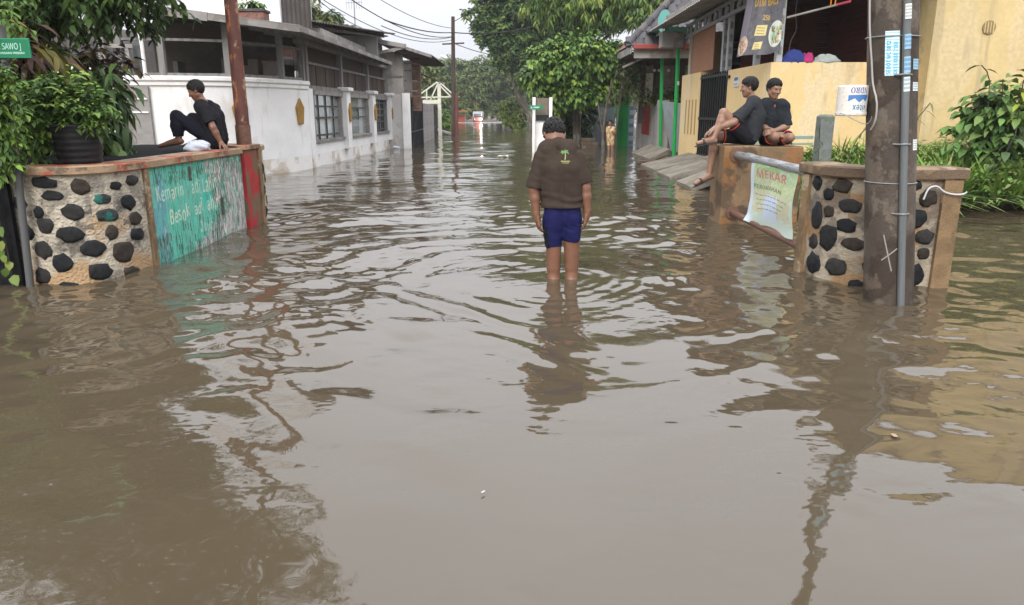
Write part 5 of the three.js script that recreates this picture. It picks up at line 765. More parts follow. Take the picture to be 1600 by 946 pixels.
{
  const t = thing('potted_plant', 'bushy green plant in a ribbed black pot on the left wall', 'plant');
  const prof = []; for (let k = 0; k <= 22; k++) { const y = 0.012 + k / 22 * 0.26; prof.push(new THREE.Vector2(0.152 + 0.036 * (k / 22) + (k % 4 < 2 ? 0.004 : 0), y)); } prof.unshift(new THREE.Vector2(0, 0.0), new THREE.Vector2(0.145, 0)); prof.push(new THREE.Vector2(0.2, 0.276), new THREE.Vector2(0.2, 0.295), new THREE.Vector2(0.18, 0.297), new THREE.Vector2(0.172, 0.25), new THREE.Vector2(0, 0.245));
  add('pot', new THREE.LatheGeometry(prof, 32).translate(-3.36, 0.89, -5.82), surf({ base: [0.014, 0.014, 0.016], vary: 0.5, tile: [0.5, 0.5], rough: 0.38, bump: 0.002, size: 128 }), t);
  for (let k = 0; k < 7; k++) add('stem', tube([V(-3.36 + rr(-0.08, 0.08), 1.1, 5.82 + rr(-0.08, 0.08)), V(-3.36 + rr(-0.14, 0.14), 1.28, 5.82 + rr(-0.12, 0.12)), V(-3.36 + rr(-0.22, 0.22), 1.45, 5.82 + rr(-0.15, 0.15))], 0.006, 8, 5), M.bark, t);
  nLeaves += crown(t, 'foliage', [[-3.42, 1.33, 5.8, 0.3, 0.2, 0.24, 130], [-3.24, 1.28, 5.78, 0.2, 0.17, 0.2, 70], [-3.5, 1.45, 5.84, 0.22, 0.16, 0.2, 60]], { geo: LG.mid, len: [0.045, 0.085], cols: MG, cluster: 10, droop: 0.1, spread: 2 }); rebase(t, V(-3.36, 0.89, 5.82));
}
{ // climbing vine on the black panel, leaf by leaf
  const v = thing('climbing_vine', 'vine with yellow green heart leaves on the black panel', 'vine'); const mats = [[0.14, 0.2, 0.035], [0.1, 0.17, 0.035], [0.2, 0.24, 0.05]].map(c => { const m = leafMat(0.5, 0.25); m.color.setRGB(...c); return m; }); const hg = leafGeo(0.85, 0.25, 0.25);
  add('stem', tube([V(-3.76, 0.0, 5.39), V(-3.75, 0.3, 5.385), V(-3.78, 0.6, 5.385), V(-3.74, 0.95, 5.39)], 0.005, 20, 5), M.bark, v);
  for (let k = 0; k < 17; k++) { const g = hg.clone(), L = rr(0.06, 0.095); g.scale(L, L, L); g.rotateX(rr(0.9, 1.4)); g.rotateY(rr(-0.8, 0.8)); g.rotateZ(rr(-0.6, 0.6)); g.translate(-3.755 + rr(-0.045, 0.045), 0.1 + k * 0.052, -5.365 + rr(0, 0.02)); add('leaf', g, mats[k % 3], v); } rebase(v, V(-3.76, 0, 5.39));
}
// trees behind the houses and down the street
tree('roof_tree', 'pale green tree rising behind the white upper wall', V(-11.5, -0.4, 41), [[V(-11.5, -0.4, 41), V(-11.4, 3, 41), V(-11.2, 5.5, 41)], 0.2, 0.1], [], [[-11.2, 5.9, 41, 1.7, 1.3, 1.5, 260], [-9.7, 5.6, 41, 1.0, 0.8, 1.0, 120], [-12.8, 6.0, 41, 1.2, 1.3, 1.2, 150]], { geo: LG.tuft, len: [0.26, 0.42], cols: FG, cluster: 5 }, 'trees beyond the houses');
const farSpots = [[-15.5, 101, 7.4, 3.2, 'leftmost far tree half hidden behind the grey house roof'], [-11.4, 97, 8.0, 3.0, 'rounded far tree just left of the slim far pole'], [-8.0, 104, 8.3, 3.2, 'far tree directly behind the slim far pole'], [-4.6, 96, 7.8, 2.8, 'far tree above the red and white truck'], [-1.6, 103, 8.6, 3.2, 'far tree just right of the truck'], [1.6, 99, 9.2, 3.1, 'far tree behind the leaning street tree trunk'], [-7.6, 70, 5.4, 1.9, 'nearer pale tree behind the carport'], [-19.5, 108, 8, 3.4, 'far tree seen under the canopy roof edge'], [5, 104, 9, 3.4, 'far tree behind the big street tree'], [8.5, 78, 7, 3.2, 'tree seen through the gap beside the green pillar'], [12, 90, 8, 3.6, 'tree behind the tiled house, mostly hidden'], [4.5, 66, 6, 2.6, 'dense tree behind the dark hedge']];
for (const [x, d, H, R, lab] of farSpots) {
  const lob = []; for (let k = 0; k < 6; k++) { const a = k * 1.05 + rnd(); lob.push([x + Math.cos(a) * R * 0.5, H * 0.62 + rr(-0.22, 0.2) * H + 0, d + Math.sin(a) * R * 0.4, R * rr(0.5, 0.72), H * rr(0.18, 0.26), R * 0.6, 130]); } lob.push([x, H * 0.3, d - 1, R * 0.9, H * 0.26, R * 0.7, 200]);
  tree('street_tree', lab, V(x, -0.4, d), [[V(x, -0.4, d), V(x + 0.1, H * 0.25, d), V(x, H * 0.6, d)], 0.24, 0.1], [[[V(x, H * 0.3, d), V(x + R * 0.4, H * 0.6, d)], 0.1, 0.04], [[V(x, H * 0.35, d), V(x - R * 0.4, H * 0.65, d)], 0.1, 0.04]], lob, { geo: LG.tuft, len: [0.26, 0.5], cols: FG, cluster: 8, floor: 0.2, spread: 2.4 }, 'trees at the far end of the street');
}
tree('street_bush', 'low green bush beside the carport and the slim pole', V(-4.6, -0.2, 46), null, [[[V(-4.6, -0.3, 46), V(-4.5, 1, 46)], 0.06, 0.02]], [[-4.9, 1.1, 47, 0.9, 1.0, 0.8, 150], [-4.2, 0.7, 45.5, 0.6, 0.6, 0.6, 80]], { geo: LG.tuft, len: [0.18, 0.3], cols: MG, cluster: 4 }, undefined, 'bush');
tree('street_bush', 'yellow green bush at the foot of the leaning tree', V(0, -0.2, 52), null, [[[V(0, -0.3, 52), V(0, 1, 52)], 0.06, 0.02]], [[-0.1, 1.3, 52, 0.75, 1.0, 0.7, 170], [0.5, 0.7, 51.5, 0.6, 0.6, 0.5, 90]], { geo: LG.tuft, len: [0.18, 0.32], cols: [[0.13, 0.18, 0.03], [0.1, 0.15, 0.03], [0.16, 0.2, 0.04]], cluster: 4 }, undefined, 'bush');
tree('leaning_tree', 'tall street tree with bare leaning trunk right of the street', V(1.5, -0.4, 50), [[V(1.5, -0.4, 50), V(1.25, 0.9, 50), V(0.5, 2.2, 50), V(0.05, 3.6, 50), V(-0.4, 5.0, 50)], 0.3, 0.12, 24],
  [[[V(0.5, 2.2, 50), V(1.0, 3.6, 49.6), V(1.8, 5.4, 49)], 0.14, 0.05], [[V(0.2, 3.0, 50), V(0.8, 4.4, 50.4), V(0.6, 6, 50.6)], 0.09, 0.04], [[V(-0.3, 4.6, 50), V(-1.2, 5.6, 49.6), V(-1.6, 6.6, 49.4)], 0.08, 0.03], [[V(1.0, 3.4, 49.6), V(2.6, 5.0, 49), V(4.6, 6.5, 48.5)], 0.1, 0.04]],
  [[-0.8, 6.4, 49.4, 1.7, 1.5, 1.5, 300], [0.9, 7.6, 49.6, 2.2, 1.6, 1.8, 380], [1.0, 5.2, 49, 1.6, 1.2, 1.3, 260], [-0.2, 8.8, 50, 2.2, 1.4, 1.8, 260], [3.4, 7.0, 48.4, 2.3, 1.9, 1.9, 380], [6, 8, 48.6, 2.4, 1.9, 1.8, 300], [1.1, 3.6, 48.8, 0.9, 0.9, 0.8, 110], [-0.5, 4.6, 49.2, 0.6, 0.9, 0.6, 60], [2.6, 9.6, 50, 2.4, 1.3, 1.8, 200], [-2.0, 7.4, 49.6, 0.9, 1.2, 0.9, 70]], { geo: LG.tuft, len: [0.2, 0.36], cols: [[0.06, 0.115, 0.03], [0.085, 0.15, 0.038], [0.048, 0.09, 0.028], [0.13, 0.19, 0.045]], cluster: 6, hang: 0.5, droop: 0.5, spread: 2.2 });
tree('overhanging_tree', 'mango tree crown above the broad leaved tree in front of the red roof', V(3.6, -0.4, 29.5), [[V(3.6, -0.4, 30.2), V(3.5, 1.6, 30.2), V(3.2, 3.2, 29.6), V(2.9, 4.6, 28.6)], 0.15, 0.07], [[[V(3.1, 3.6, 29.4), V(4.2, 4.6, 27), V(4.6, 4.9, 25.5)], 0.06, 0.02], [[V(3, 4, 29), V(1.8, 5, 28)], 0.06, 0.02]],
  [[3.0, 4.9, 27, 1.6, 0.95, 1.2, 260], [4.5, 4.75, 25.6, 0.9, 0.6, 0.8, 110], [1.5, 5.0, 27.5, 1.2, 0.9, 1, 170], [3.2, 6.2, 27.5, 2.2, 1.1, 1.5, 260], [4.2, 4.1, 25, 0.4, 0.35, 0.4, 26]], { geo: LG.long, len: [0.2, 0.32], cols: [[0.07, 0.13, 0.03], [0.1, 0.17, 0.04], [0.15, 0.22, 0.045], [0.19, 0.24, 0.045], [0.055, 0.1, 0.026]], cluster: 9, droop: 0.6, along: 0.4 });
tree('broad_leaved_tree', 'low spreading tree with broad light green leaves behind the wading person', V(2.35, -0.4, 27), [[V(2.35, -0.4, 27), V(2.32, 0.9, 27), V(2.3, 1.9, 26.9), V(2.35, 2.6, 26.8)], 0.16, 0.11],
  [[[V(2.3, 1.8, 26.9), V(1.5, 2.5, 26.6), V(1.0, 2.8, 26.4)], 0.07, 0.025], [[V(2.3, 1.9, 26.9), V(3.2, 2.6, 26.6), V(3.8, 2.8, 26.4)], 0.07, 0.025]],
  [[1.4, 2.85, 26.2, 0.95, 0.8, 0.9, 280], [2.5, 3.0, 26, 1.05, 0.8, 0.9, 340], [3.5, 2.8, 26, 0.9, 0.75, 0.8, 260], [1.0, 2.4, 26.4, 0.6, 0.6, 0.6, 130], [2.0, 2.1, 26, 0.8, 0.5, 0.6, 140], [3.3, 2.1, 26.2, 0.7, 0.45, 0.6, 110], [1.6, 1.6, 26.6, 0.5, 0.4, 0.5, 60], [2.4, 1.75, 25.7, 0.6, 0.35, 0.4, 70]], { geo: LG.broad, len: [0.14, 0.27], cols: MG, cluster: 9, droop: 0.55, fill: 0.34, mat: M.leafGloss, spread: 2 });
tree('dark_hedge', 'dense dark hedge between the white gate and the lavender gate', V(2.2, -0.2, 28.5), null, [[[V(2.2, -0.4, 28.5), V(2.2, 1.2, 28.5)], 0.06, 0.02]], [[1.7, 1.0, 28.4, 0.6, 1.0, 0.5, 130], [2.5, 0.9, 28.2, 0.6, 0.9, 0.5, 130], [2.1, 1.6, 28.4, 0.9, 0.6, 0.5, 130], [2.9, 1.3, 28.6, 0.4, 0.7, 0.4, 60], [3.4, 2.2, 30.5, 1.2, 0.8, 0.5, 160]], { geo: LG.broad, len: [0.16, 0.28], cols: DG, cluster: 6, mat: M.leafGloss, floor: 0.1 }, undefined, 'hedge');
tree('slender_tree', 'thin double stemmed tree beside the standing child', V(3.0, -0.4, 24.6), [[V(3.02, -0.4, 24.6), V(2.98, 0.7, 24.6), V(3.05, 1.3, 24.6), V(3.2, 2.2, 24.6)], 0.07, 0.03], [[[V(2.99, 0.5, 24.6), V(2.85, 1.1, 24.55), V(2.75, 1.7, 24.5)], 0.045, 0.02], [[V(3.36, -0.4, 24.5), V(3.4, 0.9, 24.5), V(3.55, 2.4, 24.4)], 0.04, 0.02], [[V(3.05, 1.3, 24.6), V(3.5, 2.0, 24.4), V(4.0, 2.7, 24.3)], 0.025, 0.01]],
  [[3.7, 2.45, 24.4, 0.6, 0.65, 0.5, 60], [4.0, 2.0, 24.4, 0.4, 0.4, 0.4, 26], [3.3, 1.75, 24.5, 0.5, 0.25, 0.4, 30]], { geo: LG.long, len: [0.12, 0.2], cols: [[0.09, 0.11, 0.04], [0.06, 0.09, 0.03], [0.12, 0.13, 0.05]], cluster: 6 });
tree('porch_plant', 'leafy potted plant in the dark porch of the tiled house', V(5, 0.9, 24), null, [[[V(5, 0.6, 24), V(5, 1.4, 24)], 0.03, 0.01]], [[4.9, 1.75, 24, 0.45, 0.35, 0.3, 40], [4.45, 1.7, 24.2, 0.3, 0.25, 0.25, 20]], { geo: LG.mid, len: [0.14, 0.22], cols: [[0.14, 0.17, 0.03], [0.06, 0.1, 0.02], [0.05, 0.08, 0.02]], cluster: 5 }, undefined, 'plant');
// right bank
tree('leafy_bush', 'big dark leafy bush in front of the tall yellow wall', V(7.1, 0.1, 10.8), null, [0, 1, 2, 3, 4].map(k => [[V(6.7 + k * 0.25, 0, 10.8), V(6.6 + k * 0.3, 0.8, 10.7), V(6.5 + k * 0.35, 1.5, 10.6)], 0.03, 0.01]),
  [[6.9, 0.75, 10.7, 0.62, 0.6, 0.5, 130], [7.5, 0.9, 10.6, 0.7, 0.75, 0.5, 150], [8.4, 0.9, 10.7, 0.8, 0.9, 0.6, 170], [6.75, 1.3, 10.6, 0.42, 0.35, 0.4, 60], [7.5, 1.5, 10.6, 0.5, 0.35, 0.4, 60]], { geo: LG.broad, len: [0.13, 0.24], cols: [[0.1, 0.19, 0.05], [0.13, 0.24, 0.06], [0.18, 0.27, 0.08], [0.07, 0.13, 0.04]], cluster: 7, fill: 0.36, mat: M.leafGloss, floor: 0.05 }, undefined, 'bush');
{ // individual big leaves that stand clear of the bush
  const mats = [[0.1, 0.19, 0.05], [0.13, 0.22, 0.06], [0.08, 0.15, 0.04]].map(c => { const m = leafMat(0.45, 0.25); m.color.setRGB(...c); return m; }), ym = [[0.3, 0.36, 0.04], [0.38, 0.4, 0.05], [0.22, 0.31, 0.045]].map(c => { const m = leafMat(0.45, 0.3); m.color.setRGB(...c); return m; });
  const spray = (name, label, stems, len, ms, n, wid, cat) => { const t = thing(name, label, cat); const g0 = leafGeo(wid, 0.35, 0.3);
    stems.forEach((pts, si) => { add('stem', tube(pts, 0.008, 12, 5), M.bark, t); const c = new THREE.CatmullRomCurve3(pts);
      for (let k = 0; k < n; k++) { const tt = 0.35 + 0.65 * k / (n - 1), p = c.getPointAt(tt), a = k * 2.4 + si, L = rr(len[0], len[1]), g = g0.clone(); g.scale(L, L, L); g.rotateX(rr(0.0, 0.55)); g.rotateY(a); g.translate(p.x, p.y, p.z); add('leaf', g, ms[(k + si) % ms.length], t); } }); rebase(t, stems[0][0].clone()); };
  spray('tall_shoot', 'tall leafy shoot arching left above the dark bush', [[V(6.65, 0.3, 10.5), V(6.55, 1.2, 10.45), V(6.45, 1.75, 10.4), V(6.3, 1.88, 10.35)], [V(6.75, 0.3, 10.5), V(6.7, 1.2, 10.4), V(6.62, 1.7, 10.35)]], [0.16, 0.26], mats, 13, 0.42, 'plant');
  spray('yellow_croton', 'yellow green croton tuft on top of the bush', [[V(6.85, 0.9, 10.1), V(6.85, 1.5, 10.1), V(6.87, 1.86, 10.1)], [V(6.97, 0.9, 10.1), V(7.0, 1.5, 10.1), V(7.03, 1.88, 10.08)], [V(6.75, 0.9, 10.1), V(6.72, 1.4, 10.08), V(6.7, 1.68, 10.05)]], [0.17, 0.27], ym, 11, 0.36, 'plant');
  spray('pale_leaf_plant', 'plant with pale grey green lobed leaves before the bush', [[V(6.55, 0.2, 10.2), V(6.6, 0.6, 10.1), V(6.68, 0.98, 10.0)], [V(7.0, 0.2, 10.2), V(7.05, 0.7, 10.05), V(7.15, 1.15, 10)]], [0.17, 0.27], [[0.1, 0.15, 0.07], [0.08, 0.13, 0.055]].map(c => { const m = leafMat(0.5, 0.25); m.color.setRGB(...c); return m; }), 10, 0.55, 'plant');
  spray('right_edge_shoot', 'leafy shoot cut by the right edge of the picture', [[V(7.6, 0.6, 10.3), V(7.55, 1.3, 10.25), V(7.45, 1.85, 10.2)]], [0.15, 0.22], mats, 12, 0.45, 'plant');
  spray('weed_stalk', 'tall thin weed stalk between the pipe and the pole', [[V(3.95, 0.2, 9.6), V(3.93, 0.7, 9.6), V(3.9, 1.12, 9.58)]], [0.06, 0.12], mats, 10, 0.2, 'weed');
  spray('weed_stalk', 'arching weed stalk just right of the utility pole', [[V(5.9, 0.3, 11.4), V(5.95, 1.0, 11.3), V(6.15, 1.4, 11.2)]], [0.12, 0.22], [[0.12, 0.17, 0.05]].map(c => { const m = leafMat(0.5, 0.3); m.color.setRGB(...c); return m; }), 14, 0.16, 'weed');
  spray('weed_stalk', 'drooping weed stalk left of the utility pole beside the bucket', [[V(4.55, 0.2, 10.2), V(4.6, 0.85, 10.1), V(4.75, 1.15, 10)]], [0.1, 0.2], [[0.12, 0.17, 0.05]].map(c => { const m = leafMat(0.5, 0.3); m.color.setRGB(...c); return m; }), 14, 0.16, 'weed');
}
{ // weeds and grass on the bank: one uncountable mass
  const n = 15000, im = new THREE.InstancedMesh(LG.blade, M.leaf, n); im.name = 'weeds'; im.userData = { kind: 'stuff', label: 'bright green weeds and grass on the bank by the yellow wall', category: 'grass' }; im.castShadow = im.receiveShadow = true; const e = new THREE.Euler();
  for (let i = 0; i < n; i++) {
    const x = 3.35 + Math.pow(rnd(), 1.1) * 7, v = rnd(), d = lerp(bankEdge(x) - 0.02, 12.3, Math.pow(v, 1.25)), hN = 0.5 + 0.5 * noise3(x * 1.1, d * 1.1, 7), tallness = smooth(4.2, 5.6, x);
    const by = 0.08 + 0.36 * smooth(0.15, 0.8, v), L = rr(0.1, 0.4) * (0.6 + 0.8 * hN) * (0.75 + 0.75 * tallness * (1 - smooth(7.5, 8.5, x))); e.set(-rr(0.35, 1.5), rr(0, 6.283), 0, 'YXZ'); _m.makeRotationFromEuler(e).scale(new THREE.Vector3(L * rr(0.7, 1.3), L, L)).setPosition(x, by, -d); im.setMatrixAt(i, _m);
    const c = [[0.15, 0.26, 0.045], [0.2, 0.32, 0.055], [0.12, 0.21, 0.04], [0.25, 0.29, 0.09]][Math.floor(rnd() * 4)], s = rr(0.75, 1.2); im.setColorAt(i, _c.setRGB(c[0] * s, c[1] * s, c[2] * s));
  }
  scene.add(im);
}
{ const fbx = scene.getObjectByName('flower_box'), holder = new THREE.Group(); nLeaves += crown(holder, 'plants', [[-5.65, 3.52, 17.1, 0.3, 0.14, 0.14, 26]], { geo: LG.mid, len: [0.1, 0.18], cols: MG, cluster: 5 }); const im = holder.children[0]; fbx.add(im); im.position.sub(fbx.position); }
{ const holder = new THREE.Group(), lob = []; reseed(606); for (let k = 0; k < 80; k++) { const x = rr(3.5, 7.4), d = lerp(bankEdge(x), 12.2, Math.pow(rnd(), 1.4)); lob.push([x, 0.22 + 0.36 * smooth(0.15, 0.8, (d - 9.5) / 3) + rr(0, 0.2), d, rr(0.15, 0.35), rr(0.12, 0.3), rr(0.15, 0.3), 16]); } nLeaves += crown(holder, 'broadleaf_weeds', lob, { geo: LG.mid, len: [0.05, 0.13], cols: [[0.14, 0.25, 0.05], [0.2, 0.3, 0.06], [0.1, 0.19, 0.04], [0.24, 0.25, 0.09]], cluster: 7, droop: 0.15, spread: 2.2 }); const im = holder.children[0]; scene.add(im); Object.assign(im.userData, { kind: 'stuff', label: 'small leaved weeds mixed through the grass on the right bank', category: 'weeds' }); }
console.log('leaves', nLeaves);
// ---------- people ----------
const smin = (a, b, k) => { const h = Math.max(k - Math.abs(a - b), 0) / k; return Math.min(a, b) - h * h * k * 0.25; };
const smax = (a, b, k) => -smin(-a, -b, k);
function cone(a, b, ra, rb, cut) { // tapered capsule; cut: flat end at b (or a)
  const bx_ = b.x - a.x, by = b.y - a.y, bz = b.z - a.z, l2 = bx_ * bx_ + by * by + bz * bz || 1e-9, il = 1 / Math.sqrt(l2);
  return (x, y, z) => { const px = x - a.x, py = y - a.y, pz = z - a.z, t = (px * bx_ + py * by + pz * bz) / l2, h = t < 0 ? 0 : t > 1 ? 1 : t, dx = px - bx_ * h, dy = py - by * h, dz = pz - bz * h; let d = Math.sqrt(dx * dx + dy * dy + dz * dz) - (ra + (rb - ra) * h); if (cut) d = Math.max(d, (t - 1) / il); return d; };
}
const ell = (cx, cy, cz, rx, ry, rz) => (x, y, z) => { const a = (x - cx) / rx, b = (y - cy) / ry, c = (z - cz) / rz, k0 = Math.sqrt(a * a + b * b + c * c), k1 = Math.sqrt(a * a / (rx * rx) + b * b / (ry * ry) + c * c / (rz * rz)); return k1 < 1e-6 ? -Math.min(rx, ry, rz) : k0 * (k0 - 1) / k1; };
const union = (ps, k) => (x, y, z) => { let d = 1e9; for (const p of ps) d = smin(d, p(x, y, z), k); return d; };
const inFrame = (f, mtx) => { const e = mtx.clone().invert().elements; return (x, y, z) => f(e[0] * x + e[4] * y + e[8] * z + e[12], e[1] * x + e[5] * y + e[9] * z + e[13], e[2] * x + e[6] * y + e[10] * z + e[14]); };
function nets(f, lo, hi, h) { // naive surface nets
  const nx = Math.ceil((hi.x - lo.x) / h) + 1, ny = Math.ceil((hi.y - lo.y) / h) + 1, nz = Math.ceil((hi.z - lo.z) / h) + 1, F = new Float32Array(nx * ny * nz), id = new Int32Array(nx * ny * nz).fill(-1), pos = [], idx = [];
  const at = (i, j, k) => (k * ny + j) * nx + i;
  for (let k = 0; k < nz; k++) for (let j = 0; j < ny; j++) for (let i = 0; i < nx;) { const v = f(lo.x + i * h, lo.y + j * h, lo.z + k * h); F[at(i, j, k)] = v; let skip = Math.floor(Math.abs(v) / h * 0.7) - 3; i++; while (skip-- > 0 && i < nx) { F[at(i, j, k)] = v > 0 ? h : -h; i++; } }
  const E = [[0, 1], [0, 2], [0, 4], [1, 3], [1, 5], [2, 3], [2, 6], [3, 7], [4, 5], [4, 6], [5, 7], [6, 7]];
  for (let k = 0; k + 1 < nz; k++) for (let j = 0; j + 1 < ny; j++) for (let i = 0; i + 1 < nx; i++) {
    const c = []; let m = 0; for (let q = 0; q < 8; q++) { c[q] = F[at(i + (q & 1), j + (q >> 1 & 1), k + (q >> 2))]; if (c[q] < 0) m++; } if (m === 0 || m === 8) continue;
    let sx = 0, sy = 0, sz = 0, n = 0; for (const [a, b] of E) if ((c[a] < 0) !== (c[b] < 0)) { const t = c[a] / (c[a] - c[b]); sx += (a & 1) + t * ((b & 1) - (a & 1)); sy += (a >> 1 & 1) + t * ((b >> 1 & 1) - (a >> 1 & 1)); sz += (a >> 2) + t * ((b >> 2) - (a >> 2)); n++; }
    id[at(i, j, k)] = pos.length / 3; pos.push(lo.x + (i + sx / n) * h, lo.y + (j + sy / n) * h, lo.z + (k + sz / n) * h);
  }
  const quad = (a, b, c, d, flip) => { if (a < 0 || b < 0 || c < 0 || d < 0) return; flip ? idx.push(a, c, b, a, d, c) : idx.push(a, b, c, a, c, d); };
  for (let k = 1; k + 1 < nz; k++) for (let j = 1; j + 1 < ny; j++) for (let i = 1; i + 1 < nx; i++) {
    const s = F[at(i, j, k)] < 0;
    if (s !== F[at(i + 1, j, k)] < 0) quad(id[at(i, j - 1, k - 1)], id[at(i, j, k - 1)], id[at(i, j, k)], id[at(i, j - 1, k)], !s);
    if (s !== F[at(i, j + 1, k)] < 0) quad(id[at(i - 1, j, k - 1)], id[at(i - 1, j, k)], id[at(i, j, k)], id[at(i, j, k - 1)], !s);
    if (s !== F[at(i, j, k + 1)] < 0) quad(id[at(i - 1, j - 1, k)], id[at(i, j - 1, k)], id[at(i, j, k)], id[at(i - 1, j, k)], !s);
  }
  const nor = new Float32Array(pos.length), uv = new Float32Array(pos.length / 3 * 2), e = h * 0.7;
  for (let q = 0; q < pos.length; q += 3) { const x = pos[q], y = pos[q + 1], z = pos[q + 2]; let a = f(x + e, y, z) - f(x - e, y, z), b = f(x, y + e, z) - f(x, y - e, z), c = f(x, y, z + e) - f(x, y, z - e); const l = Math.hypot(a, b, c) || 1; nor[q] = a / l; nor[q + 1] = b / l; nor[q + 2] = c / l; uv[q / 3 * 2] = x + z * 0.7; uv[q / 3 * 2 + 1] = y; }
  const g = new THREE.BufferGeometry(); g.setAttribute('position', new THREE.Float32BufferAttribute(pos, 3)); g.setAttribute('normal', new THREE.BufferAttribute(nor, 3)); g.setAttribute('uv', new THREE.BufferAttribute(uv, 2)); g.setIndex(idx); return g;
}
const bounds = (pts, pad) => { const b = new THREE.Box3().setFromPoints(pts).expandByScalar(pad); return [b.min, b.max]; };
// head in its own frame: +z face, +y crown, metres for a 0.22 m head
const skull = ell(0, 0.03, -0.014, 0.073, 0.084, 0.092);
const headF = (() => {
  const parts = [skull, ell(0, -0.03, 0.022, 0.056, 0.07, 0.066), ell(0, -0.085, 0.052, 0.024, 0.02, 0.024), cone(new THREE.Vector3(-0.045, -0.05, 0.0), new THREE.Vector3(-0.012, -0.09, 0.05), 0.026, 0.018), cone(new THREE.Vector3(0.045, -0.05, 0.0), new THREE.Vector3(0.012, -0.09, 0.05), 0.026, 0.018), cone(new THREE.Vector3(-0.034, 0.026, 0.071), new THREE.Vector3(0.034, 0.026, 0.071), 0.011, 0.011), ell(-0.036, -0.022, 0.062, 0.02, 0.018, 0.018), ell(0.036, -0.022, 0.062, 0.02, 0.018, 0.018)];
  const fine = [cone(new THREE.Vector3(0, 0.012, 0.083), new THREE.Vector3(0, -0.024, 0.1), 0.008, 0.012), ell(-0.011, -0.028, 0.09, 0.008, 0.007, 0.009), ell(0.011, -0.028, 0.09, 0.008, 0.007, 0.009), cone(new THREE.Vector3(-0.02, -0.056, 0.077), new THREE.Vector3(0.02, -0.056, 0.077), 0.0085, 0.0085), cone(new THREE.Vector3(-0.015, -0.066, 0.077), new THREE.Vector3(0.015, -0.066, 0.077), 0.008, 0.008), ell(-0.074, -0.002, -0.012, 0.009, 0.03, 0.017), ell(0.074, -0.002, -0.012, 0.009, 0.03, 0.017)];
  const A = union(parts, 0.03), B = union(fine, 0.006), s1 = ell(-0.031, 0.006, 0.09, 0.016, 0.01, 0.014), s2 = ell(0.031, 0.006, 0.09, 0.016, 0.01, 0.014);
  return (x, y, z) => smin(smax(smax(A(x, y, z), -s1(x, y, z), 0.012), -s2(x, y, z), 0.012), B(x, y, z), 0.01);
})();
const hairF = (thick, front, tuft) => (x, y, z) => { const s = skull(x, y, z) - thick - 0.01 * smooth(0.03, 0.11, y) - tuft * 0.8 * noise3(x * 120, y * 46, z * 120) - tuft * 0.45 * noise3(x * 260, y * 90, z * 260); const line = -(y * 0.75 - z * 0.66 + front) + 0.012 * noise3(x * 70, 5, 2) + 0.006 * noise3(x * 170, y * 60, 9); const nape = -(y + 0.055) + 0.004 * noise3(x * 80, 3, z * 80); return Math.max(s, Math.max(line, nape)); };
function handPrims(w, f, n, t, L, curl, spread = 1) { // w wrist, f finger direction, n out of the back of the hand, t toward the thumb
  const P = (a, b, c) => w.clone().addScaledVector(f, a * L).addScaledVector(n, b * L).addScaledVector(t, c * L), out = [];
  out.push(cone(P(-0.1, 0, 0), P(0.2, 0, 0), 0.15 * L, 0.16 * L)); for (const c of [-0.13, -0.02, 0.1]) out.push(cone(P(0.12, 0, c * 0.8), P(0.5, 0.02, c * 1.25), 0.085 * L, 0.07 * L));
  [[0.17, 0.42], [0.055, 0.47], [-0.06, 0.43], [-0.165, 0.34]].forEach(([c, len], q) => { let p = P(0.48, 0.02, c), ang = 0, r = 0.052 - 0.005 * (q === 3); for (let s = 0; s < 3; s++) { ang += curl * (s === 0 ? 0.6 : 1); const l = len * [0.44, 0.32, 0.24][s] * L, d = f.clone().multiplyScalar(Math.cos(ang)).addScaledVector(n, -Math.sin(ang)).addScaledVector(t, c * 0.5 * spread * (s === 0)).normalize(), e = p.clone().addScaledVector(d, l); out.push(cone(p, e, r * L, (r - 0.006) * L)); p = e; r -= 0.006; } });
  const b0 = P(0.1, -0.02, 0.14), b1 = P(0.3, -0.06, 0.3), b2 = P(0.46, -0.12, 0.36), b3 = P(0.58, -0.18, 0.36); out.push(cone(b0, b1, 0.085 * L, 0.062 * L), cone(b1, b2, 0.058 * L, 0.052 * L), cone(b2, b3, 0.05 * L, 0.042 * L)); return out;
}
const V3 = (x, y, z) => new THREE.Vector3(x, y, z);
M.skin = surf({ base: [0.17, 0.08, 0.048], vary: 0.22, tile: [0.25, 0.25], spec: 0.8, rough: 0.4, bump: 0.0008, size: 256 });
M.skinTan = surf({ base: [0.24, 0.132, 0.086], vary: 0.2, tile: [0.25, 0.25], spec: 0.8, rough: 0.42, bump: 0.0008, size: 256 });
M.hair = plain(0.01, 0.009, 0.008, 0.55);
const fabric = (r, g, b, rough = 0.9) => surf({ base: [r, g, b], vary: 0.22, spec: 0.15, tile: [0.16, 0.16], rough, bump: 0.0012, size: 256 });
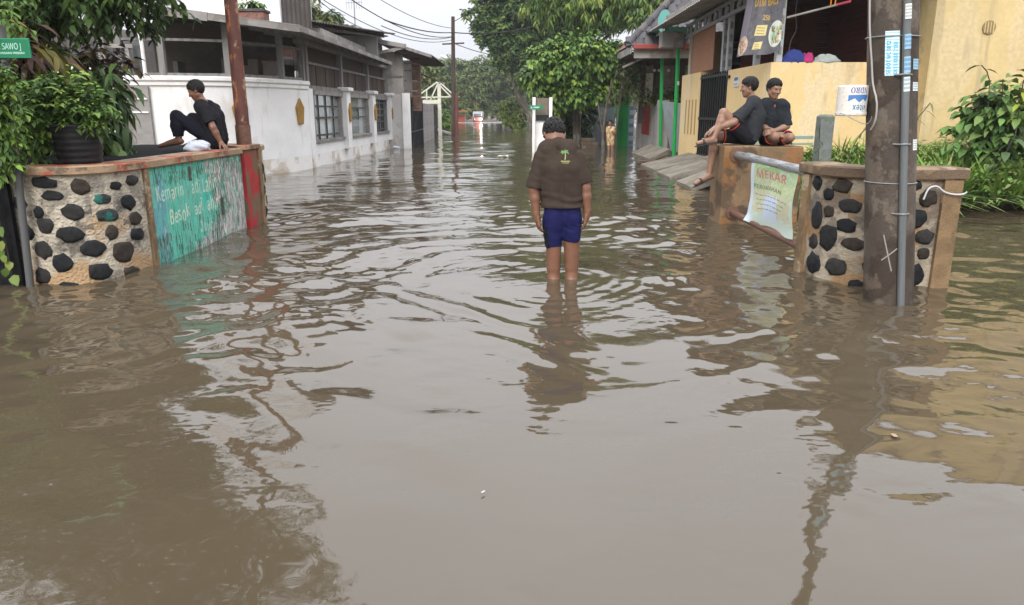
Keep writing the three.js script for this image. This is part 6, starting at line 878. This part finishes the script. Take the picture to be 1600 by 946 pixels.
/* spec: s size factor; pelvis, chest, neck (points), pr / cr right-hand vectors of pelvis and shoulders, head {c, m}, arms [[shoulder, elbow, wrist, hand{f,n,t,curl}]], legs [[hip, knee, ankle, toe]] */
function person(o) {
  const t = thing('person', o.label, 'person'), s = o.s, q = (v, r, k) => v.clone().addScaledVector(r, k * s);
  const fwd = o.up ?? V3(0, 0, 0);
  const W = o.tw ?? 1, torso = inf => [-1, 1].flatMap(k => [cone(q(o.pelvis, o.pr, 0.075 * W * k), q(o.chest, o.cr, 0.078 * W * k), 0.088 * s + inf, 0.09 * s + inf), cone(q(o.chest, o.cr, 0.075 * W * k), q(o.neck, o.cr, 0.11 * W * k).add(V3(0, -0.055 * s, 0)), 0.09 * s + inf, 0.062 * s + inf), cone(q(o.neck, o.cr, 0.135 * W * k).add(V3(0, -0.072 * s, 0)), o.neck.clone().add(V3(0, -0.005 * s, 0)), 0.045 * s + inf, 0.045 * s + inf * 0.4)]);
  const prims = [...torso(0), cone(o.neck.clone().add(V3(0, -0.05 * s, 0)), o.head.c.clone().add(V3(0, 0, 0).addScaledVector(o.head.up, -0.055 * s)), 0.052 * s, 0.05 * s)];
  for (const [a, b, c] of o.arms) prims.push(cone(a, b, 0.05 * s, 0.04 * s), cone(b, b.clone().lerp(c, 0.35), 0.04 * s, 0.04 * s), cone(b.clone().lerp(c, 0.35), c, 0.04 * s, 0.027 * s));
  for (const [a, b, c, d] of o.legs) { const back = d.clone().sub(c).normalize(); prims.push(cone(a, b, (o.thigh ?? 0.085) * s, 0.056 * s), cone(b, b.clone().lerp(c, 0.2), 0.05 * s, 0.05 * s), cone(b.clone().lerp(c, 0.2), b.clone().lerp(c, 0.36).addScaledVector(back, -0.018 * s), 0.046 * s, 0.057 * s), cone(b.clone().lerp(c, 0.36).addScaledVector(back, -0.018 * s), c, 0.057 * s, 0.034 * s), cone(c.clone().addScaledVector(back, -0.03 * s).add(V3(0, -0.03 * s, 0)), d, 0.034 * s, 0.024 * s), cone(c, c.clone().lerp(d, 0.55), 0.036 * s, 0.03 * s)); for (const e of [-1, 1]) { const sd = back.clone().cross(V3(0, 1, 0)).normalize(); prims.push(cone(c.clone().lerp(d, 0.4), d.clone().addScaledVector(sd, 0.02 * e * s), 0.026 * s, 0.02 * s)); } }
  const all = [o.pelvis, o.chest, o.neck, ...o.arms.flatMap(a => a.slice(0, 3)), ...o.legs.flat()], [lo, hi] = bounds(all, 0.16); if (o.cell) { }
  const cell = o.cell ?? 0.0085, geos = [nets(union(prims, 0.015 * s), lo, hi, cell)];
  // head on its own fine grid, with the neck's upper end
  const hm = new THREE.Matrix4().makeBasis(o.head.right, o.head.up, o.head.fwd).scale(V3(s, s, s).multiplyScalar(o.head.k ?? 1)).setPosition(o.head.c);
  const hf = inFrame(headF, hm), neckF = prims[torso(0).length], hs = (x, y, z) => smin(hf(x, y, z) * s, neckF(x, y, z), 0.02); const [hl, hh] = bounds([o.head.c], 0.15 * s); geos.push(nets(hs, hl, hh, o.fine ?? 0.004));
  for (const [, e, w, h] of o.arms) if (h) { const L = 0.175 * s, hp = handPrims(w, h.f, h.n, h.t, L, h.curl ?? 0.35); hp.push(cone(e.clone().lerp(w, 0.85), w, 0.03 * s, 0.027 * s)); const [a, b] = bounds([w, w.clone().addScaledVector(h.f, L * 0.6)], 0.12 * s); geos.push(nets(union(hp, 0.006), a, b, o.fine ?? 0.004)); }
  const body = add('body', mergeGeometries(geos), o.skin ?? M.skin, t);
  const [kl, kh] = bounds([o.head.c], 0.16 * s); add('hair', nets(inFrame((x, y, z) => hairF(o.hair?.thick ?? 0.012, o.hair?.front ?? 0.012, o.hair?.tuft ?? 0.008)(x, y, z) * s, hm), kl, kh, o.fine ?? 0.004), M.hair, t);
  if (o.face) { const pt = (g, name, m) => add(name, g.applyMatrix4(hm), m, t); for (const k of [-1, 1]) { pt(ell2(0.0125, 0.0065, 0.006, 0.031 * k, 0.005, 0.078), 'eye', plain(0.03, 0.022, 0.018, 0.25)); pt(tube([V3(0.014 * k, 0.024, 0.084), V3(0.03 * k, 0.029, 0.082), V3(0.048 * k, 0.024, 0.07)], 0.0038, 8, 5), 'eyebrow', M.hair); } pt(tube([V3(-0.022, -0.061, 0.081), V3(0, -0.0605, 0.086), V3(0.022, -0.061, 0.081)], 0.0028, 8, 5), 'mouth_line', plain(0.13, 0.045, 0.04, 0.5)); }
  const wob = (f, a, fr, sd) => (x, y, z) => f(x, y, z) - a * noise3(x * fr + sd, y * fr * 0.6 + x * fr * 0.5, z * fr) - a * 0.6 * noise3(x * fr * 1.4 + y * fr * 1.5, y * fr * 2.6 + sd, z * fr * 1.6);
  t.userData.sdf = undefined; const res = { t };
  const sh = o.shirt; if (sh) {
    const sp = torso(sh.inf ?? 0.02); for (let k = 0; k < o.arms.length; k++) { const [a, b, c] = o.arms[k], e = sh.sleeve[k], end = e <= 1 ? a.clone().lerp(b, e) : b.clone().lerp(c, e - 1); if (e > 1) sp.push(cone(a, b, 0.064 * s, (sh.cuff ?? 0.06) * s), cone(b, end, (sh.cuff ?? 0.06) * s, (sh.cuff ?? 0.06) * s * 0.95, true)); else sp.push(cone(a, end, (sh.top ?? 0.066) * s, (sh.cuff ?? 0.068) * s, true)); }
    if (sh.skirt) for (const k of [-1, 1]) sp.push(cone(q(o.pelvis, o.pr, 0.08 * W * k).add(V3(0, 0.05, 0)), q(sh.hem, o.pr, 0.085 * W * k), 0.088 * s + (sh.inf ?? 0.02), sh.skirt * s));
    const raw = wob(union(sp, (sh.blend ?? 0.022) * s), sh.fold ?? 0.006, sh.freq ?? 13, o.seed), hn = sh.hemN ?? V3(0, -1, 0), nk = o.neck.clone().addScaledVector(o.chest.clone().sub(o.neck).normalize(), 0.012 * s), nn = o.neck.clone().sub(o.chest).normalize();
    const f = (x, y, z) => Math.max(raw(x, y, z) - (sh.ruche ? 0.0045 * smooth(sh.ruche + 0.06, sh.ruche - 0.05, y) * Math.sin(y * 95 + 2.5 * noise3(x * 9, y * 6, z * 9) + x * 7) : 0), (x - sh.hem.x) * hn.x + (y - sh.hem.y) * hn.y + (z - sh.hem.z) * hn.z + 0.004 * noise3(x * 14, 1, z * 14), sh.collar === false ? -1 : (sh.collarR ?? 0.052) * s - Math.hypot(x - nk.x - nn.x * 0.02, (y - nk.y - nn.y * 0.02) * 0.6, z - nk.z - nn.z * 0.02));
    const [a, b] = bounds([...o.arms.flatMap(v => v.slice(0, 3)), o.pelvis, o.neck, sh.hem], 0.15); add('shirt', nets(f, a, b, Math.min(cell, 0.0068)), sh.mat, t); res.shirtF = f;
  }
  const pa = o.pants; if (pa) {
    const pp = [-1, 1].map(k => cone(q(o.pelvis, o.pr, 0.075 * W * k).add(V3(0, -0.02 * s, 0)), q(o.pelvis.clone().lerp(o.chest, 0.3), o.pr, 0.07 * W * k), 0.096 * s, 0.09 * s)); const ends = [];
    o.legs.forEach(([h, k, c], i) => { const e = pa.len[i]; const end = e <= 1 ? h.clone().lerp(k, e) : k.clone().lerp(c, e - 1); if (e > 1) pp.push(cone(h, k, 0.1 * s, 0.076 * s), cone(k, k.clone().lerp(end, 0.45), 0.078 * s, 0.08 * s), cone(k.clone().lerp(end, 0.45), end, 0.08 * s, (pa.cuff ?? 0.055) * s, true)); else pp.push(cone(h, end, (o.hipR ?? 0.1) * s, (pa.cuff ?? 0.085) * s, true)); ends.push([end, (e <= 1 ? k.clone().sub(h) : c.clone().sub(k)).normalize()]); });
    const f = wob(union(pp, 0.025 * s), pa.fold ?? 0.004, 16, o.seed + 5), [a, b] = bounds([o.pelvis, ...o.legs.flatMap(l => l.slice(0, 3))], 0.15); const m = add(pa.name ?? 'shorts', nets(f, a, b, cell), pa.mat, t);
    if (pa.trim) for (const [e, d] of ends) { const pts = [], u = d.clone().cross(V3(0.3, 0.2, 1)).normalize(), v = d.clone().cross(u); for (let i = 0; i < 14; i++) { const an = i / 14 * 6.2832; pts.push(e.clone().addScaledVector(d, -0.012).addScaledVector(u, Math.cos(an) * ((pa.cuff ?? 0.085) * s - 0.002)).addScaledVector(v, Math.sin(an) * ((pa.cuff ?? 0.085) * s - 0.002))); } add('hem_trim', tube(pts, 0.009, 30, 6, true), pa.trim, m); }
    res.pantsF = f;
  }
  if (o.sandals) for (const [, , c, d] of o.legs) { // slipper sole and strap along the foot
    const f = d.clone().sub(c).setY(d.y - c.y + 0.02).normalize(), side = f.clone().cross(V3(0, 1, 0)).normalize(), n = side.clone().cross(f), heel = c.clone().addScaledVector(f, -0.05 * s).addScaledVector(n, -0.052 * s), toe = d.clone().addScaledVector(f, 0.035 * s).addScaledVector(n, -0.034 * s);
    const sole = new THREE.CapsuleGeometry(0.042 * s, heel.distanceTo(toe) - 0.06 * s, 6, 14); sole.scale(1, 1, 0.28); const mm = new THREE.Matrix4().makeBasis(side, toe.clone().sub(heel).normalize(), side.clone().cross(toe.clone().sub(heel).normalize())).setPosition(heel.clone().lerp(toe, 0.5)); const so = add('sandal', sole.applyMatrix4(mm), M.sandal, t);
    const mid = c.clone().lerp(d, 0.62), arch = []; for (let i = 0; i <= 8; i++) { const an = Math.PI * i / 8; arch.push(mid.clone().addScaledVector(side, Math.cos(an) * 0.046 * s).addScaledVector(n, Math.sin(an) * 0.036 * s - 0.018 * s)); } const st = tube(arch, 0.016 * s, 16, 6); add('strap', st, M.sandal, so); add('strap_badge', ell2(0.02 * s, 0.006, 0.012, 0, 0, 0).applyMatrix4(new THREE.Matrix4().makeBasis(f, n, side).setPosition(arch[4].clone().addScaledVector(n, 0.016 * s))), M.whiteMark, so);
  }
  rebase(t, o.base); return res;
}
function ell2(rx, ry, rz, x, y, z) { return new THREE.SphereGeometry(1, 12, 8).scale(rx, ry, rz).translate(x, y, z); }
M.sandal = plain(0.018, 0.018, 0.022, 0.5);
const headFrame = (c, yaw, pitch, roll = 0) => { const e = new THREE.Euler(pitch, yaw, roll, 'YXZ'), m = new THREE.Matrix4().makeRotationFromEuler(e), r = V3(), u = V3(), f = V3(); m.extractBasis(r, u, f); return { c, right: r, up: u, fwd: f }; }; // yaw 0 faces the camera (+z), pi faces away, pitch > 0 looks down
{ // the wading person, seen from behind, head bowed
  M.shirtBrown = fabric(0.044, 0.033, 0.026); M.blueShorts = fabric(0.012, 0.013, 0.062, 0.7);
  const D = 5.62, f = (x, y, dd = 0) => V(x, y, D + dd);
  const r = person({
    label: 'person in brown t-shirt and blue shorts wading away with bowed head', s: 0.98, tw: 0.7, hipR: 0.086, thigh: 0.068, seed: 3, skin: M.skin, cell: 0.0075, fine: 0.0036,
    pelvis: f(0.385, 0.53), chest: f(0.365, 0.86, 0.01), neck: f(0.345, 1.045, 0.03), pr: V3(1, 0, 0), cr: V3(1, 0.01, 0), head: { ...headFrame(f(0.322, 1.106, 0.11), Math.PI + 0.16, 1.08, 0.03), k: 1.06 }, hair: { thick: 0.009, front: 0.012, tuft: 0.0085 },
    arms: [[f(0.222, 0.95, 0.01), f(0.166, 0.71, -0.01), f(0.188, 0.515, -0.02), { f: V3(0.2, -0.96, -0.1).normalize(), n: V3(-0.93, -0.2, 0.3).normalize(), t: V3(-0.3, 0, -0.95).normalize(), curl: 0.38 }], [f(0.485, 0.952, 0.01), f(0.556, 0.72, -0.01), f(0.574, 0.53, -0.02), { f: V3(-0.18, -0.97, -0.1).normalize(), n: V3(0.93, -0.18, 0.3).normalize(), t: V3(0.3, 0, -0.95).normalize(), curl: 0.38 }]],
    legs: [[f(0.322, 0.47), f(0.325, 0.1, 0.02), f(0.33, -0.31), f(0.32, -0.37, 0.14)], [f(0.455, 0.47), f(0.466, 0.11, 0.02), f(0.468, -0.31), f(0.48, -0.37, 0.14)]],
    shirt: { inf: 0.024, sleeve: [0.97, 0.86], cuff: 0.063, hem: f(0.385, 0.575), skirt: 0.106, mat: M.shirtBrown, fold: 0.008, freq: 10, blend: 0.009, ruche: 0.68, top: 0.058, collarR: 0.03 },
    pants: { len: [0.54, 0.43], cuff: 0.068, mat: M.blueShorts, fold: 0.006 }, base: f(0.39, -0.4)
  });
  // palm print on the back
  const tex = (al) => canvasTex(128, 192, (c, W, H) => { c.fillStyle = al ? '#000' : '#5f8c55'; c.fillRect(0, 0, W, H); const P = (col) => al ? '#fff' : col; c.strokeStyle = P('#8f8a5c'); c.lineWidth = 12; c.beginPath(); c.moveTo(58, 132); c.quadraticCurveTo(70, 90, 62, 52); c.stroke(); c.strokeStyle = P('#5f8550'); c.lineWidth = 13; for (const [x, y] of [[20, 30], [30, 66], [62, 12], [98, 24], [104, 62], [12, 50]]) { c.beginPath(); c.moveTo(62, 48); c.quadraticCurveTo((62 + x) / 2, Math.min(y, 30), x, y); c.stroke(); } c.fillStyle = P('#7d7a4c'); c.fillRect(10, 142, 108, 14); c.fillRect(22, 164, 84, 9); });
  const g = new THREE.PlaneGeometry(0.078, 0.117, 8, 12), p = g.attributes.position; for (let i = 0; i < p.count; i++) { const x = 0.395 + p.getX(i), y = 0.955 + p.getY(i); let z = -D + 0.3; while (z > -D - 0.2 && r.shirtF(x, y, z) > 0) z -= 0.002; p.setXYZ(i, x, y, z + 0.006); } g.computeVertexNormals(); const off = r.t.position; g.translate(-off.x, -off.y, -off.z);
  const m = new THREE.MeshStandardMaterial({ map: tex(false), alphaMap: tex(true), transparent: true, roughness: 0.8 }); m.alphaMap.colorSpace = THREE.NoColorSpace; add('palm_print', g, m, r.t);
  // black side panel of the shorts, on the left leg
  const panel = (x, y, z) => Math.max(r.pantsF(x, y, z) - 0.0035, x - (0.292 - 0.16 * (y - 0.27)), y - 0.43); const pg = nets(panel, f(0.18, 0.24, 0.16), f(0.34, 0.46, -0.16), 0.006); pg.translate(-off.x, -off.y, -off.z); add('side_panel', pg, M.blackPants ?? (M.blackPants = fabric(0.012, 0.012, 0.018)), r.t);
}
{ // seated on the left wall, side view
  M.blackTee = fabric(0.016, 0.016, 0.019); M.blackPants ??= fabric(0.014, 0.015, 0.02);
  person({
    label: 'barefoot person in black clothes sitting on the left wall, knees drawn up', s: 0.86, seed: 11, skin: M.skin,
    pelvis: V(-3.175, 0.985, 8.1), chest: V(-3.2, 1.22, 8.1), neck: V(-3.27, 1.375, 8.1), pr: V3(0, 0, -1), cr: V3(0, 0, -1), head: headFrame(V(-3.345, 1.49, 8.1), -Math.PI / 2 + 0.12, 0.42), hair: { thick: 0.012, front: 0.01, tuft: 0.006 }, face: true,
    arms: [[V(-3.215, 1.31, 7.955), V(-3.13, 1.115, 7.91), V(-3.075, 0.965, 7.93), { f: V3(0.55, -0.45, 0.35).normalize(), n: V3(0.5, 0.85, 0).normalize(), t: V3(-0.3, 0.0, 0.95).normalize(), curl: 0.25 }], [V(-3.22, 1.31, 8.235), V(-3.27, 1.1, 8.3), V(-3.45, 1.24, 8.24), { f: V3(-0.9, -0.3, 0.2).normalize(), n: V3(-0.3, 0.9, 0).normalize(), t: V3(0.1, 0, 0.95).normalize(), curl: 0.35 }]],
    legs: [[V(-3.19, 0.985, 8.03), V(-3.53, 1.225, 7.98), V(-3.53, 0.99, 7.97), V(-3.73, 0.925, 7.95)], [V(-3.19, 0.985, 8.17), V(-3.45, 1.2, 8.2), V(-3.37, 0.985, 8.17), V(-3.55, 0.915, 8.12)]],
    shirt: { inf: 0.022, sleeve: [0.75, 0.75], cuff: 0.07, hem: V(-3.16, 0.97, 8.1), mat: M.blackTee, fold: 0.007 },
    pants: { name: 'trousers', len: [1.86, 1.86], cuff: 0.06, mat: M.blackPants, fold: 0.006 }, base: V(-3.2, 0.89, 8.1)
  });
}
{ // right pair
  M.darkTee = fabric(0.032, 0.034, 0.038); M.blackShorts = fabric(0.014, 0.014, 0.018); M.redTrim = plain(0.45, 0.06, 0.035, 0.7); const sh = fabric(0.022, 0.025, 0.03);
  person({
    label: 'person in dark t-shirt on the concrete post with one sandalled leg crossed', s: 0.93, seed: 21, skin: M.skinTan, sandals: true,
    tw: 1.06, pelvis: V(2.79, 0.99, 8.86), chest: V(2.845, 1.24, 8.86), neck: V(2.81, 1.425, 8.86), pr: V3(0.25, 0, -0.97).normalize(), cr: V3(0.3, 0, -0.95).normalize(), head: headFrame(V(2.75, 1.55, 8.88), -Math.PI / 2 - 0.35, 0.12), hair: { thick: 0.011, front: 0.01, tuft: 0.006 },
    arms: [[V(2.725, 1.345, 8.72), V(2.55, 1.16, 8.68), V(2.32, 1.08, 8.7), { f: V3(-0.8, -0.5, 0.1).normalize(), n: V3(-0.45, 0.85, 0.2).normalize(), t: V3(0, 0.1, 1), curl: 0.5 }], [V(2.84, 1.345, 9.0), V(2.62, 1.17, 9.02), V(2.4, 1.1, 8.9), { f: V3(-0.8, -0.5, 0.3).normalize(), n: V3(-0.45, 0.85, 0).normalize(), t: V3(0, 0, -1), curl: 0.5 }]],
    legs: [[V(2.735, 1.0, 8.77), V(2.435, 1.265, 8.74), V(2.315, 0.975, 8.68), V(2.14, 0.925, 8.66)], [V(2.745, 0.995, 8.95), V(2.385, 1.0, 8.9), V(2.345, 0.545, 8.86), V(2.185, 0.45, 8.84)]],
    shirt: { inf: 0.026, sleeve: [0.86, 0.86], cuff: 0.075, hem: V(2.8, 0.95, 8.86), hemN: V3(-0.35, -0.94, 0), mat: M.darkTee, fold: 0.008 },
    pants: { len: [0.52, 0.72], cuff: 0.088, mat: M.blackShorts, trim: M.redTrim }, base: V(2.78, 0.9, 8.86)
  });
  person({
    label: 'person in black shirt with folded legs facing the camera on the concrete block', s: 0.92, seed: 31, skin: M.skinTan, face: true,
    pelvis: V(3.12, 0.975, 9.05), chest: V(3.105, 1.23, 9.03), neck: V(3.085, 1.4, 8.99), pr: V3(-1, 0, 0.1).normalize(), cr: V3(-1, 0, 0.05).normalize(), head: headFrame(V(3.07, 1.53, 8.96), 0.32, 0.2, -0.06), hair: { thick: 0.015, front: 0.004, tuft: 0.009 },
    arms: [[V(3.225, 1.335, 9.0), V(3.255, 1.11, 8.95), V(3.06, 1.06, 8.8), { f: V3(-0.95, -0.2, 0.1).normalize(), n: V3(-0.1, 0.4, 0.9).normalize(), t: V3(0, 0.9, -0.4).normalize(), curl: 0.4 }], [V(2.96, 1.335, 9.0), V(2.945, 1.12, 8.98), V(3.08, 1.03, 8.83), { f: V3(0.95, -0.2, 0.1).normalize(), n: V3(0.1, 0.4, 0.9).normalize(), t: V3(0, 0.9, -0.4).normalize(), curl: 0.4 }]],
    legs: [[V(3.2, 0.975, 9.0), V(3.25, 0.985, 8.79), V(3.12, 0.945, 8.98), V(3.02, 0.93, 9.05)], [V(3.04, 0.975, 9.0), V(3.05, 0.995, 8.74), V(3.14, 0.94, 8.97), V(3.22, 0.93, 9.05)]],
    shirt: { inf: 0.026, sleeve: [0.98, 0.98], cuff: 0.07, hem: V(3.12, 0.96, 9.05), mat: sh, fold: 0.007 },
    pants: { len: [0.78, 0.7], cuff: 0.085, mat: M.blackShorts, trim: M.redTrim }, base: V(3.12, 0.885, 9.05)
  });
}
{ // child far down the street
  const col = surf({ base: [0.36, 0.2, 0.075], vary: 0.3, tile: [0.3, 0.3], rough: 0.8, size: 128, blots: [{ c: [0.5, 0.42, 0.3], at: 0.55, fx: 5, fy: 5 }] });
  person({
    label: 'small child in yellow patterned clothes standing by the thin tree', s: 0.72, seed: 41, skin: M.skinTan, cell: 0.014, fine: 0.009,
    pelvis: V(3.17, 0.42, 24.2), chest: V(3.16, 0.66, 24.2), neck: V(3.16, 0.8, 24.2), pr: V3(-1, 0, 0), cr: V3(-1, 0, 0), head: headFrame(V(3.14, 0.93, 24.18), -0.3, 0.1),
    arms: [[V(3.26, 0.75, 24.2), V(3.29, 0.58, 24.12), V(3.18, 0.66, 24.05)], [V(3.06, 0.75, 24.2), V(3.04, 0.57, 24.2), V(3.06, 0.42, 24.16)]],
    legs: [[V(3.22, 0.38, 24.2), V(3.23, 0.08, 24.18), V(3.23, -0.3, 24.2), V(3.24, -0.37, 24.08)], [V(3.12, 0.38, 24.2), V(3.12, 0.08, 24.18), V(3.12, -0.3, 24.2), V(3.1, -0.37, 24.08)]],
    shirt: { inf: 0.02, sleeve: [0.6, 0.6], cuff: 0.07, hem: V(3.16, 0.4, 24.2), mat: col, fold: 0.004 }, pants: { len: [0.55, 0.55], cuff: 0.09, mat: col }, base: V(3.17, -0.4, 24.2)
  });
}
// ---------- floating bits ----------
{
  const scrap = (x, d, w, l, col, label, cat, name, y = 0.012) => { const g = new THREE.PlaneGeometry(w, l, 5, 5), p = g.attributes.position; for (let i = 0; i < p.count; i++) { const k = noise3(p.getX(i) * 14 + x, p.getY(i) * 14, d); p.setXYZ(i, p.getX(i) * (1 + 0.3 * k), p.getY(i) * (1 - 0.3 * k), 0.03 * k * Math.min(1, w * 8)); } g.rotateX(-Math.PI / 2); g.rotateY(x * 7); g.translate(x, y, -d); g.computeVertexNormals(); const m = plain(...col, 0.7); m.side = THREE.DoubleSide; tag(add(name, g, m), label, cat); };
  scrap(-0.25, 21.8, 0.32, 0.3, [0.5, 0.45, 0.36], 'pale scrap of rubbish floating in mid street', 'litter', 'floating_scrap', 0.03);
  scrap(2.35, 7.6, 0.09, 0.06, [0.06, 0.04, 0.03], 'dark dead leaf floating before the concrete post', 'leaf', 'floating_leaf');
  scrap(6.35, 10.2, 0.16, 0.14, [0.6, 0.6, 0.6], 'crumpled white litter at the edge of the right bank', 'litter', 'paper_scrap', 0.09);
  scrap(1.15, 23.2, 0.16, 0.14, [0.5, 0.44, 0.34], 'small pale leaf floating near the white gate', 'leaf', 'floating_leaf', 0.02);
  scrap(1.6, 15.5, 0.1, 0.09, [0.5, 0.42, 0.3], 'tiny yellowish leaf floating right of the wading person', 'leaf', 'floating_leaf', 0.015);
  scrap(1.6, 17.6, 0.11, 0.09, [0.45, 0.4, 0.3], 'tiny pale leaf farther up the street right of the wading person', 'leaf', 'floating_leaf', 0.015);
  scrap(-0.1, 2.3, 0.008, 0.016, [0.4, 0.38, 0.34], 'tiny white petal floating on the near still water', 'petal', 'floating_petal', 0.006);
  scrap(1.55, 2.75, 0.035, 0.02, [0.3, 0.22, 0.15], 'small brown leaf floating in the pole reflection', 'leaf', 'floating_leaf', 0.008);
  const ball = tag(add('floating_bottle', new THREE.CapsuleGeometry(0.06, 0.14, 4, 10).rotateZ(1.4).translate(-4.05, 0.05, -26.3), plain(0.6, 0.6, 0.62, 0.4)), 'white plastic bottle floating by the grey house wall', 'bottle');
}
renderer.render(scene, camera);
